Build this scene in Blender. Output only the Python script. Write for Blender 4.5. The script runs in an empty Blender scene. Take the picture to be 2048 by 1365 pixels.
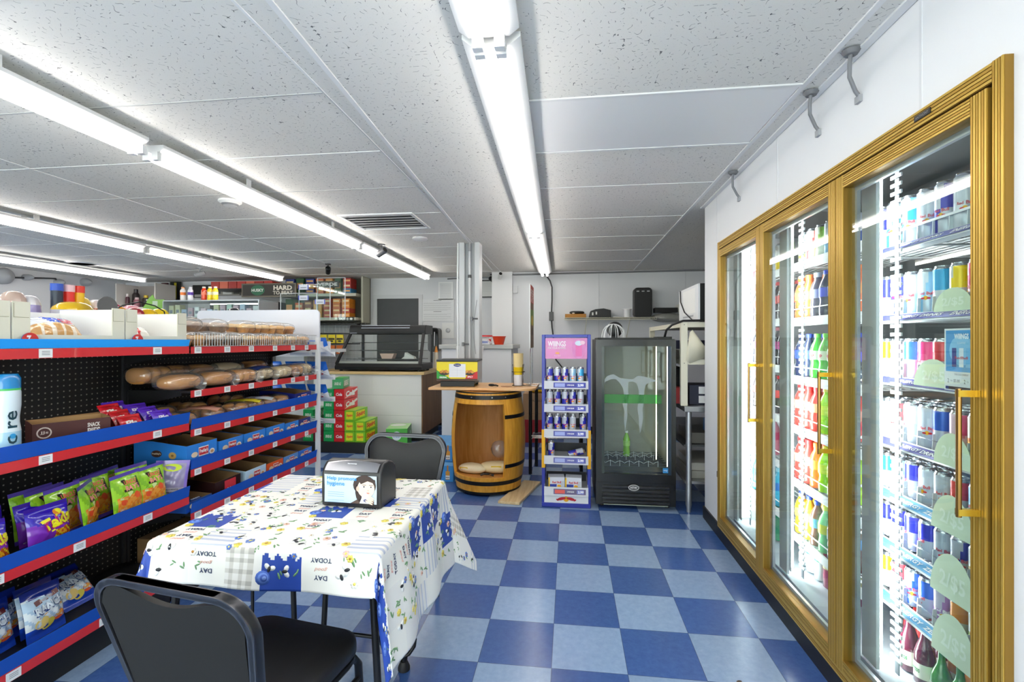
import bpy, math, random
from math import sin, cos, pi, radians, sqrt, atan2
from mathutils import Vector, Matrix

S = bpy.context.scene
COL = S.collection
# ------------------------------------------------------------------ camera
YAW = 0.1208
cd = bpy.data.cameras.new('camera'); cam = bpy.data.objects.new('camera', cd); COL.objects.link(cam)
cam.location = (0, 0, 1.333); cam.rotation_euler = (pi/2, 0, YAW)
cd.sensor_width = 36; cd.lens = 939.8*36/2048; cd.clip_start = .02; cd.clip_end = 60
S.camera = cam
# ------------------------------------------------------------------ world, exposure
wd = bpy.data.worlds.new('world'); S.world = wd; wd.use_nodes = True
bg = wd.node_tree.nodes['Background']; bg.inputs[0].default_value = (1, .99, .97, 1); bg.inputs[1].default_value = 5.5
S.view_settings.view_transform = 'Standard'; S.view_settings.look = 'None'
S.view_settings.gamma = 1; S.view_settings.use_curve_mapping = False
S.view_settings.exposure = 0.62
S.cycles.use_denoising = True
S.cycles.max_bounces = 7; S.cycles.diffuse_bounces = 4; S.cycles.glossy_bounces = 3
S.cycles.transmission_bounces = 4; S.cycles.transparent_max_bounces = 14
S.cycles.caustics_reflective = False; S.cycles.caustics_refractive = False
S.cycles.sample_clamp_indirect = 4
TUBE_POWER = 13.0     # radiance of the ceiling tubes
LED_POWER = 26.0      # radiance of the cooler light strips

# ------------------------------------------------------------------ materials
def lin(h):
    h = h.lstrip('#'); c = [int(h[i:i+2], 16)/255 for i in (0, 2, 4)]
    return tuple(x/12.92 if x <= .04045 else ((x+.055)/1.055)**2.4 for x in c) + (1,)
_M = {}
def m(h, rough=.5, metal=0, coat=0, emit=0, var=0):
    k = (h, rough, metal, coat, emit, var)
    if k in _M: return _M[k]
    mt = bpy.data.materials.new('paint_%s' % h.lstrip('#')); mt.use_nodes = True
    nt = mt.node_tree; b = nt.nodes['Principled BSDF']
    b.inputs['Base Color'].default_value = lin(h); b.inputs['Roughness'].default_value = rough
    b.inputs['Metallic'].default_value = metal; b.inputs['Coat Weight'].default_value = coat
    if emit:
        b.inputs['Emission Color'].default_value = lin(h); b.inputs['Emission Strength'].default_value = emit
    if var:
        n = nt.nodes.new('ShaderNodeTexNoise'); n.inputs['Scale'].default_value = 9; n.inputs['Detail'].default_value = 5
        tc = nt.nodes.new('ShaderNodeTexCoord'); nt.links.new(tc.outputs['Object'], n.inputs['Vector'])
        mx = nt.nodes.new('ShaderNodeMix'); mx.data_type = 'RGBA'
        c = lin(h); mx.inputs[6].default_value = tuple(x*(1-var) for x in c[:3])+(1,); mx.inputs[7].default_value = tuple(min(1, x*(1+var)) for x in c[:3])+(1,)
        nt.links.new(n.outputs['Fac'], mx.inputs[0]); nt.links.new(mx.outputs[2], b.inputs['Base Color'])
    _M[k] = mt
    return mt
def clear(name, tint='#ffffff', refl=.12, rough=.02, body=0, bodycol='#ffffff'):
    """thin clear sheet: transparent with a gloss, optionally a little milky"""
    if name in _M: return _M[name]
    mt = bpy.data.materials.new(name); mt.use_nodes = True; nt = mt.node_tree; nt.nodes.clear()
    o = nt.nodes.new('ShaderNodeOutputMaterial'); t = nt.nodes.new('ShaderNodeBsdfTransparent'); g = nt.nodes.new('ShaderNodeBsdfGlossy')
    t.inputs[0].default_value = lin(tint); g.inputs['Roughness'].default_value = rough
    fr = nt.nodes.new('ShaderNodeLayerWeight'); fr.inputs[0].default_value = .5
    p5 = nt.nodes.new('ShaderNodeMath'); p5.operation = 'POWER'; nt.links.new(fr.outputs['Facing'], p5.inputs[0]); p5.inputs[1].default_value = 4
    ma = nt.nodes.new('ShaderNodeMath'); ma.operation = 'MULTIPLY_ADD'; nt.links.new(p5.outputs[0], ma.inputs[0]); ma.inputs[1].default_value = .75; ma.inputs[2].default_value = refl*.45
    mx = nt.nodes.new('ShaderNodeMixShader'); nt.links.new(ma.outputs[0], mx.inputs[0])
    nt.links.new(t.outputs[0], mx.inputs[1]); nt.links.new(g.outputs[0], mx.inputs[2])
    last = mx.outputs[0]
    if body:
        d = nt.nodes.new('ShaderNodeBsdfDiffuse'); d.inputs[0].default_value = lin(bodycol)
        m2 = nt.nodes.new('ShaderNodeMixShader'); m2.inputs[0].default_value = body
        nt.links.new(last, m2.inputs[1]); nt.links.new(d.outputs[0], m2.inputs[2]); last = m2.outputs[0]
    nt.links.new(last, o.inputs[0]); _M[name] = mt
    return mt
def nodes_mat(name):
    mt = bpy.data.materials.new(name); mt.use_nodes = True
    return mt, mt.node_tree, mt.node_tree.nodes['Principled BSDF']
def N(nt, t, **k):
    n = nt.nodes.new(t)
    for a, v in k.items():
        if a.startswith('i_'):
            key = a[2:]; key = int(key) if key.isdigit() else key.replace('_', ' ')
            n.inputs[key].default_value = v
        else: setattr(n, a, v)
    return n
def math_(nt, op, a, b=None, c=None):
    n = nt.nodes.new('ShaderNodeMath'); n.operation = op
    for i, v in enumerate((a, b, c)):
        if v is None: continue
        if isinstance(v, (int, float)): n.inputs[i].default_value = v
        else: nt.links.new(v, n.inputs[i])
    return n.outputs[0]

def floor_material():
    mt, nt, b = nodes_mat('vinyl_checker'); L = nt.links.new
    g = N(nt, 'ShaderNodeNewGeometry'); sx = N(nt, 'ShaderNodeSeparateXYZ'); L(g.outputs['Position'], sx.inputs[0])
    T = .3048
    u = math_(nt, 'DIVIDE', math_(nt, 'ADD', sx.outputs[0], .071), T); v = math_(nt, 'DIVIDE', math_(nt, 'SUBTRACT', sx.outputs[1], 1.918), T)
    fu = math_(nt, 'FLOOR', u); fv = math_(nt, 'FLOOR', v)
    par = math_(nt, 'FLOORED_MODULO', math_(nt, 'ADD', fu, fv), 2.0)
    # per tile random
    cv = N(nt, 'ShaderNodeCombineXYZ'); L(fu, cv.inputs[0]); L(fv, cv.inputs[1])
    wn = N(nt, 'ShaderNodeTexWhiteNoise'); L(cv.outputs[0], wn.inputs['Vector'])
    no = N(nt, 'ShaderNodeTexNoise', i_Scale=34.0, i_Detail=8.0, i_Roughness=.7); L(g.outputs['Position'], no.inputs['Vector'])
    n2 = N(nt, 'ShaderNodeTexNoise', i_Scale=2.2, i_Detail=3.0); L(g.outputs['Position'], n2.inputs['Vector'])
    def mix(c1, c2, f):
        x = N(nt, 'ShaderNodeMix', data_type='RGBA'); 
        for i, c in ((6, c1), (7, c2)):
            if isinstance(c, tuple): x.inputs[i].default_value = c
            else: L(c, x.inputs[i])
        if isinstance(f, float): x.inputs[0].default_value = f
        else: L(f, x.inputs[0])
        return x.outputs[2]
    rp = N(nt, 'ShaderNodeMapRange', i_1=.2, i_2=.8); L(no.outputs['Fac'], rp.inputs[0])
    light = mix(lin('#7e97bd'), lin('#96aed0'), rp.outputs[0]); dark = mix(lin('#34508c'), lin('#4868a4'), rp.outputs[0])
    base = mix(light, dark, par)
    vr = math_(nt, 'ADD', math_(nt, 'MULTIPLY', wn.outputs['Value'], .16), math_(nt, 'ADD', math_(nt, 'MULTIPLY', n2.outputs['Fac'], .12), .88))
    hsv = N(nt, 'ShaderNodeHueSaturation'); L(base, hsv.inputs['Color']); L(vr, hsv.inputs['Value'])
    # joints
    def edge(w):
        f = math_(nt, 'FRACT', w); return math_(nt, 'LESS_THAN', math_(nt, 'MINIMUM', f, math_(nt, 'SUBTRACT', 1.0, f)), .004)
    e = math_(nt, 'MAXIMUM', edge(u), edge(v))
    col = mix(hsv.outputs[0], lin('#2c3a55'), math_(nt, 'MULTIPLY', e, .7))
    L(col, b.inputs['Base Color'])
    rr = N(nt, 'ShaderNodeMapRange', i_1=.3, i_2=.7, i_3=.22, i_4=.36); L(n2.outputs['Fac'], rr.inputs[0]); b.inputs['Roughness'].default_value = .22
    bm = N(nt, 'ShaderNodeBump', i_Strength=.06, i_Distance=.004); L(no.outputs['Fac'], bm.inputs['Height']); L(bm.outputs[0], b.inputs['Normal'])
    return mt

def ceiling_material():
    mt, nt, b = nodes_mat('fissured_tile'); L = nt.links.new
    g = N(nt, 'ShaderNodeNewGeometry')
    mp = N(nt, 'ShaderNodeMapping'); L(g.outputs['Position'], mp.inputs[0]); mp.inputs['Scale'].default_value = (1, 1, 0)
    a = N(nt, 'ShaderNodeTexNoise', i_Scale=30.0, i_Detail=0.0); L(mp.outputs[0], a.inputs['Vector'])
    c = N(nt, 'ShaderNodeTexNoise', i_Scale=74.0, i_Detail=0.0); L(mp.outputs[0], c.inputs['Vector'])
    line = math_(nt, 'LESS_THAN', math_(nt, 'ABSOLUTE', math_(nt, 'SUBTRACT', a.outputs['Fac'], .5)), .011)
    mask = math_(nt, 'GREATER_THAN', c.outputs['Fac'], .56)
    f = math_(nt, 'MULTIPLY', line, mask)
    spk = N(nt, 'ShaderNodeTexNoise', i_Scale=240.0, i_Detail=1.0); L(mp.outputs[0], spk.inputs['Vector'])
    dots = math_(nt, 'MULTIPLY', math_(nt, 'GREATER_THAN', spk.outputs['Fac'], .70), .25)
    f2 = math_(nt, 'MAXIMUM', f, dots)
    st = N(nt, 'ShaderNodeTexNoise', i_Scale=.9, i_Detail=4.0); L(mp.outputs[0], st.inputs['Vector'])
    mx = N(nt, 'ShaderNodeMix', data_type='RGBA'); mx.inputs[6].default_value = lin('#dad8d3'); mx.inputs[7].default_value = lin('#e9e6e0'); L(st.outputs['Fac'], mx.inputs[0])
    m3 = N(nt, 'ShaderNodeMix', data_type='RGBA'); L(mx.outputs[2], m3.inputs[6]); m3.inputs[7].default_value = lin('#6f6f6f'); L(f2, m3.inputs[0])
    L(m3.outputs[2], b.inputs['Base Color']); b.inputs['Roughness'].default_value = .9
    return mt

def wall_material(name, h, seam=0):
    mt, nt, b = nodes_mat(name); L = nt.links.new
    g = N(nt, 'ShaderNodeNewGeometry'); no = N(nt, 'ShaderNodeTexNoise', i_Scale=1.6, i_Detail=6.0); L(g.outputs['Position'], no.inputs['Vector'])
    mx = N(nt, 'ShaderNodeMix', data_type='RGBA'); c = lin(h); mx.inputs[6].default_value = tuple(x*.93 for x in c[:3])+(1,); mx.inputs[7].default_value = c
    L(no.outputs['Fac'], mx.inputs[0]); L(mx.outputs[2], b.inputs['Base Color']); b.inputs['Roughness'].default_value = .55
    n2 = N(nt, 'ShaderNodeTexNoise', i_Scale=180.0, i_Detail=2.0); L(g.outputs['Position'], n2.inputs['Vector'])
    bm = N(nt, 'ShaderNodeBump', i_Strength=.08, i_Distance=.002); L(n2.outputs['Fac'], bm.inputs['Height']); L(bm.outputs[0], b.inputs['Normal'])
    return mt

def wood_material(name, c1, c2, axis=2, scale=6.0, rough=.4, planks=0):
    mt, nt, b = nodes_mat(name); L = nt.links.new
    tc = N(nt, 'ShaderNodeTexCoord'); mp = N(nt, 'ShaderNodeMapping'); L(tc.outputs['Object'], mp.inputs[0])
    s = [scale*4]*3; s[axis] = scale*.35; mp.inputs['Scale'].default_value = s
    no = N(nt, 'ShaderNodeTexNoise', i_Scale=1.0, i_Detail=7.0, i_Distortion=.8); L(mp.outputs[0], no.inputs['Vector'])
    rp = N(nt, 'ShaderNodeMapRange', i_1=.3, i_2=.7); L(no.outputs['Fac'], rp.inputs[0])
    mx = N(nt, 'ShaderNodeMix', data_type='RGBA'); mx.inputs[6].default_value = lin(c1); mx.inputs[7].default_value = lin(c2); L(rp.outputs[0], mx.inputs[0])
    L(mx.outputs[2], b.inputs['Base Color']); b.inputs['Roughness'].default_value = rough
    return mt

def pegboard_material():
    mt, nt, b = nodes_mat('black_pegboard'); L = nt.links.new
    g = N(nt, 'ShaderNodeNewGeometry'); sx = N(nt, 'ShaderNodeSeparateXYZ'); L(g.outputs['Position'], sx.inputs[0])
    def cell(o): 
        f = math_(nt, 'FRACT', math_(nt, 'DIVIDE', o, .0254)); return math_(nt, 'SUBTRACT', f, .5)
    u, v = cell(sx.outputs[1]), cell(sx.outputs[2])
    d = math_(nt, 'SQRT', math_(nt, 'ADD', math_(nt, 'MULTIPLY', u, u), math_(nt, 'MULTIPLY', v, v)))
    h = math_(nt, 'LESS_THAN', d, .13)
    mx = N(nt, 'ShaderNodeMix', data_type='RGBA'); mx.inputs[6].default_value = lin('#111112'); mx.inputs[7].default_value = lin('#8f8a80'); L(h, mx.inputs[0])
    L(mx.outputs[2], b.inputs['Base Color']); b.inputs['Roughness'].default_value = .5
    return mt

# ------------------------------------------------------------------ mesh builder
_TX = {}
def text_mesh(s, bold=0, shear=0):
    k = (s, bold, shear)
    if k in _TX: return _TX[k]
    cu = bpy.data.curves.new('lettering', 'FONT'); cu.body = s; cu.resolution_u = 2; cu.offset = bold; cu.shear = shear
    cu.align_x = 'CENTER'; cu.align_y = 'CENTER'
    o = bpy.data.objects.new('lettering', cu); COL.objects.link(o)
    bpy.context.view_layer.update()
    me = o.evaluated_get(bpy.context.evaluated_depsgraph_get()).to_mesh()
    vs = [tuple(v.co) for v in me.vertices]; fs = [tuple(p.vertices) for p in me.polygons]
    bpy.data.objects.remove(o); bpy.data.curves.remove(cu)
    if vs:
        xs = [v[0] for v in vs]; ys = [v[1] for v in vs]; w = max(xs)-min(xs); cx = (max(xs)+min(xs))/2; cy = (max(ys)+min(ys))/2; h = max(ys)-min(ys)
        vs = [(v[0]-cx, v[1]-cy) for v in vs]
    else: w = h = 1
    _TX[k] = (vs, fs, w, h)
    return _TX[k]

class MB:
    def __init__(s): s.v = []; s.f = []; s.mi = []; s.ms = []; s.X = Matrix()
    def mid(s, mt):
        if isinstance(mt, str): mt = m(mt)
        if mt not in s.ms: s.ms.append(mt)
        return s.ms.index(mt)
    def add(s, vs, fs, mt):
        n = len(s.v); s.v += [s.X @ Vector(p) for p in vs]
        single = not isinstance(mt, list)
        if single: i = s.mid(mt)
        for k, f in enumerate(fs):
            s.f.append([n+j for j in f]); s.mi.append(i if single else s.mid(mt[k]))
        return s
    def box(s, x0, y0, z0, x1, y1, z1, mt):
        """mt: one material, or a dict {'-x','+x','-y','+y','-z','+z','': mat}"""
        x0, x1 = min(x0, x1), max(x0, x1); y0, y1 = min(y0, y1), max(y0, y1); z0, z1 = min(z0, z1), max(z0, z1)
        vs = [(x0, y0, z0), (x1, y0, z0), (x1, y1, z0), (x0, y1, z0), (x0, y0, z1), (x1, y0, z1), (x1, y1, z1), (x0, y1, z1)]
        fs = [(3, 2, 1, 0), (4, 5, 6, 7), (0, 1, 5, 4), (1, 2, 6, 5), (2, 3, 7, 6), (3, 0, 4, 7)]
        if isinstance(mt, dict): mt = [mt.get(k, mt['']) for k in ('-z', '+z', '-y', '+x', '+y', '-x')]
        return s.add(vs, fs, mt)
    def tube(s, pts, r, mt, n=8, caps=True, closed=False):
        pts = [Vector(p) for p in pts]; rs = r if isinstance(r, (list, tuple)) else [r]*len(pts)
        vs = []; prev = None; K = len(pts)
        for i, p in enumerate(pts):
            if closed: t = pts[(i+1) % K]-pts[i-1]
            else: t = (pts[min(i+1, K-1)]-pts[max(i-1, 0)])
            t = t.normalized() if t.length else Vector((0, 0, 1))
            if prev is None: a = t.orthogonal().normalized()
            else: a = (prev-t*prev.dot(t)); a = a.normalized() if a.length > 1e-6 else t.orthogonal().normalized()
            prev = a; b = t.cross(a)
            for j in range(n):
                th = 2*pi*j/n; vs.append(p+(a*cos(th)+b*sin(th))*rs[i])
        fs = []
        for i in range(K if closed else K-1):
            for j in range(n):
                k = (i+1) % K
                fs.append((i*n+j, i*n+(j+1) % n, k*n+(j+1) % n, k*n+j))
        if caps and not closed: fs.append(tuple(range(n-1, -1, -1))); fs.append(tuple((K-1)*n+j for j in range(n)))
        return s.add(vs, fs, mt)
    def cyl(s, p0, p1, r, mt, n=16): return s.tube([p0, p1], r, mt, n)
    def lathe(s, prof, mt, n=20, c=(0, 0, 0), fn=None, capb=True, capt=True):
        """prof [(r,z)...]; fn(theta, k) -> material for the band k"""
        vs = [(c[0]+r*cos(2*pi*j/n), c[1]+r*sin(2*pi*j/n), c[2]+z) for r, z in prof for j in range(n)]
        fs = []; ml = []
        for k in range(len(prof)-1):
            for j in range(n):
                fs.append((k*n+j, k*n+(j+1) % n, (k+1)*n+(j+1) % n, (k+1)*n+j)); ml.append(fn(2*pi*(j+.5)/n, k) if fn else mt)
        if capb: fs.append(tuple(range(n-1, -1, -1))); ml.append(mt)
        if capt: fs.append(tuple((len(prof)-1)*n+j for j in range(n))); ml.append(mt)
        return s.add(vs, fs, ml)
    def grid(s, fn, nu, nv, mt, flip=False):
        """fn(u,v) in 0..1 -> point; mt a material or fn(u,v)->material"""
        vs = [fn(i/nu, j/nv) for j in range(nv+1) for i in range(nu+1)]
        fs = []; ml = []
        for j in range(nv):
            for i in range(nu):
                a = j*(nu+1)+i; q = (a, a+1, a+nu+2, a+nu+1); fs.append(q[::-1] if flip else q)
                ml.append(mt((i+.5)/nu, (j+.5)/nv) if callable(mt) else mt)
        return s.add(vs, fs, ml)
    def prism(s, pts, a0, a1, mt, axis='z'):
        """pts: 2-D outline (counter-clockwise) in the two other axes (x,y),(x,z) or (y,z)"""
        def P(p, a): return {'z': (p[0], p[1], a), 'y': (p[0], a, p[1]), 'x': (a, p[0], p[1])}[axis]
        n = len(pts); vs = [P(p, a0) for p in pts]+[P(p, a1) for p in pts]
        fs = [tuple(range(n-1, -1, -1)), tuple(range(n, 2*n))]+[(i, (i+1) % n, n+(i+1) % n, n+i) for i in range(n)]
        if axis == 'y': fs = [f[::-1] for f in fs]
        return s.add(vs, fs, mt)
    def text(s, t, w, h, fn, mt, bold=0, shear=0):
        """lettering scaled to width w and height h (h None: keep aspect); fn(x,y)->3-D point"""
        vs, fs, tw, th = text_mesh(t, bold, shear)
        sx = w/tw; sy = sx if h is None else h/th
        return s.add([fn(x*sx, y*sy) for x, y in vs], fs, mt)
    def disc(s, cx, cy, rx, ry, fn, mt, n=12, rot=0):
        pts = []
        for i in range(n):
            a = 2*pi*i/n; x, y = rx*cos(a), ry*sin(a); pts.append(fn(cx+x*cos(rot)-y*sin(rot), cy+x*sin(rot)+y*cos(rot)))
        return s.add(pts, [tuple(range(n))], mt)
    def rect(s, x0, y0, x1, y1, fn, mt): return s.add([fn(x0, y0), fn(x1, y0), fn(x1, y1), fn(x0, y1)], [(0, 1, 2, 3)], mt)
    def mesh(s, name, smooth=40):
        me = bpy.data.meshes.new(name); me.from_pydata([tuple(p) for p in s.v], [], s.f)
        for mt in s.ms: me.materials.append(mt)
        me.polygons.foreach_set('material_index', s.mi)
        if smooth:
            me.polygons.foreach_set('use_smooth', [True]*len(s.f)); me.update()
            me.set_sharp_from_angle(angle=radians(smooth))
        me.update(); return me
    def build(s, name, parent=None, smooth=40, bev=0, loc=None, rot=None, world=False):
        if world:
            r = Vector((0, 0, 0)); p = parent
            while p is not None: r += p.location; p = p.parent
            if loc is not None: r += Vector(loc)
            s.v = [v-r for v in s.v]
        o = bpy.data.objects.new(name, s.mesh(name, smooth)); COL.objects.link(o)
        if parent is not None: o.parent = parent
        if loc is not None: o.location = loc
        if rot is not None: o.rotation_euler = rot
        if bev:
            b = o.modifiers.new('bevel', 'BEVEL'); b.width = bev; b.segments = 2; b.limit_method = 'ANGLE'; b.angle_limit = radians(50)
        return o
def tag(o, label, cat, group=None):
    o['label'] = label; o['category'] = cat
    if group: o['group'] = group
    return o
def thing(name, label, cat, loc=(0, 0, 0), rot=0, group=None):
    o = bpy.data.objects.new(name, None); COL.objects.link(o); o.empty_display_size = .05
    o.location = loc; o.rotation_euler = rot if isinstance(rot, (tuple, list)) else (0, 0, rot)
    return tag(o, label, cat, group)
def struct(o): o['kind'] = 'structure'; return o
def dup(root, loc, rot=0, label=None, group=None):
    def cp(o, par):
        c = o.copy(); COL.objects.link(c)
        if par is not None: c.parent = par
        for ch in list(o.children): cp(ch, c)
        return c
    r = cp(root, None); r.location = loc; r.rotation_euler = rot if isinstance(rot, (tuple, list)) else (0, 0, rot)
    if label: r['label'] = label
    if group: r['group'] = group
    return r
ORD = ['first', 'second', 'third', 'fourth', 'fifth', 'sixth', 'seventh', 'eighth', 'ninth', 'tenth', 'eleventh', 'twelfth', 'thirteenth', 'fourteenth', 'fifteenth', 'sixteenth']
FY = lambda y: (lambda a, b: (a, y, b))          # sheet facing -y at depth y
def rrect(w, h, r, n=5, cx=0, cy=0):
    p = []
    for (sx, sy, a0) in ((1, -1, -pi/2), (1, 1, 0), (-1, 1, pi/2), (-1, -1, pi)):
        for i in range(n+1):
            a = a0+pi/2*i/n; p.append((cx+sx*(w/2-r)+r*cos(a), cy+sy*(h/2-r)+r*sin(a)))
    return p
WHITE = m('#f0f0ee', .45); BLACK = m('#101011', .45); CHROME = m('#c8c8c8', .25, 1); STEEL = m('#a8aaac', .35, .9)
GLASS = clear('clear_glass', '#f4faf8', .1, .01); FILM = clear('clear_film', '#f6f6f6', .25, .12, .05)
PAPER = m('#f4f4f2', .7)

# ================================================================== THE ROOM
XW = 1.016; CH = 2.34; YB = 7.25
FLOOR = floor_material(); CEIL = ceiling_material(); WALL = wall_material('painted_panel', '#e9eaec'); WALLB = wall_material('back_wall_paint', '#dfe0e3')
struct(MB().box(-7.7, -1.7, -.06, 2.7, 7.4, 0, FLOOR).build('floor'))
struct(MB().box(-7.7, -1.7, CH, 2.7, 7.4, CH+.06, CEIL).build('ceiling'))
w = MB(); WX = XW+.09
w.box(XW, -1.6, 0, WX, 1.212, CH, WALL).box(XW, 3.338, 0, WX, 3.69, CH, WALL).box(XW, 1.212, 1.995, WX, 3.338, CH, WALL).box(XW, 1.212, 0, WX, 3.338, .085, WALL)
w.box(WX, 3.60, 0, 2.6, 3.69, CH, WALL)
struct(w.build('wall_right'))
for i, y in enumerate((1.50, 2.45, 3.40)):           # thin vertical seams of the wall panels above the cooler
    struct(MB().box(XW-.0015, y-.005, 2.0 if y < 3.3 else .1, XW+.002, y+.005, CH, '#dcdde0').build('trim_%d' % (20+i)))
struct(MB().box(2.6, 3.6, 0, 2.68, 6.9, CH, WALLB).build('wall_far_right'))
w = MB(); w.box(-7.6, YB, 0, -1.12, YB+.08, CH, WALLB).box(-.82, 6.85, 0, 2.68, 6.93, CH, WALLB)
struct(w.build('wall_back'))
struct(MB().box(-1.12, 6.78, 0, -.82, 7.33, CH, wall_material('pillar_paint', '#eeeeef')).build('pillar'))
struct(MB().box(-7.68, -1.6, 0, -7.6, YB+.08, CH, WALLB).build('wall_left'))
# unseen street side behind the camera: three windows added to let world light in
w = MB(); FYW = -1.62
xs = [(-7.1, -5.0), (-4.5, -2.2), (-1.7, .7)]
w.box(-7.6, FYW-.08, 0, 1.1, FYW, .35, WALL).box(-7.6, FYW-.08, 2.2, 1.1, FYW, CH, WALL)
e = [-7.6]+[q for p in xs for q in p]+[1.1]
for i in range(0, len(e), 2): w.box(e[i], FYW-.08, .35, e[i+1], FYW, 2.2, WALL)
struct(w.build('wall_front'))
for i, (a, b) in enumerate(xs):
    f = MB(); al = m('#b9bcc0', .35, .8)
    f.box(a, FYW-.07, .35, a+.05, FYW-.02, 2.2, al).box(b-.05, FYW-.07, .35, b, FYW-.02, 2.2, al).box(a+.05, FYW-.07, .35, b-.05, FYW-.02, .4, al).box(a+.05, FYW-.07, 2.15, b-.05, FYW-.02, 2.2, al)
    fr = struct(f.build('window_%d' % (i+1))); g = MB().box(a+.05, FYW-.05, .4, b-.05, FYW-.045, 2.15, GLASS).build('pane', fr)
BASEB = m('#17181c', .5)
struct(MB().box(XW-.012, -1.6, 0, XW, 3.69, .088, BASEB).box(XW-.012, 3.69, 0, WX, 3.70, .088, BASEB).build('baseboard_right'))
struct(MB().box(-7.6, YB-.012, 0, -1.12, YB, .1, BASEB).box(-.82, 6.838, 0, 2.6, 6.85, .1, BASEB).build('baseboard_back'))
# ceiling grid: thin painted bars
TB = m('#e4e4e4', .6); TBD = m('#b9b9b9', .7)
n = 0
def trim(x0, y0, x1, y1, w_=.012, h=.004, mt=TB):
    global n; n += 1
    d = Vector((x1-x0, y1-y0, 0)).normalized(); p = Vector((-d.y, d.x, 0))*w_/2
    a, b = Vector((x0, y0, 0)), Vector((x1, y1, 0)); q = MB()
    vs = [a-p, b-p, b+p, a+p]; q.add([(v.x, v.y, CH-h) for v in vs]+[(v.x, v.y, CH+.002) for v in vs], [(0, 3, 2, 1), (4, 5, 6, 7), (0, 1, 5, 4), (1, 2, 6, 5), (2, 3, 7, 6), (3, 0, 4, 7)], mt)
    return struct(q.build('trim_%d' % (30+n)))
for x in (-.985, -3.12, -4.17, -5.21, -6.26): trim(x, -1.6, x, YB, .010, .003)
trim(-.985, 1.75, -.985, 4.3, .004, .0042, TBD)
trim(-.76, -1.6, -1.09, 6.6, .02, .006)
trim(.915, -1.6, .915, 6.85, .02, .006)
trim(XW-.018, -1.6, XW-.018, 3.69, .03, .008)
for y in (.58, 1.19, 1.797, 2.385, 2.965, 3.58, 4.27, 4.9, 5.5, 6.1, 6.7): trim(-7.6, y, -.985, y, .008, .0025, TBD if y in (2.965, 1.797) else TB)
for y in (.7, 1.33, 1.963, 2.509, 3.1, 3.9, 4.6, 5.3, 6.0): trim(-.2, y, .905, y, .016 if y in (1.963, 2.509) else .008, .006 if y in (1.963, 2.509) else .003)
struct(MB().box(-.215, 1.972, CH-.003, .90, 2.50, CH+.001, m('#ececec', .35)).build('ceiling_panel'))
# steel column with conduits
cm = m('#c4c6c8', .5)
t = thing('steel_column', 'grey square steel column with conduits running from ceiling down behind the wooden barrel', 'column', (-1.0, 4.75, 0))
q = MB(); q.box(-.115, -.05, 0, -.06, .11, CH, cm).box(.045, -.05, 0, .095, .11, CH, cm).box(-.06, -.0, 0, .045, .07, CH, m('#b8babc', .5)); q.build('post', t, bev=.004)
q = MB(); q.cyl((-.01, -.03, 0), (-.01, -.03, CH), .012, '#cfd0d1', 10); q.cyl((-.01, -.03, 1.98), (-.01, -.03, 2.01), .018, '#4a4a4c', 10).cyl((-.01, -.03, 2.25), (-.01, -.03, 2.33), .016, '#9a9b9d', 10); q.build('conduit', t)
q = MB(); q.tube([(-.135, -.02, 0), (-.135, -.02, 1.5), (-.138, -.02, 1.9), (-.132, -.02, CH)], .009, '#ececec', 8); q.build('cable', t)
for z, x in ((1.56, .02), (1.30, -.07)):
    q = MB(); q.cyl((x, -.06, z), (x+.06, -.06, z), .008, '#5c5d60', 8).box(x-.012, -.075, z-.02, x+.008, -.04, z+.02, '#77787b'); q.build('pipe_clamp', t)
q = MB(); q.tube([(.07, -.056, 1.75), (.055, -.06, 1.62), (.03, -.06, 1.5), (.04, -.06, 1.35), (.06, -.056, 1.2)], .003, '#8b8c8e', 6); q.build('cord', t)

# ------------------------------------------------------------------ ceiling strip lights
TUBE = m('#fffaf3', .5, 0, 0, TUBE_POWER)
def strip(x0, y0, x1, y1, zt, gap, label, drop=.05, grp='fluorescent strip lights under the ceiling', hangers=()):
    wide = .075 if gap > .06 else .03
    t = thing('strip_light', label, 'ceiling light', ((x0+x1)/2, (y0+y1)/2, zt), atan2(-(x1-x0), y1-y0), grp); L = sqrt((x1-x0)**2+(y1-y0)**2)/2
    q = MB(); wd_ = gap+.045+wide
    q.prism([(-wd_/2, .06), (-wd_/2, .045), (-wd_/2+.03, .022), (wd_/2-.03, .022), (wd_/2, .045), (wd_/2, .06)][::-1], -L, L, m('#e4e4e4', .5), 'y'); q.build('housing', t)
    for s in (-1, 1):
        MB().cyl((s*gap/2, -L+.02, 0), (s*gap/2, L-.02, 0), .0125, TUBE, 12).build('tube', t)
    for s in (-1, 1):
        for k in (-1, 1): MB().box(k*gap/2-.016, s*L-.012, -.016, k*gap/2+.016, s*L+.012, .024, m('#e8e8e8', .4)).build('lamp_holder', t)
    for h in hangers: MB().box(-wd_/2-.003, h-.02, .055, -wd_/2+.001, h+.02, CH-zt, m('#dcdcdc', .5)).box(wd_/2-.001, h-.02, .055, wd_/2+.003, h+.02, CH-zt, m('#dcdcdc', .5)).build('bracket', t)
    return t
strip(-.215, -1.0, -.246, 1.432, 2.25, .068, 'nearest twin-tube strip light of the middle row, cut off by the top of the picture', grp=None)
strip(-.246, 1.47, -.3, 4.09, 2.25, .068, 'long twin-tube strip light in the middle row, above the checkered aisle', grp=None)
strip(-.3, 4.12, -.335, 6.56, 2.25, .068, 'farthest twin-tube strip light of the middle row, ending near the back wall', grp=None)
strip(-2.045, -.4, -2.045, 2.01, 2.24, .05, 'nearest strip light of the row above the snack shelves, leaving by the left edge', grp=None, hangers=(-.3, .6))
strip(-2.045, 2.09, -2.045, 4.33, 2.24, .05, 'middle strip light of the row above the snack shelves', grp=None, hangers=(-.5, .55))
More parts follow.
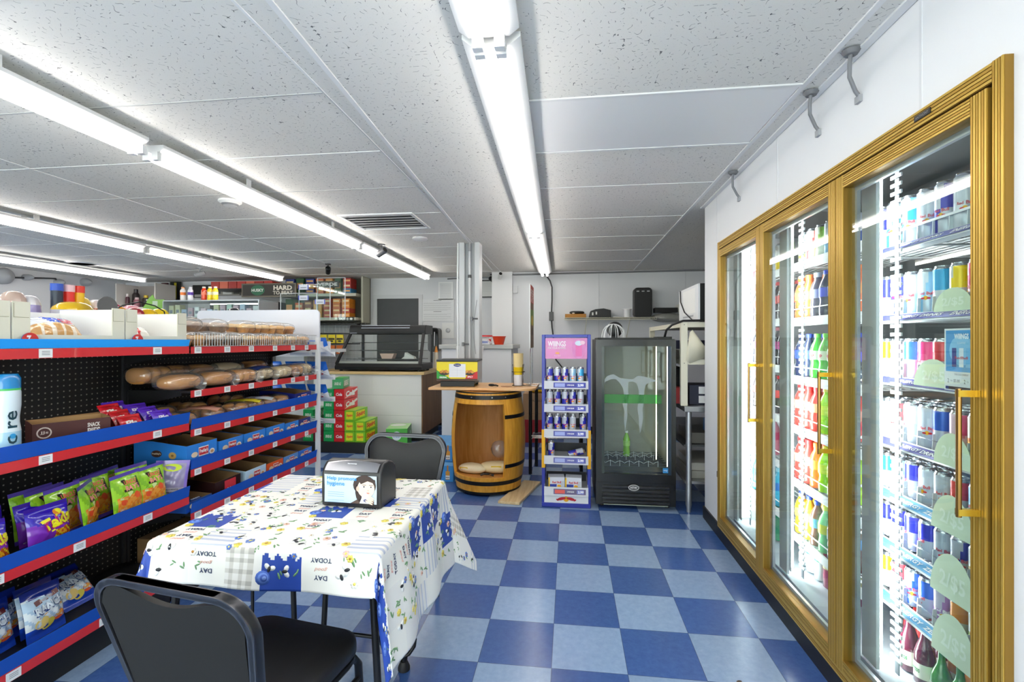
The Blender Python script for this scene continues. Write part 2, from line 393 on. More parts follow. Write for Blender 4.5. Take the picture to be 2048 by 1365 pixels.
strip(-2.045, 4.37, -2.045, 6.60, 2.24, .05, 'farthest strip light of the row above the snack shelves, ending near the back door', grp=None, hangers=(-.6, .7))
strip(-4.3, 1.9, -4.27, 4.24, 2.24, .04, 'nearer strip light of the second row from the left wall', grp=None, hangers=(.2,))
strip(-4.27, 4.29, -4.24, 6.50, 2.24, .04, 'farther strip light of the second row from the left wall, pointing at the cigarette shelves', grp=None, hangers=(-.3,))
strip(-6.4, 1.6, -6.4, 3.95, 2.24, .04, 'nearer strip light of the row closest to the left wall, beyond the left edge', grp=None)
strip(-6.4, 4.0, -6.4, 6.40, 2.24, .04, 'strip light of the row closest to the left wall, above the white corner cabinet', grp=None)
# air vent
t = thing('air_vent', 'rectangular white louvred air vent in the ceiling before the column', 'vent', (-1.53, 3.80, CH), 0)
q = MB(); fm = m('#e6e6e6', .5)
q.box(-.31, -.25, -.010, .31, -.225, 0, fm).box(-.31, .225, -.010, .31, .25, 0, fm).box(-.31, -.225, -.010, -.285, .225, 0, fm).box(.285, -.225, -.010, .31, .225, 0, fm); q.build('frame', t)
MB().box(-.285, -.225, -.002, .285, .225, 0, '#4b4c4e').build('duct', t)
for k in range(6):
    y = -.19+k*.075; MB().add([(-.285, y-.018, -.009), (.285, y-.018, -.009), (.285, y+.018, -.003), (-.285, y+.018, -.003), (-.285, y-.018, -.007), (.285, y-.018, -.007), (.285, y+.018, -.001), (-.285, y+.018, -.001)], [(3, 2, 1, 0), (4, 5, 6, 7), (0, 1, 5, 4), (1, 2, 6, 5), (2, 3, 7, 6), (3, 0, 4, 7)], '#cfcfcf').build('slat', t)
# domes, detectors, cameras
def from_px(u, v, y):
    c, s = cos(YAW), sin(YAW); a = (u-1024)/939.8; r = Vector((a*c-s, a*s+c, -(v-682.5)/939.8)); return Vector((0, 0, 1.333))+r*(y/r.y)
def ceil_px(u, v):
    c, s = cos(YAW), sin(YAW); a = (u-1024)/939.8; r = Vector((a*c-s, a*s+c, -(v-682.5)/939.8)); k = (CH-1.333)/r.z; return Vector((0, 0, 1.333))+r*k
p = ceil_px(840, 476)
t = thing('ceiling_sensor', 'flat white round sensor on the ceiling beyond the air vent', 'sensor', p)
q = MB(); q.lathe([(.07, 0), (.075, -.012), (.06, -.022), (.0, -.025)][::-1], m('#dedede', .5), 20); q.build('cover', t)
p = ceil_px(460, 402)
t = thing('smoke_detector', 'round white smoke detector on the ceiling beside the long strip light', 'smoke detector', p)
q = MB(); q.lathe([(.0, -.04), (.045, -.038), (.06, -.02), (.075, -.012), (.075, 0)], m('#e2e2e0', .5), 20); q.build('cover', t)
q = MB(); q.lathe([(.047, -.0375), (.058, -.022)], m('#77777a', .5), 20, capb=False, capt=False); q.build('grille', t)
p = ceil_px(165, 527)
t = thing('ceiling_speaker', 'round flush speaker grille in the ceiling at the left, before the last light row', 'speaker', p)
q = MB(); q.lathe([(.0, -.008), (.14, -.008)], m('#9a9a9b', .7), 24); q.build('grille', t); q = MB(); q.lathe([(.14, -.008), (.15, -.014), (.17, -.008), (.175, 0)], m('#dadada', .5), 24, capb=False); q.build('rim', t)
def camera_thing(u, v, label, col, rz, on_wall=None):
    p = on_wall if on_wall is not None else ceil_px(u, v)
    t = thing('security_camera', label, 'security camera', p, rz); c = m(col, .4)
    q = MB(); q.lathe([(.035, -.012), (.035, 0)], c, 14); q.build('mount', t)
    MB().cyl((0, 0, -.01), (0, .01, -.06), .010, c, 8).build('arm', t)
    q = MB(); q.X = Matrix.Translation((0, 0, -.085)) @ Matrix.Rotation(radians(-22), 4, 'X') @ Matrix.Rotation(pi/2, 4, 'X')
    q.lathe([(.02, -.07), (.032, -.06), (.035, .05), (.03, .06)], c, 14); q.build('body', t)
    q = MB(); q.X = Matrix.Translation((0, 0, -.085)) @ Matrix.Rotation(radians(-22), 4, 'X') @ Matrix.Rotation(pi/2, 4, 'X')
    q.lathe([(.024, .0605), (.02, .064)], m('#050506', .1), 14); q.build('lens', t)
    return t
camera_thing(656, 528, 'black bullet camera on the ceiling left of the back door', '#17171a', .5)
camera_thing(763, 489, 'grey bullet camera on the ceiling right beside the snack-row strip light', '#55565a', 1.1)
camera_thing(400, 536, 'light grey bullet camera on the ceiling above the drink bottles', '#9a9b9e', 2.2)
camera_thing(0, 0, 'white camera high on the pillar right of the steel column', '#e0e0e0', .3, on_wall=from_px(1000, 540, 6.68))
camera_thing(0, 0, 'black camera high on the back wall right behind the steel column', '#17171a', -.5, on_wall=from_px(985, 549, 6.95))
# cable hooks along the right wall
for i, (y, z, L) in enumerate(((1.75, 2.25, .13), (2.02, 2.27, .12), (2.92, 2.29, .16))):
    q = MB(); q.tube([(XW-.05, y, CH-.004), (XW-.055, y, CH-.05), (XW-.05, y+.01, CH-.09), (XW-.02, y+.03, CH-.13), (XW-.003, y+.035, CH-.15)], .007, '#7d7e82', 8)
    q.lathe([(.02, -.016), (.028, -.004), (.028, 0)], '#6e6f73', 12, c=(XW-.05, y, CH-.004))
    q.box(XW-.012, y+.022, CH-.17, XW-.001, y+.05, CH-.145, '#a3a4a7')
    tag(q.build('cable_loop'), ['nearest', 'second nearest', 'farthest'][i]+' grey cable loop dropping from the ceiling edge to the cooler wall', 'cable')
q = MB(); q.box(XW-.010, 3.36, .40, XW-.001, 3.375, .44, '#5d5e62'); tag(q.build('wall_bolt', bev=.002), 'small grey metal bolt on the white wall left of the cooler frame', 'bolt')
# dropped scrap on the floor
tag(MB().disc(0, 0, .012, .007, lambda x, y: (x, y, .0015), '#4a3a30', 10, .4).disc(0, 0, .008, .004, lambda x, y: (x, y, .003), '#3a2c25', 8, .4).build('dark_crumb', loc=(.66, 1.93, 0)), 'small dark crumb on the light floor tile near the cooler baseboard', 'debris')

# ================================================================== DRINK CANS AND BOTTLES (made once, copied)
SILV = m('#c3c9d2', .25, .35); LIDM = m('#b9bcc2', .22, .9)
def can(name, label, a, b, txt='#d0122d', h=.135, r=.0265, quarter=True, n=24, band=None, face=-pi/2):
    """slim drink can: a/b colours in slanted quarters; lettering towards angle `face`"""
    A = m(a, .25, .15); B = m(b, .25, .15)
    t = thing(name, label, 'can')
    q = MB(); prof = [(r*.80, .0), (r*.86, .003), (r, .010), (r, h*.30), (r, h*.42), (r, h*.5), (r, h*.58), (r, h*.7), (r, h*.86), (r, h-.012), (r*.86, h-.003)]
    def fn(th, k):
        if k == 0 or k == len(prof)-2: return LIDM
        if not quarter: return (B if band and band[0] <= k <= band[1] else A)
        d = (th-face+pi) % (2*pi)-pi; top = k >= 5; s = .0+(k-5)*.12
        return A if (d > s) == top else B
    q.lathe(prof, LIDM, n, fn=fn, capt=False); 
    if txt:
        R = r+.0006
        def wrap(x, y): th = face+x/R; return (R*cos(th), R*sin(th), h*.47+y)
        q.text('Red', .017, .010, lambda x, y: wrap(x-.012, y+.001), txt, .02).text('Bull', .019, .011, lambda x, y: wrap(x+.012, y+.001), txt, .02)
        q.disc(0, 0, .007, .007, lambda x, y: wrap(x, y-.015), '#f2b705', 10)
        q.disc(-.008, 0, .006, .0035, lambda x, y: (lambda p: (p[0]*1.01, p[1]*1.01, p[2]))(wrap(x, y-.016)), txt, 8).disc(.008, 0, .006, .0035, lambda x, y: (lambda p: (p[0]*1.01, p[1]*1.01, p[2]))(wrap(x, y-.016)), txt, 8)
    q.build('can_body', t, 35)
    q = MB(); q.lathe([(r*.86, h-.003), (r*.86, h), (r*.80, h), (r*.78, h-.004), (0, h-.004)], LIDM, n, capb=False, capt=False)
    q.disc(0, .004, r*.2, r*.32, lambda x, y: (x, y, h-.0025), m('#8f939b', .3, .8), 10); q.build('lid', t, 35)
    return t
def bottle(name, label, liquid, lab, cap, h=.225, r=.035, kind='soda', txt=None, txtc='#ffffff', labz=(.42, .62), n=20, face=-pi/2, glass=.15):
    t = thing(name, label, 'bottle')
    L = m(liquid, glass, 0, .6); Z = lambda *a: [(x*r, y*h) for x, y in a]
    if kind == 'soda': P = Z((.6, 0), (.95, .02), (1, .07), (1, .2), (.9, .3), (.86, .36), (.97, .42), (1, .44), (1, .6), (.97, .64), (.8, .74), (.5, .84), (.38, .88), (.38, .93))
    elif kind == 'sport': P = Z((.8, 0), (1, .03), (1, .2), (.9, .24), (1, .28), (.97, .33), (.9, .42), (.97, .5), (1, .55), (1, .62), (.93, .68), (.75, .76), (.55, .82), (.5, .85), (.5, .91))
    elif kind == 'wide': P = Z((.8, 0), (1, .03), (1, .3), (.93, .35), (1, .4), (1, .72), (.85, .8), (.6, .86), (.55, .92))
    else: P = Z((.85, 0), (1, .02), (1, .34), (.95, .42), (.72, .52), (.45, .62), (.34, .72), (.32, .9), (.36, .93))   # glass long-neck
    if kind == 'glass': pass
    q = MB(); q.lathe(P, L, n); q.build('bottle_body', t, 50)
    q = MB(); c = m(cap, .35)
    cr = P[-1][0]+.002; z0 = P[-1][1]
    q.lathe([(cr, z0-.004), (cr, h-.002), (cr*.85, h)], c, n); q.build('cap', t, 40)
    if lab:
        q = MB(); R = r*1.012; rr = [(R, labz[0]*h), (R*1.0, labz[1]*h)]
        q.lathe(rr, m(lab, .4), n, capb=False, capt=False)
        if txt:
            f = lambda x, y: ((R+.0008)*cos(face+x/R), (R+.0008)*sin(face+x/R), (labz[0]+labz[1])/2*h+y)
            q.text(txt, r*1.25, (labz[1]-labz[0])*h*.5, f, txtc, .02)
        q.build('paper_label', t, 50)
    return t

# ================================================================== WALK-IN COOLER
GOLD = m('#b08a35', .38, .55); GOLD2 = m('#94702a', .4, .55); GOLD_L = m('#c9a54b', .35, .55); DARKGAP = m('#2a1c0c', .6)
CX = 1.0
ck = thing('walk_in_cooler', 'walk-in drinks cooler with three gold-framed glass doors set in the right wall', 'cooler', (1.3, 2.28, .085))
Y0, Y1, Z0, Z1 = 1.212, 3.338, .085, 1.995
q = MB(); lin_ = m('#c9cdd1', .5); dk = m('#4e5254', .6)
for bx in ((WX+.001, Y0-.03, .09, WX+.85, Y0-.002, 2.05, lin_), (WX+.001, Y1+.002, .09, WX+.85, Y1+.03, 2.05, lin_), (WX+.82, Y0-.002, .09, WX+.85, Y1+.002, 2.05, m('#5c6264', .6)), (WX+.001, Y0-.002, 2.02, WX+.82, Y1+.002, 2.05, dk), (WX+.001, Y0-.002, .09, WX+.82, Y1+.002, .13, m('#b4bbc2', .4))):
    MB().box(*bx).build('liner_panel', ck, world=True)
# ribbed outer frame, front face at x = CX-.0
q = MB()
def ribbed(q, a, b, lo, hi, ax, x0, x1, n=6):
    """moulding between lo..hi (width) running a..b; ax 'y' or 'z' is the running direction"""
    st = (hi-lo)/n
    for k in range(n):
        s0, s1 = lo+k*st, lo+(k+1)*st; mt = GOLD if k % 2 else GOLD_L
        g0, g1 = s0+st*.14, s1-st*.14
        if ax == 'z': q.box(x0, g0, a, x0+.004, g1, b, mt)
        else: q.box(x0, a, g0, x0+.004, b, g1, mt)
    if ax == 'z': q.box(x0+.003, lo, a, x1, hi, b, GOLD2)
    else: q.box(x0+.003, a, lo, x1, b, hi, GOLD2)
FX = CX-.006
ribbed(q, Z0, Z1, Y0, Y0+.030, 'z', FX, XW+.01, 4); ribbed(q, Z0, Z1, Y1-.05, Y1-.02, 'z', FX, XW+.01, 3)
ribbed(q, Y0+.03, Y1-.05, Z1-.048, Z1, 'y', FX, XW+.01, 5); ribbed(q, Y0+.03, Y1-.05, Z0, Z0+.035, 'y', FX, XW+.01, 3)
q.box(CX+.012, Y0+.03, Z0+.035, XW+.03, Y0+.036, Z1-.048, DARKGAP).box(CX+.012, Y0+.03, Z1-.056, XW+.03, Y1-.05, Z1-.048, DARKGAP).box(XW, Y1-.02, Z0, XW+.05, Y1, Z1, GOLD2)
q.build('frame', ck, world=True)
q = MB(); q.box(FX-.003, 1.43, Z1-.030, FX, 1.49, Z1-.014, '#1b1b1b')
q.text('ANTHONY', .05, .008, lambda x, y: (FX-.0036, 1.46-x, Z1-.022+y), '#8d8d8d'); q.build('name_badge', ck, world=True)
DOORS = [(1.248, 1.888), (1.893, 2.592), (2.597, 3.286)]
for i, (a, b) in enumerate(DOORS):
    zb, zt = Z0+.04, Z1-.058; q = MB(); sw = .047; x0, x1 = CX-.012, XW+.025
    ribbed(q, zb, zt, a, a+sw, 'z', x0, x1, 6); ribbed(q, zb, zt, b-sw, b, 'z', x0, x1, 6)
    ribbed(q, a+sw, b-sw, zt-sw, zt, 'y', x0, x1, 6); ribbed(q, a+sw, b-sw, zb, zb+.045, 'y', x0, x1, 6)
    d = q.build('door', ck, world=True)
    q = MB(); al = m('#cfd4d8', .3, .6); y0, y1, z0, z1 = a+sw, b-sw, zb+.045, zt-sw
    q.box(x1-.012, y0, z0, x1, y0+.012, z1, al).box(x1-.012, y1-.012, z0, x1, y1, z1, al).box(x1-.012, y0+.012, z0, x1, y1-.012, z0+.016, al).box(x1-.012, y0+.012, z1-.016, x1, y1-.012, z1, al)
    q.build('glazing_strip', d, world=True)
    MB().box(CX+.004, y0, z0, CX+.008, y1, z1, GLASS).build('glass', d, world=True)
    hy = a+.022; hz = (.915, 1.205)
    q = MB(); br = m('#8a6a3a', .3, .9)
    for z in hz: q.box(x0-.048, hy-.006, z-.008, x0, hy+.006, z+.008, m('#d9b640', .25, .8))
    q.tube([(x0-.044, hy, hz[0]-.012), (x0-.044, hy, hz[1]+.012)], .006, br, 8); q.build('handle', d, world=True)
# white door jambs, light strips and slotted shelf standards inside
LED = m('#fbfdff', .5, 0, 0, LED_POWER)
for j, y in enumerate((1.225, 1.895, 2.60, 3.315)):
    q = MB(); q.box(WX+.001, y-.042, .14, WX+.012, y+.042, 2.0, m('#e7ebee', .4)); q.build('mullion', ck, world=True)
for y in (1.892, 2.577, 3.262):
    q = MB(); q.box(WX+.0125, y-.034, .16, WX+.016, y+.034, 1.97, m('#dfe3e6', .4)); q.build('light_holder', ck, world=True)
    q = MB(); q.box(WX+.0165, y-.030, .18, WX+.028, y+.030, 1.95, LED); q.build('light_strip', ck, world=True)
for y in (1.885, 2.565, 3.25):
    q = MB(); q.box(1.155, y-.075, .15, 1.158, y-.055, 1.98, m('#8f979c', .4, .4))
    q.build('shelf_standard', ck, world=True)
    q = MB()
    for k in range(60):
        z = .2+k*.0295; q.box(1.149, y-.095, z, 1.154, y-.040, z+.012, m('#f2f5f7', .4))
    q.build('slot_strip', ck, world=True)
SH = [[1.675, 1.42, 1.19, .96, .764, .576, .377], [1.745, 1.452, 1.145, .88, .595, .303], [1.745, 1.459, 1.19, .902, .641, .355]]
ordn = ['top', 'second', 'third', 'fourth', 'fifth', 'sixth', 'seventh']
shm = m('#eef1f3', .35)
for i, (a, b) in enumerate(DOORS):
    for k, z in enumerate(SH[i]):
        q = MB(); y0, y1 = ((1.245, 2.055), (2.06, 2.74), (2.745, 3.325))[i]
        q.box(1.20, y0, z-.022 if i == 0 else z-.04, 1.206, y1, z+.004, shm)
        for c in range(14): x = 1.215+c*.036; q.cyl((x, y0, z-.006), (x, y1, z-.006), .003, shm, 6)
        for c in range(4): y = y0+.02+(y1-y0-.04)*c/3; q.cyl((1.206, y, z-.012), (1.7, y, z-.012), .004, shm, 6)
        s = q.build('shelf', ck, world=True)
        if i == 0:       # slanted price strip and clear lane dividers of the can shelves
            blue = '#2d2f8f' if k < 4 else '#3a9bd0'
            q = MB(); q.add([(1.165, y0, z-.018), (1.165, y1, z-.018), (1.198, y1, z+.012), (1.198, y0, z+.012)], [(0, 3, 2, 1)], m('#e9eef0', .3))
            f = lambda x, y: (1.1815+y*.74, 1.62-x, z-.0015+y*.67)
            f = (lambda zz: (lambda x, y: (1.1805+y*.74, 1.60-x, zz-.001+y*.67)))(z)
            q.rect(-.38, -.016, .08, .016, f, m(blue, .4))
            f2 = (lambda zz: (lambda x, y: (1.1797+y*.74, 1.60-x, zz-.0003+y*.67)))(z)
            q.text('ENERGY' if k < 4 else 'SUGAR', .09, .018, lambda x, y: f2(x+.03, y), '#ffffff', .02, .2).text('ENERGY DRINKS' if k < 4 else 'ENERGY  ZERO', .2, .014, lambda x, y: f2(x-.15, y), '#ffffff', .03, .2)
            q.build('price_strip', s, world=True)
            q = MB()
            for c in range(7):
                y = 1.585+c*.069; q.prism([(1.20, z), (1.30, z), (1.28, z+.035), (1.215, z+.062), (1.203, z+.062)], y-.0015, y+.0015, m('#dfe6ea', .15), 'y')
            q.build('lane_divider', s, world=True)
            if k in (0, 3, 4, 5, 6):
                MB().box(1.20, y0, z+.058 if k == 0 else z+.04, 1.204, y1, z+.066 if k == 0 else z+.043, FILM if k else m('#f4f6f8', .3)).build('front_rail', s, world=True)
        else:
            q = MB()
            for zz in (z+.05,): q.cyl((1.203, y0, zz), (1.203, y1, zz), .003, m('#f6f8fa', .3), 6)
            q.build('front_rail', s, world=True)
    q = MB(); q.cyl((1.12, a+.05, 1.945), (1.12, b-.05, 1.945), .012, m('#eef2f5', .3), 8).box(1.11, a+.04, 1.955, 1.16, b-.04, 1.985, m('#e6eaee', .35)); q.build('top_rail', ck, world=True)
# --- cans behind the nearest door
cv = {}
def mk(key, *a, **k): cv[key] = can('energy_drink_can', 'x', *a, **k); return cv[key]
F = pi     # lettering faces the aisle (-x)
CANS = {'blue': ('#2b2fa8', '#c5cad6'), 'silver': ('#d3d9e2', '#c2c9d4'), 'cyan': ('#35a3d8', '#cdd6df'), 'ltblue': ('#8fc3e6', '#cfd8e2'), 'yellow': ('#f4d31c', '#d4d6d2'), 'pink': ('#e0457f', '#e8c9d6'), 'orange': ('#f39a1e', '#e7dccb'), 'purple': ('#b985c4', '#d8cfe0'), 'royal': ('#2f63c8', '#cbd4e4'), 'red': ('#d8464c', '#dcd7da'), 'green': ('#9cc24a', '#d7dccb')}
CN = {'blue': 'dark blue and silver', 'silver': 'plain silver', 'cyan': 'bright cyan and silver', 'ltblue': 'pale blue', 'yellow': 'yellow', 'pink': 'pink', 'orange': 'orange', 'purple': 'lilac', 'royal': 'royal blue', 'red': 'red', 'green': 'lime green'}
protos = {}
def proto(kind, tall, maker):
    k = (kind, tall)
    if k not in protos: protos[k] = [maker(), False]
    return protos[k]
def put(pr, loc, rot, label, group):
    if not pr[1]:
        pr[1] = True; o = pr[0]; o.location = loc; o.rotation_euler = (0, 0, rot) if not isinstance(rot, tuple) else rot; o['label'] = label; o['group'] = group; return o
    return dup(pr[0], loc, rot, label, group)
rnd = random.Random(5)
rows = [ # from the far end (left in the picture) to the near end
 ('blue cyan cyan silver blue silver silver'.split(), .185, .0325),
 ('blue blue silver ltblue cyan yellow pink'.split(), .163, .0285),
 ('yellow purple royal pink red blue silver'.split(), .152, .0285),
 ('ltblue red silver silver royal pink orange'.split(), .152, .0285),
 ('cyan ltblue blue silver silver red ltblue'.split(), .135, .0265),
 ('blue blue blue blue silver blue yellow'.split(), .135, .0265),
 ('yellow red royal royal purple orange green'.split(), .135, .0265)]
for k, (row, h, r) in enumerate(rows):
    z = SH[0][k]; depth = 1 if k < 2 else 3
    for d in range(depth):
        for c, col in enumerate(row):
            y = 2.005-c*.0695 if k else 2.03-c*.079
            if d and rnd.random() < .25: col = rnd.choice(list(CANS))
            pr = proto(col, h, lambda: can('energy_drink_can', 'x', *CANS[col], txt='#d0122d' if col not in ('purple', 'yellow', 'red') else '#ffffff', h=h, r=r, face=F))
            lb = '%s can, %s from left%s, %s shelf of nearest door' % (CN[col], ORD[c], ('', ', one back', ', two back')[d], ordn[k])
            put(pr, (1.24+d*(2*r+.003), y, z), rnd.uniform(-.9, .9), lb, 'slim cans on the %s shelf of the nearest cooler door' % ordn[k])
# pale green round price cards and the poster
for i, (k, y, w_, h_, dz) in enumerate(((1, 1.582, .075, .071, .005), (2, 1.66, .085, .09, -.005), (3, 1.584, .073, .102, -.011), (4, 1.586, .082, .12, -.024), (5, 1.584, .088, .14, -.037), (6, 1.58, .087, .145, -.027))):
    z = SH[0][k]; q = MB(); pts = [(w_*cos(pi*a/16), h_*sin(pi*a/16)) for a in range(17)]
    q.prism([(x, y_) for x, y_ in pts], -.0006, .0006, m('#d5e3c4', .5), 'x')
    q.text('2/$5', w_*1.1, h_*.4, lambda x, y_: (-.0011, -x, y_+h_*.38), '#e6efdc', .02)
    o = q.build('price_card', loc=(1.160, y, z+dz)); tag(o, 'pale green half-round price card clipped to the %s can shelf of the nearest door' % ordn[k], 'price tag', 'half-round price cards on the can shelves')
q = MB(); W2, H2 = .064, .0935; f = lambda x, y: (-.0008, -x, y)
q.box(-.0007, -W2, -H2, .0007, W2, H2, m('#e9ecec', .4)); f = lambda x, y: (-.0012, -x, y)
q.rect(-.058, -.036, .058, .088, f, '#3f93cf').disc(0, .028, .045, .045, lambda x, y: (-.0014, -x, y), '#86c2e8', 16)
g = lambda x, y: (-.0018, -x, y)
q.text('WIIINGS', .052, .016, lambda x, y: g(x, y+.07), '#ffffff', .03)
for x, c in ((-.026, '#1f2f86'), (0, '#e3ecf4'), (.024, '#6fb4e2')): q.rect(x-.008, -.022, x+.008, .035, g, c)
q.text('RedBull', .046, .008, lambda x, y: (-.002, -x, y+.006), '#c8283a', .02)
q.text('SUGARFREE', .03, .006, lambda x, y: g(x, y+.05), '#dcecf7').text('THE COLD ENERGY', .05, .005, lambda x, y: g(x, y-.044), '#70757c')
q.text('2', .006, .012, lambda x, y: g(x-.048, y-.064), '#33373d').text('FOR', .008, .005, lambda x, y: g(x-.036, y-.064), '#70757c').text('$5.00', .022, .010, lambda x, y: g(x-.017, y-.064), '#33373d')
q.text('2', .006, .012, lambda x, y: g(x+.012, y-.064), '#33373d').text('FOR', .008, .005, lambda x, y: g(x+.023, y-.064), '#70757c').text('$6.00', .022, .010, lambda x, y: g(x+.043, y-.064), '#33373d')
q.rect(-.058, -.090, .058, -.081, g, '#3b2a2a'); q.rect(-.058, -.090, -.046, -.081, lambda x, y: (-.002, -x, y), '#26337c')
tag(q.build('price_poster', loc=(1.152, 1.538, 1.277), smooth=0), 'small white and blue poster with prices hung before the third can shelf', 'poster')
# --- bottles behind the three doors
B = {
 'red_glass': (('soda_bottle', '#c23a34', '#e8e6da', '#c9ccd0', .255, .031, 'glass', 'Jarritos', '#2d8a4a'), 'red long-necked glass bottle'),
 'purple_glass': (('soda_bottle', '#5c1f33', '#e8e6da', '#c9ccd0', .255, .031, 'glass', 'Jarritos', '#2d8a4a'), 'dark purple long-necked glass bottle'),
 'orange_glass': (('soda_bottle', '#d98a2e', '#e8e6da', '#b9a27a', .24, .031, 'glass', None, '#2d8a4a'), 'orange long-necked glass bottle'),
 'green_glass': (('soda_bottle', '#3d8c3a', '#cfe0c4', '#e3c24a', .19, .030, 'glass', None, '#ffffff'), 'short green glass bottle'),
 'cola': (('soda_bottle', '#3a3034', '#c8413f', '#c8323a', .225, .034, 'soda', None, '#ffffff'), 'cola bottle with red label'),
 'cola_pink': (('soda_bottle', '#2d2a36', '#b94a8c', '#d07a86', .225, .034, 'soda', None, '#ffffff'), 'cola bottle with magenta label'),
 'cola_grey': (('soda_bottle', '#4a4a58', '#9aa0ab', '#c9ccd4', .225, .034, 'sport', None, '#ffffff'), 'dark bottle with grey label'),
 'orange': (('soda_bottle', '#e8713a', '#e8a05a', '#ee7a35', .225, .034, 'sport', None, '#ffffff'), 'orange drink bottle with orange cap'),
 'blue_pep': (('soda_bottle', '#2c3350', '#3b50c8', '#3648c0', .225, .034, 'soda', None, '#ffffff'), 'dark cola bottle with blue cap'),
 'lime': (('soda_bottle', '#4fae3c', '#c9dcc0', '#7ed04a', .225, .034, 'soda', '7up', '#c8323a'), 'green bottle with lime cap'),
 'red': (('soda_bottle', '#d8453f', '#e3a08e', '#c8383a', .225, .036, 'sport', None, '#ffffff'), 'red drink bottle with red cap'),
 'dew': (('soda_bottle', '#a5dc2c', '#cfe33a', '#f0dc28', .225, .034, 'soda', None, '#ffffff'), 'yellow-green bottle with yellow cap'),
 'yellow': (('soda_bottle', '#f0b030', '#f4cf60', '#3a50b8', .225, .034, 'soda', None, '#ffffff'), 'yellow drink bottle with blue cap'),
 'tea': (('soda_bottle', '#6a4a3a', '#5b8fc8', '#2e48b0', .225, .034, 'soda', None, '#ffffff'), 'brown tea bottle with blue label'),
 'mint': (('soda_bottle', '#8fdc9a', '#d8e040', '#d8e63a', .225, .034, 'soda', None, '#ffffff'), 'pale green bottle with yellow label'),
 'clear': (('water_bottle', '#cfdfe0', '#2fa066', '#3c9a70', .225, .034, 'soda', None, '#ffffff'), 'clear water bottle with green band'),
 'berry': (('juice_bottle', '#a8455e', '#e3dca0', '#c03c66', .225, .034, 'wide', None, '#ffffff'), 'berry red bottle with cream label'),
 'aqua': (('soda_bottle', '#3fa9cf', '#2f6fc0', '#8fd0e8', .225, .034, 'sport', None, '#ffffff'), 'light blue bottle with blue label'),
 'pinkwater': (('soda_bottle', '#c87a90', '#b03a60', '#c85a78', .225, .034, 'soda', None, '#ffffff'), 'pale pink bottle with crimson label'),
 'darkgreen': (('soda_bottle', '#2f8a5a', '#2a7a48', '#2f8a5a', .225, .034, 'soda', None, '#ffffff'), 'green soda bottle with green cap'),
}
def pb(key):
    a, desc = B[key]
    return proto(key, 0, lambda: bottle(a[0], 'x', a[1], a[2], a[3], h=a[4], r=a[5], kind=a[6], txt=a[7], txtc=a[8], face=F, labz=(.1, .3) if a[6] == 'glass' else (.42, .62)))
dn = ['nearest', 'middle', 'farthest']
def fill(i, k, z, keys, ystart, step, x0=1.243, depth=1, where=None):
    for d in range(depth):
        for c, key in enumerate(keys):
            desc = B[key][1]; pl = '%s from the left' % ORD[c]
            lb = '%s, %s%s, %s, %s door' % (desc, ORD[c], (' from left', ' in row behind')[d], (where or ordn[k]+' shelf'), dn[i])
            put(pb(key), (x0+d*.073, ystart-c*step, z), rnd.uniform(-.4, .4), lb, 'bottles on the %s of the %s cooler door' % (where or ordn[k]+' shelf', dn[i]))
fill(0, 7, .135, ['red_glass', 'red_glass', 'purple_glass', 'orange_glass', 'orange_glass', 'green_glass'], 1.99, .072, 1.32, 2, where='cooler floor')
fill(0, 7, .135, ['purple_glass', 'purple_glass', 'green_glass', 'green_glass', 'green_glass'], 1.88, .075, 1.235, 1, where='floor front row')
fill(1, 1, SH[1][1], ['orange', 'orange', 'cola_grey', 'blue_pep', 'cola_grey', 'orange'], 2.695, .082, depth=2)
fill(1, 2, SH[1][2], ['blue_pep', 'blue_pep', 'lime', 'lime', 'lime', 'blue_pep'], 2.695, .080, depth=2)
fill(1, 3, SH[1][3], ['red', 'red', 'red', 'dew', 'dew', 'red'], 2.695, .082, depth=2)
fill(1, 4, SH[1][4], ['red', 'red', 'orange', 'dew', 'dew', 'dew'], 2.695, .080, depth=2)
fill(1, 5, SH[1][5], ['yellow', 'yellow', 'tea', 'mint', 'cola_grey', 'tea'], 2.695, .080, depth=2)
fill(1, 6, .135, ['clear', 'clear', 'clear', 'berry', 'berry', 'berry'], 2.69, .082, 1.26, depth=2, where='cooler floor')
fill(2, 1, SH[2][1], ['cola']*6, 3.285, .076, depth=2)
fill(2, 2, SH[2][2], ['cola_pink']*6, 3.285, .076, depth=1)
fill(2, 3, SH[2][3], ['cola', 'cola', 'pinkwater', 'cola', 'cola'], 3.285, .08)
fill(2, 4, SH[2][4], ['pinkwater', 'pinkwater', 'pinkwater'], 3.20, .08)
fill(2, 5, SH[2][5], ['aqua', 'aqua', 'mint', 'aqua', 'aqua'], 3.285, .08)
fill(2, 6, .135, ['lime', 'darkgreen', 'darkgreen'], 3.16, .08, 1.26, where='cooler floor')
# tall cans on the top shelves of the far doors
for i, y0, row in ((1, 2.66, ['green', 'red', 'green', 'ltblue', 'blue', 'royal']), (2, 3.28, ['red', 'red', 'yellow', 'green', 'yellow', 'green'])):
    for c, col in enumerate(row):
        pr = proto(col, .16+i*.001, lambda: can('tall_drink_can', 'x', *CANS[col], txt=None, h=.16, r=.031, face=F))
        put(pr, (1.243, y0-c*.085, SH[i][0]), rnd.uniform(0, 3), '%s tall can, %s from left, top shelf of %s door' % (CN[col], ORD[c], dn[i]), 'tall cans on the top shelf of the %s cooler door' % dn[i])

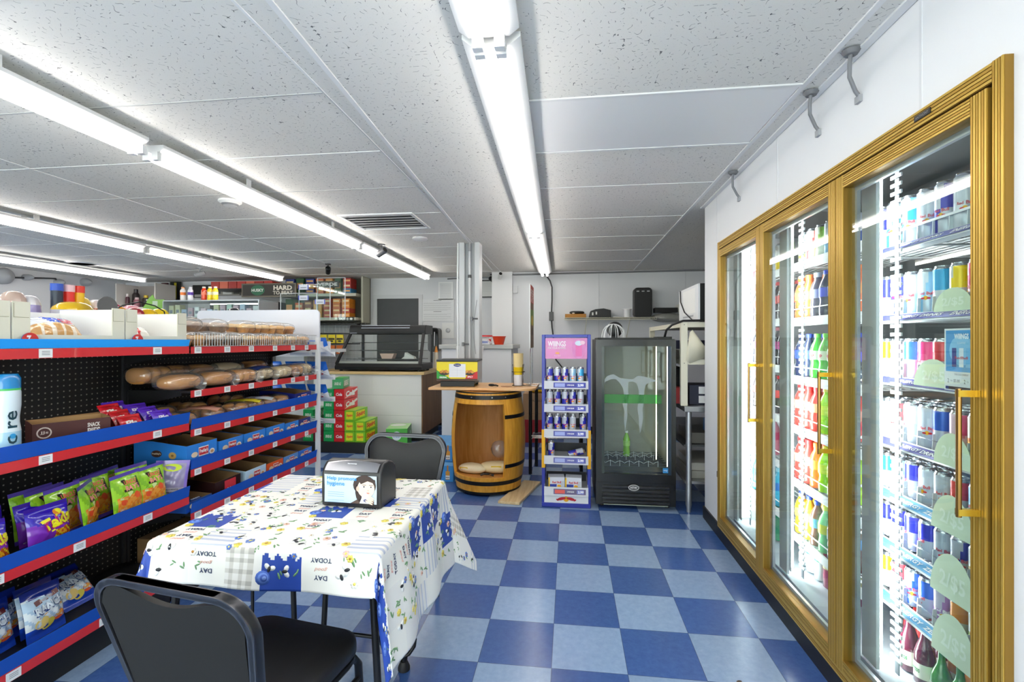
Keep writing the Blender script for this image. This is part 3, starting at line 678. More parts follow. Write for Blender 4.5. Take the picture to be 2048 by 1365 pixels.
# ================================================================== SNACK GONDOLA (left), faces +x
GX = -1.9; PX = -2.27
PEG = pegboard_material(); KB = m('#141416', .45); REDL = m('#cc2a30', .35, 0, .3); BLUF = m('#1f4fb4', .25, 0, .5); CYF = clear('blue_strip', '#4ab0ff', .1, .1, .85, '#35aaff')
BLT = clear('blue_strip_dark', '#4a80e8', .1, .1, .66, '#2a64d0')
def tagcard(q, y, z0, z1, x, w_=.045):
    q.box(x, y-w_/2, z0, x+.0012, y+w_/2, z1, m('#eceeee', .5))
    for r_ in range(3): q.rect(-w_*.3, -.002-r_*.006+.008, w_*.3, .0005-r_*.006+.008, lambda a, b: (x+.0016, y+a, (z0+z1)/2+b), m('#8c9096', .6))
def gondola(label, ya, yb, shelves, base_top, extra=None):
    t = thing('gondola_shelving', label, 'shelving', ((GX+PX)/2, (ya+yb)/2, 0))
    MB().box(PX-.02, ya+.015, .06, PX, yb-.015, 1.30, PEG).build('back_panel', t, world=True)
    for y in (ya+.008, yb-.008):
        MB().box(PX-.03, y-.008, 0, PX+.012, y+.008, 1.31, m('#3a3b3e', .4, .5)).build('upright', t, world=True)
    MB().box(PX-.005, ya+.01, .0, -2.0, yb-.01, .14, KB).build('base', t, world=True)
    for (z, bz, tags) in shelves:        # z: bottom of the red rail, bz: height of the blue lip above (0 none)
        q = MB(); q.box(PX, ya+.004, z+.022, GX-.004, yb-.004, z+.034, KB)
        if z > .3:
            for y in (ya+.01, yb-.01): q.prism([(PX, z-.06), (PX, z+.024), (GX-.06, z+.024), (GX-.06, z+.008)], y-.002, y+.002, KB, 'y')
        s = q.build('shelf', t, world=True)
        MB().box(GX-.004, ya+.004, z, GX, yb-.004, z+.036, REDL).build('price_rail', s, world=True)
        if bz:
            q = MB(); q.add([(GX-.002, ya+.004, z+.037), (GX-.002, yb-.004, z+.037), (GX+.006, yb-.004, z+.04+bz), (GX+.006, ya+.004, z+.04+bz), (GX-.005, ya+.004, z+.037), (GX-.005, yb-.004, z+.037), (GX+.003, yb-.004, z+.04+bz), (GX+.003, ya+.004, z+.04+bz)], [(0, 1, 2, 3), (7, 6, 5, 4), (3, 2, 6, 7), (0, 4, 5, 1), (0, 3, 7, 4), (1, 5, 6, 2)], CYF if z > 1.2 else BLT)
            q.build('front_lip', s, world=True)
        for y in tags:
            q = MB(); tagcard(q, y, z+.002, z+.034, GX+.0004); q.build('price_tag', s, world=True)
    return t
S1 = [(1.270, .030, (1.50, 1.97)), (.882, .052, (1.08, 1.50, 1.97)), (.512, .052, (1.35, 1.62, 1.92)), (.164, .052, (1.4, 1.72))]
gondola('near section of the black pegboard snack shelving with red rails and blue lips', .94, 2.158, S1, .2)
TG = (2.21, 2.42, 2.62, 2.85, 3.05, 3.22)
S2 = [(1.268, 0, TG), (1.045, 0, TG), (.846, .05, TG), (.642, .05, TG), (.42, .05, TG)]
g2 = gondola('far section of the black snack shelving, five shelves of bread and cakes', 2.164, 3.36, S2, .2)
# wire fence on the top far shelf
q = MB(); wm = m('#8d8f92', .3, .8)
for z in (1.306, 1.375): q.cyl((GX+.004, 2.18, z), (GX+.004, 3.35, z), .0018, wm, 6)
for k in range(59): q.cyl((GX+.004, 2.185+k*.0197, 1.306), (GX+.004, 2.185+k*.0197, 1.375), .0011, wm, 5)
q.build('wire_fence', g2, world=True)
# end-cap: white frame with header board and sloped wire shelves facing +y
ec = thing('endcap_rack', 'white wire end rack with tall header board at the far end of the snack shelves', 'display rack', (-2.4, 3.55, 0)); wh = m('#e9eaec', .4)
for x in (-1.905, -2.90): MB().box(x-.014, 3.372, 0, x+.014, 3.40, 1.36, wh).build('upright', ec, world=True)
q = MB(); q.X = Matrix.Translation((-2.4, 3.385, 1.455)) ; q.prism(rrect(1.02, .235, .035, 5), -.008, .008, m('#d6d7e0', .6), 'y'); q.build('header_board', ec, world=True)
for k, z in enumerate((1.25, 1.06, .88, .70, .17)):
    q = MB()
    for x in (-2.88, -1.92): q.cyl((x, 3.40, z+.05), (x, 3.66, z-.03), .004, wh, 6)
    for c in range(13): x = -2.88+c*.08; q.cyl((x, 3.40, z+.05), (x, 3.66, z-.03), .0025, wh, 5)
    for c in range(4): y = 3.41+c*.083; q.cyl((-2.88, y, z+.05-c*.0265), (-1.92, y, z+.05-c*.0265), .0025, wh, 5)
    q.box(-2.89, 3.66, z-.045, -1.91, 3.664, z-.005, wh); q.build('wire_shelf', ec, world=True)
# ---------------- snack bags
def bag(name, w, h, d, colfn, decals=(), crimp=.022, cc='#cccccc', flat=1.0, seed=0, gloss=.22, bothsides=False):
    """pillow pack; local: stands on z=0, front towards -y"""
    rr = random.Random(seed); ph = [rr.uniform(0, 6) for _ in range(6)]
    def T(x, z):
        u = max(-1, min(1, 2*x/w)); v = max(0, min(1, z/h)); e = max(0, min(v, 1-v)*h-crimp)
        a = max(0, 1-abs(u)**3)**.6; b_ = min(1, (e/(h*.28)))**.55 if e > 0 else 0
        wr = .0022*(sin(u*7+v*9+ph[0])+sin(u*15-v*13+ph[1])*.6)+.0015*sin(v*30+u*4+ph[2])
        return d/2*a*b_+wr*(b_*a)+.0006
    def edge(v): return 1-.035*(sin(pi*v)**2)
    def front(x, z, o=.0012): 
        v = z/h; return (x*edge(v), -T(x, z)-o, z)
    q = MB()
    q.grid(lambda u, v: front((u-.5)*w, v*h, 0), 22, 26, lambda u, v: colfn(u, v))
    q.grid(lambda u, v: ((u-.5)*w*edge(v), T((u-.5)*w, v*h), v*h), 12, 14, (lambda u, v: colfn(1-u, v)) if bothsides else m(cc, gloss, 0, .4), flip=True)
    if bothsides: q.text(bothsides, w*.6, h*.14, lambda a, b: (-a, T(a, h*.45+b)+.003, h*.45+b), m('#d02a3a', .4), .04, .2)
    for dct in decals: dct(q, front)
    return q
def TX(txt, x, z, w_, h_, col, bold=.02, rot=0, off=.0016, shear=0):
    def f(q, front):
        c, s = cos(rot), sin(rot); q.text(txt, w_, h_, lambda a, b: front(x+a*c-b*s, z+a*s+b*c, off), m(col, .3), bold, shear)
    return f
def DI(x, z, rx, ry, col, rot=0, off=.0012, n=14):
    return lambda q, front: q.disc(x, z, rx, ry, lambda a, b: front(a, b, off), m(col, .35), n, rot)
gl = lambda c: m(c, .2, 0, .5)
def col_takis(u, v):
    if v > .93 or v < .05: return gl('#3a1a9a')
    if v > .62-.15*u: return gl('#2f18b0')
    if u > .55 and v < .42-.2*abs(u-.8): return gl('#c85a1c') if (int(u*22)+int(v*26)) % 3 else gl('#e8d820')
    return gl('#7a2fb4')
takis_dec = [TX('Takis', .015, .098, .115, .045, '#f2ea18', .05, .18, .0022), TX('Takis', .013, .095, .118, .047, '#b81c6a', .09, .18, .0010), DI(.028, .130, .014, .010, '#f2ea18'), DI(.025, .128, .017, .012, '#e88a1a', 0, .0008),
  lambda q, f: q.rect(-.01, .062, .06, .068, lambda a, b: f(a, b+.2*a, .0014), m('#f2ea18', .3)), TX('NET WT 4 OZ', -.045, .02, .04, .005, '#d8c8ee'), DI(.01, .028, .018, .012, '#c8d828', .3), DI(.045, .035, .02, .007, '#a83a14', .9), DI(.035, .05, .018, .008, '#e0a01c', -.5)]
def col_ray(u, v):
    if v > .93: return gl('#5a48a8')
    if v < .07: return gl('#6a50b0')
    if v > .5 or (abs(u-.5) > .42): return gl('#9bd22c') if ((u*3+v*2) % 1) < .6 else gl('#7fb824')
    return gl('#f08a2c') if (int(u*22)//2+int(v*26)//2) % 2 else gl('#f2a848')
ray_dec = [lambda q, f: q.rect(-.03, .118, .05, .172, lambda a, b: f(a, b, .001), m('#2a1c1c', .3)), TX('UNCLE', .010, .157, .058, .020, '#e87858', .04, .0, .0020), TX("RAY'S", .012, .132, .066, .024, '#f09a88', .04, 0, .0020),
  DI(-.02, .102, .034, .011, '#d8e89a', .25), DI(.03, .092, .012, .016, '#e0562a', .2), DI(-.035, .075, .013, .012, '#d84a24'), DI(.0, .072, .03, .014, '#f4a23c', .2), TX('ppfit', .012, .035, .085, .036, '#f6b01e', .06, 0, .0020), TX('ppfit', .013, .034, .09, .038, '#6a3aa0', .09, 0, .0012), TX('UNCLE', -.036, .046, .03, .008, '#f2f2e8', .02)]
def col_ray2(u, v):
    if v > .93 or u > .9: return gl('#8a74c8')
    return gl('#8e84a8') if v > .3 else gl('#b0a8b8')
def col_ranch(u, v):
    if v > .84-.1*u: return gl('#12287e')
    if v < .25: return gl('#1c46b8')
    if .62 < v < .8: return gl('#b8d2e8')
    return gl('#dce6ee') if ((u+v)*4 % 1) < .6 else gl('#a8c2dc')
ranch_dec = [lambda q, f: q.rect(-.045, .128, .055, .146, lambda a, b: f(a, b+a*.15, .0014), m('#5a1c22', .3)), TX("UNCLE RAY'S", .005, .137, .07, .009, '#c8a8a0', .02, .15, .0022), TX('RANCH', .008, .108, .118, .03, '#e9f2fb', .04, .15, .0022), TX('RANCH', .009, .106, .124, .034, '#1c3a7a', .07, .15, .0012),
  lambda q, f: q.rect(-.04, .078, .06, .086, lambda a, b: f(a, b+a*.2, .0014), m('#e8a83c', .3)), DI(-.028, .055, .026, .020, '#e8cf7e', .2), DI(-.002, .042, .026, .016, '#d8cc50', .3), DI(.042, .055, .024, .016, '#d8562a', .3), DI(.042, .062, .018, .009, '#f0b050', .2)]
def place_bag(mesh, name, x, y, z, rot, lean, label, cat, group, roll=0):
    o = bpy.data.objects.new(name, mesh); COL.objects.link(o); o.location = (x, y, z)
    o.rotation_mode = 'XYZ'
    o.matrix_world = Matrix.Translation((x, y, z)) @ Matrix.Rotation(pi/2+rot, 4, 'Z') @ Matrix.Rotation(-lean, 4, 'X') @ Matrix.Rotation(roll, 4, 'Y')
    return tag(o, label, cat, group)
mt_t = bag('snack_bag', .155, .165, .05, col_takis, takis_dec, cc='#3a1a9a', seed=1).mesh('chip_bag', 60)
mt_r = bag('snack_bag', .150, .200, .04, col_ray, ray_dec, cc='#6a50b0', seed=2).mesh('snack_bag', 60)
mt_r2 = bag('snack_bag', .14, .19, .035, col_ray2, [DI(.0, .155, .04, .018, '#c8dc2a'), TX('INGREDIENTS', 0, .05, .07, .006, '#3a3a3a'), TX('NUTRITION', 0, .035, .06, .008, '#2a2a2a')], cc='#9bd22c', seed=3).mesh('snack_bag', 60)
mt_n = bag('snack_bag', .155, .185, .045, col_ranch, ranch_dec, cc='#1c46b8', seed=4).mesh('chip_bag', 60)
zs = .512+.036
G = 'purple chilli chip bags on the third near shelf'
for i, (x, y, r, ln, rl) in enumerate(((-1.945, 1.352, .05, .16, 0), (-1.952, 1.560, .05, .16, .02), (-2.03, 1.40, .1, .2, 0), (-2.04, 1.60, 0, .2, 0), (-2.12, 1.46, -.1, .22, 0), (-2.03, 1.20, 0, .2, 0), (-1.95, 1.15, .1, .18, 0))):
    place_bag(mt_t, 'chip_bag', x, y, zs, r, ln, ['purple chilli chip bag at the left edge of the third near shelf', 'purple chilli chip bag in front beside the green snack bags', 'purple chip bag behind the front one at the left edge', 'purple chip bag directly behind the front bag beside the green snacks', 'purple chip bag at the back against the pegboard', 'purple chip bag, second row, beyond the left edge', 'purple chip bag in front, beyond the left edge'][i], 'chip bag', G, rl)
G = 'green and orange onion ring bags on the third near shelf'
sp = [(-1.975, 1.735, .55, .12), (-1.945, 1.875, .05, .10), (-1.948, 2.000, .0, .10), (-2.02, 1.68, .1, .12), (-2.06, 1.65, .05, .14), (-2.10, 1.63, -.05, .14), (-2.06, 1.83, 0, .12), (-2.09, 1.92, .1, .14), (-2.03, 1.99, -.1, .12)]
lbs = ['narrow turned green ring snack bag right of the purple chips', 'wide green ring snack bag facing front in the middle of its shelf', 'green ring snack bag with orange rings at right end of row', 'green snack bag behind the turned one, first of three', 'green snack bag behind the turned one, second of three', 'green snack bag behind the turned one, last of three', 'green snack bag behind the wide front bag', 'green snack bag at the pegboard behind the right bags', 'green snack bag just behind the right end bag']
for i, (x, y, r, ln) in enumerate(sp): place_bag(mt_r, 'snack_bag', x, y, zs, r, ln, lbs[i], 'snack bag', G, -.03)
place_bag(mt_r2, 'snack_bag', -1.965, 2.10, zs, -.9, .12, 'ring snack bag turned to show its lilac and grey back', 'snack bag', G, .1)
zs = .2
G = 'blue and white ranch chip bags on the bottom near shelf'
for i, (x, y, r, ln, rl) in enumerate(((-2.04, 1.44, .1, .2, 0), (-2.0, 1.585, .15, .22, .06), (-2.05, 1.60, .2, .25, .1), (-2.10, 1.50, 0, .2, 0), (-2.08, 1.79, .1, .75, .05), (-1.98, 1.30, 0, .2, 0))):
    place_bag(mt_n, 'chip_bag', x, y, zs, r, ln, ['ranch chip bag half hidden at the left edge of the bottom shelf', 'blue and white ranch chip bag facing front on the bottom shelf', 'dark blue chip bag behind the front ranch bag', 'ranch chip bag at the back of the bottom shelf, left', 'leaning back ranch chip bag at the right beside the chair back', 'ranch chip bag beyond the left edge'][i], 'chip bag', G, rl)
# ---------------- second near shelf: core bottle, snack pie boxes, wrapped pies
zs = .882+.036
t = thing('drink_bottle', 'white and teal slim drink bottle at the left edge of the second near shelf', 'bottle', (-1.955, 1.415, zs))
q = MB(); R = .041; q.lathe([(R*.92, 0), (R, .01), (R, .10), (R*.90, .13), (R*.9, .15), (R, .19), (R, .235), (R*.95, .245)], m('#cfe3ee', .2, 0, .5), 24, fn=lambda th, k: m('#9fc6dc', .2, 0, .5) if k < 2 else m('#d9e7f0', .2, 0, .5))
f = lambda x, y: ((R+.001)*cos(x/R-.15), (R+.001)*sin(x/R-.15), y)
F2 = lambda a, b: f(-(-b)+.004, .115+a)      # lettering runs up the bottle
q.text('c re', .115, .026, lambda a, b: f(-b, .115+a), '#0f3a48', .01); q.disc(0, .085, .009, .009, lambda a, b: f(a, b), '#2a90c8', 14)
q.build('bottle_body', t, 50)
q = MB(); q.lathe([(R*.97, .243), (R*.97, .25)], '#4fc060', 24, capb=False); q.build('seal_ring', t)
q = MB(); q.lathe([(R*.98, .25), (R*.98, .285), (R*.8, .30), (R*.2, .302)], m('#0f82c4', .25, 0, .5), 24); q.build('cap', t, 50)
def open_box(name, label, cat, loc, rot, sz, out, inn, cut=.5, group=None, deco=None, floor=True, front=None, tilt=0):
    """open display tray; local: width x, depth y, front towards -y; side walls fall from back height to front height"""
    w_, d_, h_ = sz; hf = h_*cut; t_ = .003; q = MB(); O, I = out, inn
    q.box(-w_/2, -d_/2, 0, w_/2, d_/2, t_, {'': O, '+z': I})
    q.box(-w_/2, -d_/2, t_, w_/2, -d_/2+t_, hf, {'': O, '+y': I, '+z': I})
    q.box(-w_/2, d_/2-t_, t_, w_/2, d_/2, h_, {'': O, '-y': I, '+z': I})
    for s in (-1, 1):
        x0, x1 = (s*w_/2, s*(w_/2-t_)); P = [(-d_/2+t_, t_), (d_/2-t_, t_), (d_/2-t_, h_), (d_/2-t_-(d_*.35), h_), (-d_/2+t_, hf)]
        lo, hi = min(x0, x1), max(x0, x1); n = len(P)
        vs = [(lo, a, b) for a, b in P]+[(hi, a, b) for a, b in P]
        fl = [tuple(range(n-1, -1, -1)), tuple(range(n, 2*n))]+[(i, (i+1) % n, n+(i+1) % n, n+i) for i in range(n)]
        q.add(vs, fl, [O if s < 0 else I, I if s < 0 else O]+[I]*n)
    if deco: deco(q, w_, d_, h_, hf)
    o = q.build(name, loc=loc, rot=(tilt, 0, rot)); return tag(o, label, cat, group)
BR = m('#4a2320', .55); KR = m('#b08a5c', .8, 0, 0, 0, .08); KRD = m('#8a6a46', .85, 0, 0, 0, .1)
def pie_deco(q, w_, d_, h_, hf):
    f = lambda a, b: (-w_/2-.0006, -a, b)        # left side seen from the front-left
    g = FY(-d_/2-.0006)
    q.disc(.04, .055, .024, .024, f, '#cfc0b8', 18).disc(.04, .055, .019, .019, lambda a, b: (-w_/2-.0009, -a, b), BR, 18).text('JJs', .024, .014, lambda a, b: (-w_/2-.0012, -(a-.04)*-1-.0 if 0 else -(a+.04), b+.055), '#cfc0b8', .02)
    return
def side_text(q, x, items):
    for (txt, y, z, w_, h_, c) in items: q.text(txt, w_, h_, (lambda y, z: lambda a, b: (x, y+a, z+b))(y, z), c, .02)
for i, (y, nm) in enumerate(((1.66, 'near'), (1.83, 'far'))):
    pass
def pies(q, w_, d_, h_, hf):
    g = FY(-d_/2-.0006)
    q.disc(-w_*.36, hf*.62, .022, .022, g, '#d6c8be', 18).disc(-w_*.36, hf*.62, .0175, .0175, FY(-d_/2-.0009), BR, 18).text('JJs', .024, .013, lambda a, b: (a-w_*.36, -d_/2-.0012, b+hf*.62), '#d6c8be', .02)
    q.text('SNACK', .040, .017, lambda a, b: (a+w_*.27, -d_/2-.0008, b+hf*.75), '#d8d2cc', .03).text('PIES', .040, .026, lambda a, b: (a+w_*.27, -d_/2-.0008, b+hf*.48), '#d8d2cc', .04).text('GREAT HOMEMADE TASTE', .12, .011, lambda a, b: (a-w_*.13, -d_/2-.0008, b+hf*.16), '#cfc4bc', .02)
open_box('snack_pie_box', 'opened dark brown snack pie carton on the second near shelf', 'box', (-2.03, 1.69, zs), radians(62), (.235, .12, .10), BR, KR, .95, deco=pies)
q = MB(); q.box(-.02, -.0006, 0, .02, .0006, .068, m('#e8e6e2', .5)); q.disc(0, .045, .010, .007, FY(-.001), '#c0a8a0', 12)
open_box('snack_pie_box', 'second opened brown snack pie carton, behind the first and half hidden', 'box', (-2.12, 1.86, zs), radians(75), (.21, .14, .085), m('#8a2c28', .55), KR, .95)
tag(MB().box(-.02, -.025, 0, .02, .025, .003, m('#e6e2dc', .6)).build('carton_flap', loc=(-1.965, 1.80, zs+.04), rot=(0, pi/2-.1, 0)), 'white price flap standing up at the right end of the brown pie carton', 'flap') if 0 else None
def col_pie(c1, c2):
    return lambda u, v: gl(c1) if v > .25 else gl(c2)
mp1 = bag('p', .11, .09, .035, col_pie('#d4202c', '#e8323a'), [TX('Pie', -.012, .045, .05, .026, '#f6e9e4', .04, .05, .0018), TX('cherry', .026, .028, .034, .010, '#f6d9d4', .02)], crimp=.01, cc='#c01c28', seed=6).mesh('wrapped_pie', 60)
mp2 = bag('p', .11, .09, .035, col_pie('#5a2fc4', '#6a3cd0'), [TX('Pie', -.012, .045, .05, .026, '#efe6f8', .04, .05, .0018), TX('grape', .026, .028, .034, .010, '#e8d9f4', .02)], crimp=.01, cc='#4a26a8', seed=7).mesh('wrapped_pie', 60)
for i, (mm, x, y, z, r, ln, lb) in enumerate(((mp1, -1.945, 1.905, zs, .0, .5, 'red wrapped fruit pie at the front of the second near shelf'), (mp1, -2.0, 1.915, zs+.02, .15, .5, 'red wrapped fruit pie behind the front red one'), (mp1, -2.06, 1.92, zs+.045, .1, .5, 'topmost red wrapped fruit pie beside the brown carton'),
      (mp2, -1.935, 2.06, zs, .0, .5, 'purple wrapped fruit pie at the front right end of its shelf'), (mp2, -1.99, 2.055, zs+.02, .1, .6, 'purple wrapped fruit pie behind the front purple one'), (mp2, -2.05, 2.04, zs+.035, -.1, .6, 'purple wrapped fruit pie third from the front'), (mp2, -2.12, 2.0, zs+.05, 0, .6, 'purple wrapped fruit pie at the back of the heap'))):
    place_bag(mm, 'wrapped_pie', x, y, z, r, ln, lb, 'pie', 'wrapped fruit pies on the second near shelf')
# ---------------- top near shelf: cream counter cartons with bagged buns
zs = 1.304; CRM = m('#dedac8', .6); CRI = m('#efeeea', .6)
def cream(y0, y1, label):
    t = thing('display_carton', label, 'box', (-2.07, (y0+y1)/2, zs)); D0, D1 = -1.915, -2.235; H_ = .168
    q = MB()
    q.box(D1, y0, zs, D0, y1, zs+.003, CRI).box(D0-.003, y0, zs+.003, D0, y1, zs+.052, CRM).box(D1, y0, zs+.003, D1+.003, y1, zs+.15, CRI)
    q.build('tray', t, world=True)
    for y, s in ((y0, 1), (y1, -1)):
        q = MB(); a, b = sorted((y, y+s*.055)); 
        q.box(D0-.0035, a, zs+.052, D0-.0005, b, zs+H_, CRM)
        c, d = sorted((y, y+s*.003)); q.box(D1+.003, c, zs+.003, D0-.003, d, zs+H_-.003, CRI)
        q.rect(a+.004, zs+.112, b-.004, zs+.1135, lambda p, r_: (D0+.0002, p, r_), m('#8e8a6c', .7)).rect(a+.003, zs+.112, a+.0045, zs+H_-.006, lambda p, r_: (D0+.0002, p, r_), m('#8e8a6c', .7))
        q.build('side_wall', t, world=True)
    q = MB(); X_ = D0+.0125
    yc = y0+.045; f = lambda a, b: (X_, yc+a, zs+.032+b); f2 = lambda a, b: (X_+.0006, yc+a, zs+.032+b)
    q.prism([(yc+.027*cos(a*pi/12), zs+.032+.027*sin(a*pi/12)) for a in range(24)], X_-.003, X_-.0002, m('#2a4a9c', .4), 'x')
    q.add([f(.027*cos(pi*a/12), .027*sin(pi*a/12)) for a in range(13)], [tuple(range(13))], m('#c8342e', .4))
    q.text('7', .018, .034, lambda a, b: f2(a-.006, b), '#ece8ea', .03, .3).text('days', .014, .008, lambda a, b: f2(a+.012, b-.002), '#ece8ea', .02)
    q.build('round_badge', t, world=True)
    return t
cream(.98, 1.402, 'cream display carton at the left edge of the top snack shelf')
cream(1.408, 1.822, 'middle cream display carton, holding blue bun bags')
cream(1.828, 2.155, 'right cream display carton, holding white and red bags')
bun = lambda u, v: gl('#1f4fc8') if v > .66+.12*sin(u*9) else (gl('#d8dde8') if v > .5 else gl('#c89a62' if (u*5 % 1) < .7 else '#e9dccb'))
bm = bag('b', .2, .12, .07, bun, [TX('Buns', .05, .07, .05, .018, '#c8283a', .03, .1, .002)], crimp=.008, cc='#2a5ad0', seed=9).mesh('bun_bag', 60)
bm2 = bag('b', .16, .11, .06, lambda u, v: gl('#c2202c') if abs(u-.35-v*.2) < .06 else gl('#f0ede4'), [], crimp=.008, cc='#eeeadf', seed=10).mesh('bun_bag', 60)
for i, (mm, x, y, z, r, ln, lb) in enumerate(((bm, -1.95, 1.60, zs+.035, .1, .9, 'blue and white bag of buns at the front of the middle cream carton'), (bm, -2.05, 1.66, zs+.045, -.1, .9, 'blue bag of buns behind the front one in the middle carton'), (bm, -2.15, 1.62, zs+.04, .1, .8, 'blue bag of buns at the back of the middle cream carton'), (bm2, -1.97, 1.97, zs+.025, .2, .9, 'white bag with a red stripe in the right cream carton'), (bm2, -2.08, 2.04, zs+.03, -.2, .9, 'white bag with a red stripe at the back of the right carton'))):
    place_bag(mm, 'bun_bag', x, y, z, r, ln, lb, 'bag', 'bagged buns in the cream cartons')
# ---------------- far section: wrapped bread, muffins and trays of cakes
BRD = m('#a5682a', .6, 0, 0, 0, .2); BRDL = m('#d6954a', .6, 0, 0, 0, .18); PALE = m('#e8cfa0', .65, 0, 0, 0, .1)
def superell(q, w_, d_, h_, mt, ex=2.4, nu=20, nv=10, top=None, wob=0, ph=0):
    def f(u, v):
        a = 2*pi*u; b_ = -pi/2+pi*v; c = lambda t, e: math.copysign(abs(t)**(2/e), t)
        k = 1+wob*sin(3*a+ph)*cos(b_)+wob*.6*sin(7*a+5*b_+ph)
        return (w_/2*c(cos(a), ex)*c(cos(b_), ex)*k, d_/2*c(sin(a), ex)*c(cos(b_), ex)*k, h_/2+h_/2*c(sin(b_), ex))
    q.grid(f, nu, nv, mt); return q
def loaf(w_, d_, h_, n_=1, mt=BRD, lab=None, seed=0):
    """returns (bread mesh, wrap mesh, label mesh)"""
    rr = random.Random(seed); a = MB()
    for i in range(n_):
        a.X = Matrix.Translation((-w_/2+w_*(i+.5)/n_, 0, .004)); superell(a, w_/n_*1.02, d_*.82, h_*.84, lambda u, v: (BRDL if mt is BRD and v > .72 and mt is not PALE else mt), 2.6, 18, 10)
    b = MB(); superell(b, w_*1.12, d_*1.08, h_*1.0, FILM, 2.8, 26, 10, wob=.035, ph=seed)
    b.X = Matrix.Translation((0, -d_*.52, h_*.4)) @ Matrix.Rotation(pi/2, 4, 'X'); b.lathe([(.012, -.01), (.010, .01), (.03, .045), (.035, .055)], FILM, 10, capb=False, capt=False)
    return a, b
def bread(label, group, loc, rot, w_, d_, h_, n_=1, mt=None, lab=None, seed=0, tilt=0):
    t = thing('bread_pack', label, 'bread', loc, (tilt, 0, rot), group); a, b = loaf(w_, d_, h_, n_, mt or BRD, lab, seed)
    a.build('bread', t, 60); b.build('plastic_wrap', t, 60)
    if lab:
        q = MB(); c, tx = lab
        q.grid(lambda u, v: ((u-.5)*w_*1.0, -d_*.45+v*d_*.5, h_*(1.035-.25*abs(2*(v*.5-.35))**2)-h_*.25*max(0, abs(2*u-1)-.4)), 8, 4, m(c, .4))
        q.text(tx, w_*.7, d_*.18, lambda x, y: (x, -d_*.2+y, h_*1.06), '#b02020' if c != '#b02020' else '#ffffff', .03); q.build('paper_label', t, 60)
    return t
rr = random.Random(11)
# second shelf: big loaves
zs = 1.045+.036; G = 'plastic-wrapped loaves on the second far shelf'
L2 = [(-2.00, 2.19, .20, BRDL, 'large golden loaf in clear wrap at the near end, front'), (-2.13, 2.17, .17, BRDL, 'golden loaf in clear wrap at the near end, middle'), (-2.15, 2.33, .16, BRD, 'dark loaf in clear wrap at the near end against the pegboard'),
      (-1.99, 2.42, .19, BRDL, 'golden oval loaf in clear wrap, second from the near end'), (-2.13, 2.48, .19, BRD, 'brown loaf in clear wrap behind the golden oval one'), (-1.98, 2.61, .15, BRDL, 'small golden roll pack left of the pale buns'), (-2.13, 2.70, .2, PALE, 'round pale loaf in clear wrap in the middle of the back row'),
      (-2.0, 2.80, .17, PALE, 'pack of pale twisted buns with a dark label'), (-1.98, 2.99, .14, PALE, 'pack of small cream rolls, right of the twisted buns'), (-2.12, 2.95, .16, BRD, 'brown filled pastries in clear wrap, back row'), (-1.99, 3.14, .14, BRDL, 'pack of small golden rolls near the far end'), (-2.0, 3.28, .12, PALE, 'pack of round pale rolls at the far end of the shelf')]
for i, (x, y, w_, mt, lb) in enumerate(L2):
    near = x > -2.05
    bread(lb, G, (x+(.012 if near else -.01), y, zs+(0 if near else .03)), rr.uniform(-.3, .2)+pi/2, w_*1.05, .15, .09 if near else .10, 1 if w_ > .17 else 3, mt, ('#23356e', 'BAKED') if 'label' in lb else None, seed=i)
# third shelf: packs of long buns
zs = .846+.036; G = 'packs of buns on the third far shelf'
L3 = [(-1.99, 2.20, 3, None, 'pack of brown buns at the near end of the third far shelf'), (-2.13, 2.20, 2, None, 'bun pack behind, at the near end of the third far shelf'), (-2.0, 2.40, 4, ('#e8a890', 'BUNS'), 'bun pack with a pink paper label'), (-2.13, 2.42, 3, None, 'brown bun pack behind the pink-labelled one'), (-1.99, 2.60, 3, None, 'bun pack between the pink and yellow labels'), (-2.04, 2.75, 4, ('#f0dc3c', 'BREAD'), 'bun pack with a bright yellow label'), (-2.15, 2.75, 3, None, 'bun pack behind the yellow-labelled one'), (-1.98, 2.88, 3, ('#dfe8f2', 'ROLLS'), 'bun pack with a pale blue label'), (-2.02, 3.02, 2, None, 'dark brown bun pack left of the blue carton')]
for i, (x, y, n_, lab, lb) in enumerate(L3):
    bread(lb, G, (min(x, -2.035)-(.0 if x > -2.08 else .02), y, zs), rr.uniform(.1, .4), .20, .14, .085 if x > -2.08 else .12, n_, BRD, lab, seed=20+i)
DKB = m('#16227c', .45); KBX = KRD
def fresh(q, w_, d_, h_, hf, brand="Freshley's"):
    f = FY(-d_/2-.0007); g = FY(-d_/2-.0013); k = FY(-d_/2-.0019)
    q.rect(-w_*.5, .004, w_*.5, hf*.35, f, '#1a55c0').disc(-w_*.26, hf*.55, .022, .014, g, '#e8d2b4', 12).disc(w_*.32, hf*.5, .020, .015, g, '#f0e4dc', 12).disc(w_*.32, hf*.5, .012, .008, k, '#c8966a', 10)
    q.rect(-w_*.13, hf*.42, w_*.2, hf*.82, g, '#f4f0ee').rect(-w_*.12, hf*.46, w_*.19, hf*.78, k, '#c02a34').text(brand, w_*.27, hf*.22, lambda a, b: (a+w_*.035, -d_/2-.0026, b+hf*.62), '#ffffff', .03)
def sidefresh(q, w_, d_, h_, hf):
    fresh(q, w_, d_, h_, hf); f = lambda a, b: (-w_/2-.0008, -a, b)
    q.disc(-.02, h_*.55, .03, .018, lambda a, b: (-w_/2-.0008, -a, b), '#4a2c22', 14).disc(.07, h_*.5, .022, .018, lambda a, b: (-w_/2-.0008, -a, b), '#c8a05c', 14).disc(.07, h_*.5, .008, .006, lambda a, b: (-w_/2-.0014, -a, b), '#8a6430', 10)
    q.text("Freshley's", .05, .012, lambda a, b: (-w_/2-.0016, -(a-.02)*-1*-1-.0, b+h_*.55), '#e8d8c8', .03)
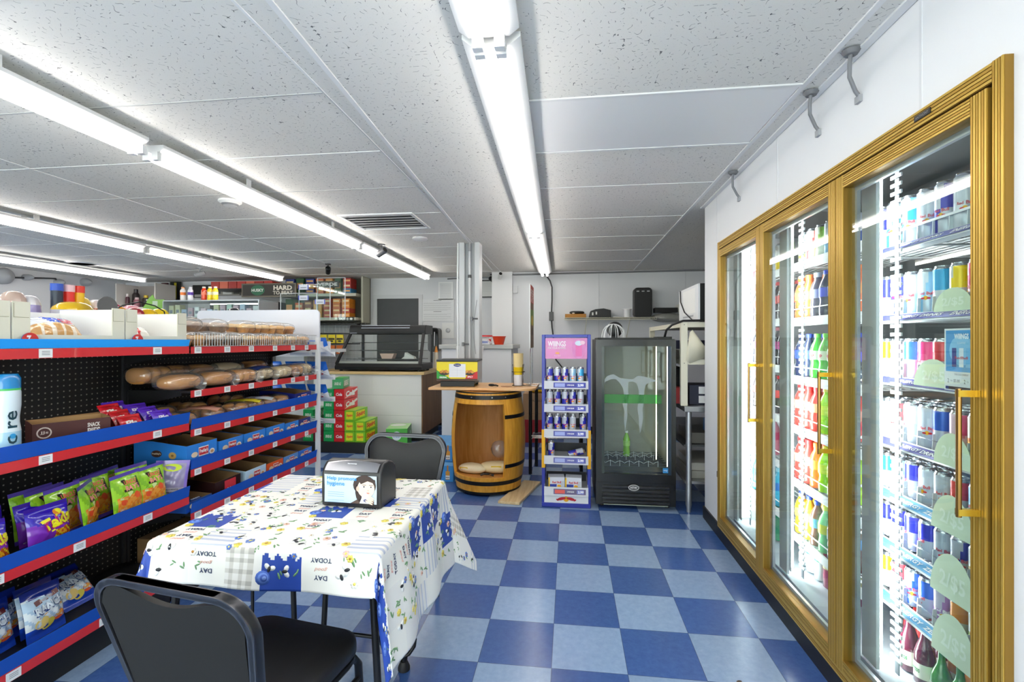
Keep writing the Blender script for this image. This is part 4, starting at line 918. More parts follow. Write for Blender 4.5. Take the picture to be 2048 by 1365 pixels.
open_box('cake_tray', 'dark blue open cake carton at the far end of the third far shelf', 'box', (-2.06, 3.22, zs), pi/2, (.21, .27, .095), DKB, KBX, .8, 'cartons of wrapped cakes', sidefresh)
G = 'opened blue cake trays on the lower far shelves'
SKY = m('#2b7fd8', .4)
T4 = [(2.27, .205, .125, 'large opened blue cake tray at the near end of the fourth far shelf'), (2.485, .19, .10, 'opened blue cake tray, second from the near end of the fourth shelf'), (2.69, .195, .10, 'opened blue cake tray, third from the near end of the fourth shelf'), (2.895, .195, .10, 'opened blue cake tray, fourth from the near end, with pastries'), (3.08, .16, .09, 'light blue cake tray, fifth on the fourth shelf, beside the dark one')]
for y, w_, h_, lb in T4: open_box('cake_tray', lb, 'box', (-2.075, y, .642+.036), pi/2, (w_, .30, h_+.015), SKY, KBX, .85, G, sidefresh)
open_box('cake_tray', 'dark blue and white cake tray at the far end of the fourth shelf', 'box', (-2.075, 3.24, .678), pi/2, (.15, .30, .105), m('#232f78', .4), KBX, .85, G, sidefresh)
T5 = [(2.25, .17, .05, '#1e4fa0', 'low dark blue cookie packs tray at the near end of the fifth shelf'), (2.46, .20, .105, '#2a0f0c', 'black and brown open cake box, second on the fifth shelf'), (2.70, .19, .10, '#bcd8ee', 'pale blue and white cake tray, third on the fifth shelf'), (2.89, .17, .09, '#e2551c', 'orange-red cake tray, fourth on the fifth shelf'), (3.07, .17, .09, '#5a8fd0', 'blue tray with pink cakes, fifth on the fifth shelf'), (3.25, .17, .09, '#2b6fd0', 'blue cake tray at the far end of the fifth shelf')]
for y, w_, h_, c, lb in T5: open_box('cake_tray', lb, 'box', (-2.075, y, .42+.036), pi/2, (w_, .30, h_+.01), m(c, .4), KBX, .85, G, fresh if y != 2.46 else (lambda q, w_, d_, h_, hf: q.rect(-.03, .02, .06, hf-.01, FY(-d_/2-.001), '#c8303c').text('Cakes', .06, .02, lambda a, b: (a+.015, -d_/2-.0016, b+.035), '#ffffff', .03)))
# pastries lying in the trays
G2 = 'wrapped pastries lying in the blue trays'
for i, (x, y, z, c, lb) in enumerate(((-1.99, 2.88, .690, '#e8d8b8', 'wrapped cream pastry in the fourth tray of the fourth shelf'), (-2.05, 2.72, .690, '#dfeaf4', 'white wrapped pastry in the third tray of the fourth shelf'), (-2.0, 2.29, .690, '#cfe0f2', 'wrapped pastry in the near tray of the fourth shelf'), (-2.0, 2.50, .690, '#dfeaf4', 'wrapped pastry in the second tray of the fourth shelf'), (-2.0, 3.07, .470, '#e8b8c4', 'pink wrapped pastry in the fifth tray of the fifth shelf'), (-2.02, 2.69, .470, '#9cc4e8', 'pale blue wrapped pastry in the third tray of the fifth shelf'))):
    q = MB(); superell(q, .09, .06, .03, m(c, .25, 0, .5), 2.2, 16, 8, wob=.06, ph=i)
    tag(q.build('wrapped_pastry', smooth=60, loc=(x, y, z), rot=(.2, .15, .4*i)), lb, 'pastry', G2)
for i, (x, y, r_) in enumerate(((-1.96, 2.22, .2), (-1.975, 2.28, -.3), (-2.03, 2.25, .6))):
    q = MB(); superell(q, .075, .05, .022, m('#2a4e98', .2, 0, .5), 2.6, 16, 8, wob=.05, ph=i); q.text('OREO', .045, .014, lambda a, b: (a, b, .0235), '#ffffff', .03)
    tag(q.build('cookie_pack', smooth=60, loc=(x, y, .462+.012*i), rot=(.1, -.1, pi/2+r_)), ['blue cookie pack at the front of the low tray', 'blue cookie pack just behind the front one', 'blue cookie pack at the back of the low tray'][i], 'cookies', 'blue cookie packs on the fifth far shelf')
tag(MB().box(-2.24, 2.2, .145, -1.98, 2.75, .30, KRD).build('cardboard_box', bev=.003), 'brown cardboard box lying on the base under the far snack shelves', 'box')
# muffins on the top shelf: first layer and some on top
zs = 1.304; G = 'clear packs of muffins behind the wire fence'
def muffin(q, x, y, z, r, top, cupc):
    q.lathe([(r*.7, 0), (r*.95, r*.9)], cupc, 14, (x, y, z), capt=False).lathe([(r*.95, r*.88), (r*1.12, r*1.0), (r*1.05, r*1.3), (r*.7, r*1.55), (0, r*1.65)], top, 14, (x, y, z), capb=False, capt=False)
mup = []
for v, (tp, cc) in enumerate((('#e2b06c', '#d39a58'), ('#e9c58c', '#c98c4c'), ('#d8a25c', '#b87a44'), ('#c8b4a4', '#8c6a4e'))):
    t = thing('muffin_pack', 'x', 'muffins', group=G)
    for (x, y) in ((-.035, -.03), (.035, -.03), (-.035, .04), (.035, .04)):
        q = MB(); muffin(q, 0, 0, 0, .036, m(tp, .7, 0, 0, 0, .15), m(cc, .7)); q.build('muffin', t, 60, loc=(x, y, .003))
    q = MB(); superell(q, .16, .165, .085, FILM, 2.6, 26, 10, wob=.07, ph=v); q.build('plastic_wrap', t, 60)
    mup.append([t, 0])
pk = [(2.24, 0), (2.38, 3), (2.52, 3), (2.66, 1), (2.81, 2), (2.95, 0), (3.09, 1), (3.24, 2)]
def putm(v, loc, rot, lb):
    if mup[v][1]: return dup(mup[v][0], loc, rot, lb)
    mup[v][1] = 1; o = mup[v][0]; o.location = loc; o.rotation_euler = (0, 0, rot); o['label'] = lb; return o
for i, (y, v) in enumerate(pk):
    putm(v, (-1.99, y, zs), rr.uniform(-.2, .2)+pi/2, 'clear muffin pack in the front row behind the wire fence, %s from the left' % ORD[i])
    putm((v+1) % 4, (-2.16, y+.03, zs), rr.uniform(-.2, .2)+pi/2, 'clear muffin pack in the back row of the top far shelf, %s from the left' % ORD[i])
for i, (x, y, v) in enumerate(((-2.03, 2.27, 3), (-2.06, 2.50, 3), (-2.05, 2.73, 1), (-2.07, 2.90, 1), (-2.04, 3.02, 0), (-2.06, 3.17, 2))):
    putm(v, (x, y, zs+.075), rr.uniform(-.5, .5)+pi/2, 'clear muffin pack stacked on the lower packs, %s of the upper layer from the left' % ORD[i])
# end-cap: snack-cake bags and white cartons seen past the white upright
G = 'white and blue cake bags hanging over the end rack shelves'
ecb = bag('e', .16, .17, .06, lambda u, v: gl('#2a6fd8') if v > .74-.25*abs(u-.3) else gl('#f0f2f6'), [TX('donuts', 0, .075, .09, .022, '#d02a3a', .04, .25, .002), DI(.03, .04, .03, .022, '#f4f4f6'), DI(-.045, .10, .02, .015, '#e8a82c')], crimp=.014, cc='#1c50c0', seed=31, bothsides='donuts').mesh('cake_bag', 60)
for k, z in enumerate((1.25, 1.06, .88)):
    for c in range(4):
        x = -1.99-c*.19; o = bpy.data.objects.new('cake_bag', ecb); COL.objects.link(o)
        o.matrix_world = Matrix.Translation((x, 3.60, z-.035)) @ Matrix.Rotation(pi+.12*(c % 2), 4, 'Z') @ Matrix.Rotation(-.55, 4, 'X') @ Matrix.Rotation(.0, 4, 'Y')
        tag(o, 'white and blue cake bag, %s shelf of end rack, %s from the upright' % (('top', 'second', 'third')[k], ORD[c]), 'cake bag', G)
for c in range(3):
    q = MB(); q.box(-.085, -.11, 0, .085, .11, .085, m('#eef0f4', .4)); f = FY(-.1106)
    q.rect(-.085, .06, .03, .085, f, '#2a4ec4').text('Donettes', .10, .02, lambda a, b: (a, -.1112, b+.055), '#d02a3a', .03).disc(.02, .022, .022, .012, f, '#3a2418', 12).text('CAKES', .05, .01, lambda a, b: (a-.03, -.1112, b+.02), '#2a4ec4', .02)
    tag(q.build('cake_box', loc=(-2.02-c*.2, 3.525, 1.245), rot=(0, 0, 0), bev=.002), 'white and blue carton of small cakes behind the end rack, %s from the white upright' % ORD[c], 'box', 'white cake cartons on the end rack')

# ================================================================== TABLE, CLOTH, CHAIRS
BM = m('#161618', .4, .3); VIN = m('#131315', .5)
TX0, TX1, TY0, TY1, TZ = -1.235, -.535, 1.265, 1.945, .738
t = thing('cafe_table', 'small square cafe table under the printed cloth, black metal legs showing below', 'table', ((TX0+TX1)/2, (TY0+TY1)/2, 0))
MB().box(TX0+.004, TY0+.004, TZ-.028, TX1-.004, TY1-.004, TZ-.003, m('#6b4a30', .5)).build('tabletop', t, world=True, bev=.004)
for (x, y, fx, fy) in ((TX1-.04, TY0+.05, -.535, 1.31), (TX1-.05, TY1-.08, -.665, 1.84), (TX0+.06, TY0+.03, TX0+.03, 1.27), (TX0+.06, TY1-.08, TX0+.10, 1.84)):
    q = MB(); q.tube([(x, y, TZ-.03), (fx, fy, .02)], .011, BM, 10); l = q.build('leg', t, world=True)
    q = MB(); q.lathe([(.024, 0), (.024, .012), (.016, .03), (.014, .035)], m('#0d0d0e', .6), 14, (fx, fy, 0)); q.build('rubber_foot', l, world=True)
q = MB(); pts = [(-.72, 1.72, .20), (-.715, 1.76, .12), (-.70, 1.80, .075), (-.67, 1.82, .06), (-.64, 1.83, .07), (-.62, 1.835, .10), (-.618, 1.84, .125), (-.63, 1.845, .145), (-.65, 1.845, .13), (-.655, 1.845, .10), (-.645, 1.85, .07), (-.665, 1.86, .055), (-.69, 1.85, .05)]
q.tube(pts, .007, BM, 8); q.build('foot_scroll', t, world=True)
q = MB(); q.tube([(TX0+.08, 1.6, TZ-.03), (TX0+.08, 1.6, .3), (-.72, 1.72, .2)], .007, BM, 8); q.build('brace', t, world=True)
# cloth: parameter sheet (s,t) in metres over the top, hanging down beyond the edges
def hang(dx, dy):
    """offset beyond the table edge for overhang dx,dy >= 0 -> (ox, oy, dz)"""
    r = sqrt(dx*dx+dy*dy)
    if r < 1e-9: return 0, 0, 0
    R = .014
    if r < R*1.57: a = r/R; o = R*sin(a); z = R*(1-cos(a))
    else: o = R; z = R+(r-R*1.57)
    return dx/r*o, dy/r*o, z
def cloth(s, tt):
    x = min(max(s, TX0), TX1); y = min(max(tt, TY0), TY1); dx, dy = s-x, tt-y
    ax, ay = abs(dx), abs(dy); r = sqrt(ax*ax+ay*ay)
    ox, oy, dz = hang(ax, ay)
    sx, sy = (1 if dx > 0 else -1), (1 if dy > 0 else -1)
    fall = max(0, dz-.014)
    fl = .10; wav = 0
    if ax > 0 and ay > 0:
        k = 2*min(ax, ay)/max(r, 1e-6)/1.414; fl = .10+.32*k*k; th = atan2(ay, ax)
        if sx > 0 and sy < 0: fl = .10*(1-k)-.02*k
        wav = .012*sin(th*5+1)*k
    elif ax > 0: wav = .010*sin(tt*23+.5)*min(1, fall/.12); 
    elif ay > 0: wav = .006*sin(s*19)*min(1, fall/.1)
    h = fall*fl+wav*min(1, fall/.08)
    ux, uy = (ax/r, ay/r) if r > 0 else (0, 0)
    dz = TZ+.002-(dz-fall*(fl*fl*.5))
    px, py = x+sx*(ox+ux*h), y+sy*(oy+uy*h)
    if r == 0: dz += .0012*(sin(s*31+tt*13)+sin(tt*37-s*9))*.6
    return Vector((px, py, dz))
CS0, CS1, CT0, CT1 = TX0-.14, TX1+.355, TY0-.125, TY1+.31
def cn(s, tt, o=.0012):
    e = .004; p = cloth(s, tt); a = cloth(s+e, tt)-cloth(s-e, tt); b = cloth(s, tt+e)-cloth(s, tt-e); n_ = a.cross(b)
    return p+n_.normalized()*o if n_.length > 0 else p
CW = m('#ebe9e6', .55); BLU = m('#2545a0', .5); GRY = m('#b3b0ab', .6); STR = m('#b9c0d4', .6); CR = m('#f1efe9', .55)
import struct as _st
rc = random.Random(3)
PS = .118       # patch size of the patchwork print
kinds = {}
def patch(i, j):
    if (i, j) not in kinds: kinds[(i, j)] = rc.choice('fbtwsgbtwbfstf')
    return kinds[(i, j)]
def prnt(u, v):
    s, tt = CS0+(CS1-CS0)*u, CT0+(CT1-CT0)*v
    a, b = (s+5)/PS, (tt+5)/PS; i, j = int(a), int(b); fa, fb = a-i, b-j; k = patch(i, j)
    if k == 'b': return BLU if fb < .82+.08*sin(fa*20) else CW
    if k == 's': return STR if int(fb*14) % 3 == 0 else CW
    if k == 'g':
        if fa > .75: return CW
        c = (int(fa*8) % 2)+(int(fb*8) % 2); return (CW, m('#d3d0ca', .6), GRY)[c]
    return CW if k == 'w' else CR
q = MB(); nu, nv = 190, 185
q.grid(lambda u, v: cloth(CS0+(CS1-CS0)*u, CT0+(CT1-CT0)*v), nu, nv, prnt)
YEL = m('#e8d86a', .5); BFL = m('#5a7cc8', .5); GRN = m('#6f9a6a', .5); PNK = m('#ecc4bc', .5); INK = m('#2c3a5e', .5); PNKT = m('#e8b8ae', .5)
def flower(s, tt, r, c, cc=YEL):
    for k in range(6):
        a = k*pi/3; q.disc(s+cos(a)*r*.6, tt+sin(a)*r*.6, r*.5, r*.42, lambda x, y: cn(x, y, .0011+.0001*k), c, 8, a)
    q.disc(s, tt, r*.35, r*.35, lambda x, y: cn(x, y, .0020), cc, 8)
def leaf(s, tt, L, a):
    q.disc(s, tt, L, L*.3, lambda x, y: cn(x, y, .0008), GRN, 8, a)
def bee(s, tt, a):
    for k in (-1, 1): q.disc(s+cos(a+k)*.010, tt+sin(a+k)*.010, .010, .007, lambda x, y: cn(x, y, .0016), m('#f4f4f2', .5), 8, a+k)
    q.disc(s, tt, .009, .005, lambda x, y: cn(x, y, .002), m('#2a2a30', .5), 8, a)
WORDS = ['TODAY', 'good', 'DAY', 'good', 'DAY', 'THOUGHTS', 'MOMENT', 'BEE happy']
for i in range(int((CS0+5)/PS), int((CS1+5)/PS)+1):
    for j in range(int((CT0+5)/PS), int((CT1+5)/PS)+1):
        s, tt = (i+.5)*PS-5, (j+.5)*PS-5; k = patch(i, j)
        inside = lambda s, tt: CS0+.012 < s < CS1-.012 and CT0+.012 < tt < CT1-.012
        if k == 'b' and inside(s, tt): bee(s+.01, tt, rc.uniform(0, 6))
        if k == 't':
            rot = pi if tt < TY0+.05 else 0
            for n_, (w_, dy) in enumerate((('TODAY', .036), ('good', .012), ('DAY', -.012), ('good', -.036))):
                if inside(s+.04, tt+dy+.012) and inside(s-.04, tt+dy-.012): q.text(w_, .062 if n_ == 0 else .04, .013, lambda x, y: cn(s+(x if rot == 0 else -x), tt+dy+(y if rot == 0 else -y), .0014), INK if w_.isupper() else PNKT, .01, .3 if not w_.isupper() else 0)
        if k in 'fwb' or rc.random() < .5:
            for _ in range({'f': 13, 'w': 8, 'b': 5}.get(k, 4)):
                a, b = s+rc.uniform(-.06, .06), tt+rc.uniform(-.06, .06)
                if not inside(a, b) or not inside(a+.015, b+.015) or not inside(a-.015, b-.015): continue
                z = rc.random()
                if z < .35: flower(a, b, rc.uniform(.007, .013), rc.choice([YEL, BFL, PNK, CR, YEL]), rc.choice([YEL, m('#b8863a', .5)]))
                elif z < .8: leaf(a, b, rc.uniform(.006, .012), rc.uniform(0, 6)); leaf(a+.006, b+.008, .008, rc.uniform(0, 6))
                else: bee(a, b, rc.uniform(0, 6))
        if k == 'b':      # big blue rose and bouquet at the patch corner
            a, b = s-.055, tt-.02
            if inside(a-.02, b-.02) and inside(a+.02, b+.02):
                for n_, (r_, c_) in enumerate(((.022, '#4468c0'), (.016, '#6a8cd8'), (.011, '#3c5cb4'), (.006, '#7f9ce0'))): q.disc(a+.002*n_, b, r_, r_*.9, lambda x, y: cn(x, y, .0012+.0004*n_), c_, 12)
                flower(a+.005, b-.032, .012, YEL) if inside(a, b-.045) else None
c_ = q.build('tablecloth', None, 60); c_.data.update()
c_.name = 'tablecloth'; tag(c_, 'white patchwork tablecloth with blue squares, flowers, bees and words draped over the cafe table', 'tablecloth')
sm = c_.modifiers.new('thickness', 'SOLIDIFY'); sm.thickness = .0008; sm.offset = -1
# napkin dispenser
t = thing('napkin_dispenser', 'black napkin dispenser with a hygiene picture card standing on the table', 'napkin dispenser', (-.765, 1.652, TZ+.004), radians(-3)); t.scale = (1.2, .78, 1.05); DB = m('#1c1c1f', .35)
q = MB(); W_, D_, H_ = .190, .165, .148
P = [(-D_/2, 0), (D_/2, 0), (D_/2, .10), (D_/2-.012, .125), (D_/2-.04, .140), (0, .150), (-D_/2+.035, .146), (-D_/2+.008, .128), (-D_/2, .112), (-D_/2-.004, .05)]
q.prism([(a, b) for a, b in P], -W_/2, W_/2, DB, 'x'); q.build('housing', t, 35, bev=.006)
q = MB(); f0 = -D_/2-.007
q.grid(lambda u, v: ((u-.5)*.166, f0+.0+(.002*(1-abs(2*v-1))), .016+v*.094), 4, 4, m('#c3d6e8', .2, 0, .2))
g = lambda o: (lambda a, b: (a, f0-o, b))
skin, skin2, hair = m('#e8cfc0', .5), m('#d8b4a4', .5), m('#3a2a26', .6)
o = .0008
q.disc(.045, .078, .036, .034, g(o), hair, 18).disc(.026, .052, .010, .030, g(o), hair, 12, .1)
q.add([g(o)(x, y) for x, y in ((.0, .016), (.075, .016), (.075, .03), (.05, .04), (.03, .035))], [(0, 1, 2, 3, 4)], m('#5a463e', .6))
q.disc(.050, .068, .027, .031, g(o+.0006), skin, 18).disc(.024, .066, .005, .009, g(o+.0008), skin2, 10)
q.add([g(o+.001)(x, y) for x, y in ((.028, .092), (.05, .104), (.079, .098), (.079, .085), (.055, .093), (.034, .082))], [(0, 1, 2, 3, 4, 5)], hair)
for x in (.044, .066): q.disc(x, .074, .0058, .003, g(o+.0012), '#f4f0ee', 10).disc(x, .074, .0028, .0028, g(o+.0016), '#3a3038', 8).rect(x-.006, .079, x+.006, .0805, g(o+.0014), hair)
q.disc(.057, .062, .0035, .0025, g(o+.0012), skin2, 8).disc(.056, .053, .006, .0025, g(o+.0012), '#c88478', 8)
q.add([g(o+.0018)(x, y) for x, y in ((.030, .018), (.062, .018), (.060, .045), (.048, .058), (.042, .05))], [(0, 1, 2, 3, 4)], '#d8e6f0')
q.disc(.053, .028, .011, .006, g(o+.0024), '#5a5c84', 12)
for k in range(4): q.disc(.066-.002*k, .040-.006*k, .014, .0032, g(o+.0028+.0002*k), skin, 10, -.5)
q.text('Help promote', .094, .016, lambda a, b: g(o+.0034)(a-.026, b+.097), '#1c90d4', .01).text('hygiene', .056, .018, lambda a, b: g(o+.0034)(a-.045, b+.079), '#1c90d4', .01)
for k in range(5): q.rect(-.072, .05-k*.007-(.006 if k > 2 else 0), -.02, .0515-k*.007-(.006 if k > 2 else 0), g(o), '#8fb0cc')
q.build('picture_card', t)
q = MB(); q.grid(lambda u, v: ((u-.5)*.168, -D_/2-.004+v*.040-.0*u, .122+.030*sin(v*pi/2)*(1-.25*(2*u-1)**2)), 14, 6, m('#9c9ca2', .22, .8)); q.text('Xpressnap', .03, .008, lambda a, b: (a, -D_/2+.010, .1455+b*.6), '#e8e8ea', .02) 
q.build('top_plate', t, 60)
q = MB(); q.add([(-.05, -.012, .1515), (0, .004, .1535), (.05, -.012, .1515), (.05, -.008, .1517), (0, .009, .1536), (-.05, -.008, .1517)], [(0, 1, 4, 5), (1, 2, 3, 4)], '#08080a'); q.build('napkin_slot', t)
# stacking chairs
def chair(name, label, loc, rot, tilt_h=.86):
    t = thing(name, label, 'chair', loc, rot, 'black vinyl stacking chairs at the table'); SZ = .455
    q = MB(); q.X = Matrix.Translation((0, .0, SZ-.045))
    pts = rrect(.395, .40, .07, 6); n = len(pts)
    prof = [(.97, 0), (1.0, .008), (1.0, .030), (.985, .042), (.93, .049), (.6, .052), (0.01, .052)]
    vs = [(x*k, y*k, z) for k, z in prof for x, y in pts]; fs = []
    for r_ in range(len(prof)-1):
        for j in range(n): fs.append((r_*n+j, r_*n+(j+1) % n, (r_+1)*n+(j+1) % n, (r_+1)*n+j))
    fs.append(tuple(range(n-1, -1, -1))); q.add(vs, fs, VIN); q.build('seat', t, 50)
    q = MB(); pts = rrect(.375, .38, .07, 6); q.tube([(x, y, SZ-.055) for x, y in pts], .011, BM, 8, closed=True); q.build('seat_frame', t)
    # back: local sheet (a across, b up) leaning backwards
    def BK(a, b, o=0): return (a, -.185-b*.24-o, SZ+.02+b)
    Hb = tilt_h-SZ-.02
    def outline(wt, wb, h0, h1, r, n_=8):
        out = []
        for (sx, w_, h_, a0) in ((1, wb, h0, -pi/2), (1, wt, h1, 0), (-1, wt, h1, pi/2), (-1, wb, h0, pi)):
            sy = 1 if h_ == h1 else -1; rr_ = r if h_ == h1 else r*.4
            for i in range(n_+1):
                a = a0+pi/2*i/n_; out.append((sx*(w_/2-rr_)+rr_*cos(a), h_-sy*rr_+rr_*sin(a)))
        return out
    o_ = outline(.455, .385, .0, Hb, .085); i_ = outline(.420, .355, .012, Hb-.017, .070); n = len(o_)
    q = MB(); vs = [BK(a, b, .013) for a, b in o_]+[BK(a, b, .013) for a, b in i_]+[BK(a, b, -.013) for a, b in o_]+[BK(a, b, -.013) for a, b in i_]
    fs = []
    for j in range(n):
        k = (j+1) % n
        fs += [(j, k, n+k, n+j), (2*n+j, 3*n+j, 3*n+k, 2*n+k), (j, 2*n+j, 2*n+k, k), (n+j, n+k, 3*n+k, 3*n+j)]
    q.add(vs, fs, m('#5a5b60', .33, .75)); q.build('back_frame', t, 40, bev=.003)
    # padded panel whose top edge dips in the middle and leaves a hand slot
    def pad(u, v, side):
        top = Hb-.020; b0 = .035; w_ = .352+.066*v
        x = (u-.5)*w_
        dip = .030*(max(0, cos((u-.5)*pi*1.45)))**1.5
        h_ = top-dip; b = b0+(h_-b0)*v
        rcor = max(0, (abs(u-.5)*2-.72)/.28); b -= (.055*rcor**2.5)*v**6
        bul = .012*(1-(2*v-1)**6)*(1-(2*u-1)**6)
        return BK(x, b, -(.004+bul) if side else .010)
    q.grid(lambda u, v: pad(u, v, 1), 24, 18, VIN, flip=True).grid(lambda u, v: pad(u, v, 0), 24, 18, m('#08080a', .9))
    NU, NV = 24, 18
    for e in range(2):
        vv = [pad(i/NU, e, 1) for i in range(NU+1)]+[pad(i/NU, e, 0) for i in range(NU+1)]
        q.add(vv, [(i, i+1, NU+2+i, NU+1+i) for i in range(NU)], VIN)
        vv = [pad(e, i/NV, 1) for i in range(NV+1)]+[pad(e, i/NV, 0) for i in range(NV+1)]
        q.add(vv, [(i, i+1, NV+2+i, NV+1+i) for i in range(NV)], VIN)
    q = q; q2 = q.build('backrest', t, 50)
    for s in (-1, 1):
        q = MB(); q.tube([BK(s*.172, .02), (s*.175, -.18, SZ-.02), (s*.18, -.19, SZ-.1), (s*.185, -.235, .0)], .012, BM, 8); q.build('leg', t, 60)
        q = MB(); q.tube([(s*.175, .10, SZ-.05), (s*.178, .165, SZ-.062), (s*.18, .185, SZ-.09), (s*.19, .205, 0)], .012, BM, 8); q.build('leg', t, 60)
        q = MB(); q.tube([(s*.182, -.2, SZ-.13), (s*.183, .19, SZ-.13)], .008, BM, 8); q.build('side_rail', t)
    return t
chair('stacking_chair', 'black stacking chair in the foreground seen from behind, seat pushed under the cloth', (-.835, 1.19, 0), radians(-9), .798)
chair('stacking_chair', 'black stacking chair on the far side of the table, facing the camera', (-.885, 2.17, 0), radians(176), .835)

# ================================================================== MIDDLE OF THE SHOP: barrel, board, warmer, cups
P = from_px
BW = wood_material('barrel_oak', '#c58420', '#e2a63a', 2, 9, .4); BWI = wood_material('barrel_inside', '#b97a35', '#cf9450', 2, 7, .5)
bx, by = -.73, 4.235
t = thing('barrel', 'honey-coloured wooden wine barrel cut open at the front, used as a stand', 'barrel', (bx, by, 0), radians(0))
prof = [(.290, .02), (.308, .12), (.325, .24), (.335, .40), (.336, .50), (.330, .62), (.318, .74), (.300, .84), (.292, .895)]
zz = [.02, .12, .165, .24, .32, .40, .50, .62, .70, .79, .84, .895]
def brr(z):
    for (r0, a), (r1, b) in zip(prof, prof[1:]):
        if a <= z <= b+1e-6: return r0+(r1-r0)*(z-a)/(b-a)
    return .29
n = 72; A0, A1 = radians(-90-66), radians(-90+34)
def open_(th, z): th = (th+pi) % (2*pi)-pi; return A0 < th < A1 and .165 <= z < .79
q = MB()
for k in range(len(zz)-1):
    for j in range(n):
        th0, th1 = 2*pi*j/n, 2*pi*(j+1)/n; tm = (th0+th1)/2
        if open_(tm, zz[k]): continue
        for rr_, mt, fl in ((0, BW, 0), (.024, BWI, 1)):
            f = [((brr(z)-rr_)*cos(a), (brr(z)-rr_)*sin(a), z) for a, z in ((th0, zz[k]), (th1, zz[k]), (th1, zz[k+1]), (th0, zz[k+1]))]
            q.add(f[::-1] if fl else f, [(0, 1, 2, 3)], mt)
js = [j for j in range(n) if open_(2*pi*(j+.5)/n, .3)]; ta, tb = 2*pi*js[0]/n, 2*pi*(js[-1]+1)/n
for th in (ta, tb):
    for k in range(2, 9): q.add([(r_*cos(th), r_*sin(th), z) for r_, z in ((brr(zz[k])-.024, zz[k]), (brr(zz[k]), zz[k]), (brr(zz[k+1]), zz[k+1]), (brr(zz[k+1])-.024, zz[k+1]))], [(0, 1, 2, 3)], BW)
for z in (.165, .79):
    for j in js: q.add([(r_*cos(a), r_*sin(a), z) for r_, a in ((brr(z)-.024, 2*pi*j/n), (brr(z), 2*pi*j/n), (brr(z), 2*pi*(j+1)/n), (brr(z)-.024, 2*pi*(j+1)/n))], [(0, 1, 2, 3)], BW)
q.build('staves', t, 30)
q = MB(); q.lathe([(.30, .135), (.30, .150)], BWI, 40); q.build('bottom_board', t); q = MB(); q.lathe([(.284, .88), (.284, .892)], BWI, 40); q.build('head_board', t)
HO = m('#1c1c1d', .4, .5)
def hoop(z, h_, a0=0, a1=2*pi):
    q = MB(); N_ = max(4, int(64*(a1-a0)/(2*pi)))
    for j in range(N_):
        t0, t1 = a0+(a1-a0)*j/N_, a0+(a1-a0)*(j+1)/N_
        ri0, ri1 = brr(z)+.003, brr(z+h_)+.003
        q.add([(ri0*cos(t0), ri0*sin(t0), z), (ri0*cos(t1), ri0*sin(t1), z), (ri1*cos(t1), ri1*sin(t1), z+h_), (ri1*cos(t0), ri1*sin(t0), z+h_)], [(0, 1, 2, 3)], HO)
    q.build('hoop', t, 30)
hoop(.832, .035); hoop(.10, .035); hoop(.020, .022); hoop(.882, .012); hoop(.665, .032, tb, ta+2*pi); hoop(.245, .032, tb, ta+2*pi)
for a in (-1.9, -1.3, -.9): MB().cyl((brr(.85)*cos(a), brr(.85)*sin(a), .85), ((brr(.85)+.007)*cos(a), (brr(.85)+.007)*sin(a), .85), .006, STEEL, 8).build('rivet', t)
q = MB(); q.prism([(-1.235, 4.03), (-.42, 4.02), (-.34, 4.04), (-.29, 4.10), (-.285, 4.56), (-1.25, 4.60)], .900, .922, wood_material('counter_board', '#cf9a5e', '#e3b47c', 0, 6, .35), 'z'); tag(q.build('wooden_board', bev=.004), 'light wooden board laid over the barrel as a counter top', 'board')
# plastic bags inside the barrel
q = MB(); superell(q, .30, .17, .10, m('#e8d3a4', .35, 0, .3), 2.4, 24, 12, wob=.06); f = lambda a, b: (a, -.085*1.0-.001+.0*b, b)
q.grid(lambda u, v: (-.05+u*.09, -.088+.02*(1-v), .02+v*.06), 6, 4, m('#f0cf2c', .3)); tag(q.build('tortilla_bag', smooth=60, loc=(bx+.085, by-.06, .151), rot=(0, 0, .15)), 'plastic bag with yellow label lying in the bottom of the barrel, right', 'bag', 'yellow-labelled bags in the barrel')
q = MB(); superell(q, .26, .16, .085, m('#ead9b4', .35, 0, .3), 2.2, 24, 12, wob=.08, ph=2); q.grid(lambda u, v: (-.09+u*.08, -.082+.03*(1-v), .015+v*.05), 6, 4, m('#efc61e', .3)); tag(q.build('tortilla_bag', smooth=60, loc=(bx-.13, by-.09, .151), rot=(0, 0, -.25)), 'plastic bag with yellow label lying in the bottom of the barrel, left', 'bag', 'yellow-labelled bags in the barrel')
q = MB(); superell(q, .17, .13, .16, clear('thin_poly', '#f4f0e8', .3, .15, .12), 2.0, 22, 14, wob=.16, ph=1); tag(q.build('plastic_bag', smooth=60, loc=(bx+.09, by+.08, .25)), 'crumpled clear plastic bag on top of the bags in the barrel', 'bag')
q = MB(); q.tube([(-.05, 0, .015), (-.02, -.02, .03), (.02, .0, .025), (.06, .01, .012)], .010, '#2c2926', 8).tube([(.0, .03, .012), (.03, -.02, .03), (.05, .02, .014)], .006, CHROME, 8); tag(q.build('metal_fitting', loc=(bx+.02, by-.21, .152)), 'small dark and chrome metal fitting in front of the bags in the barrel', 'fitting')
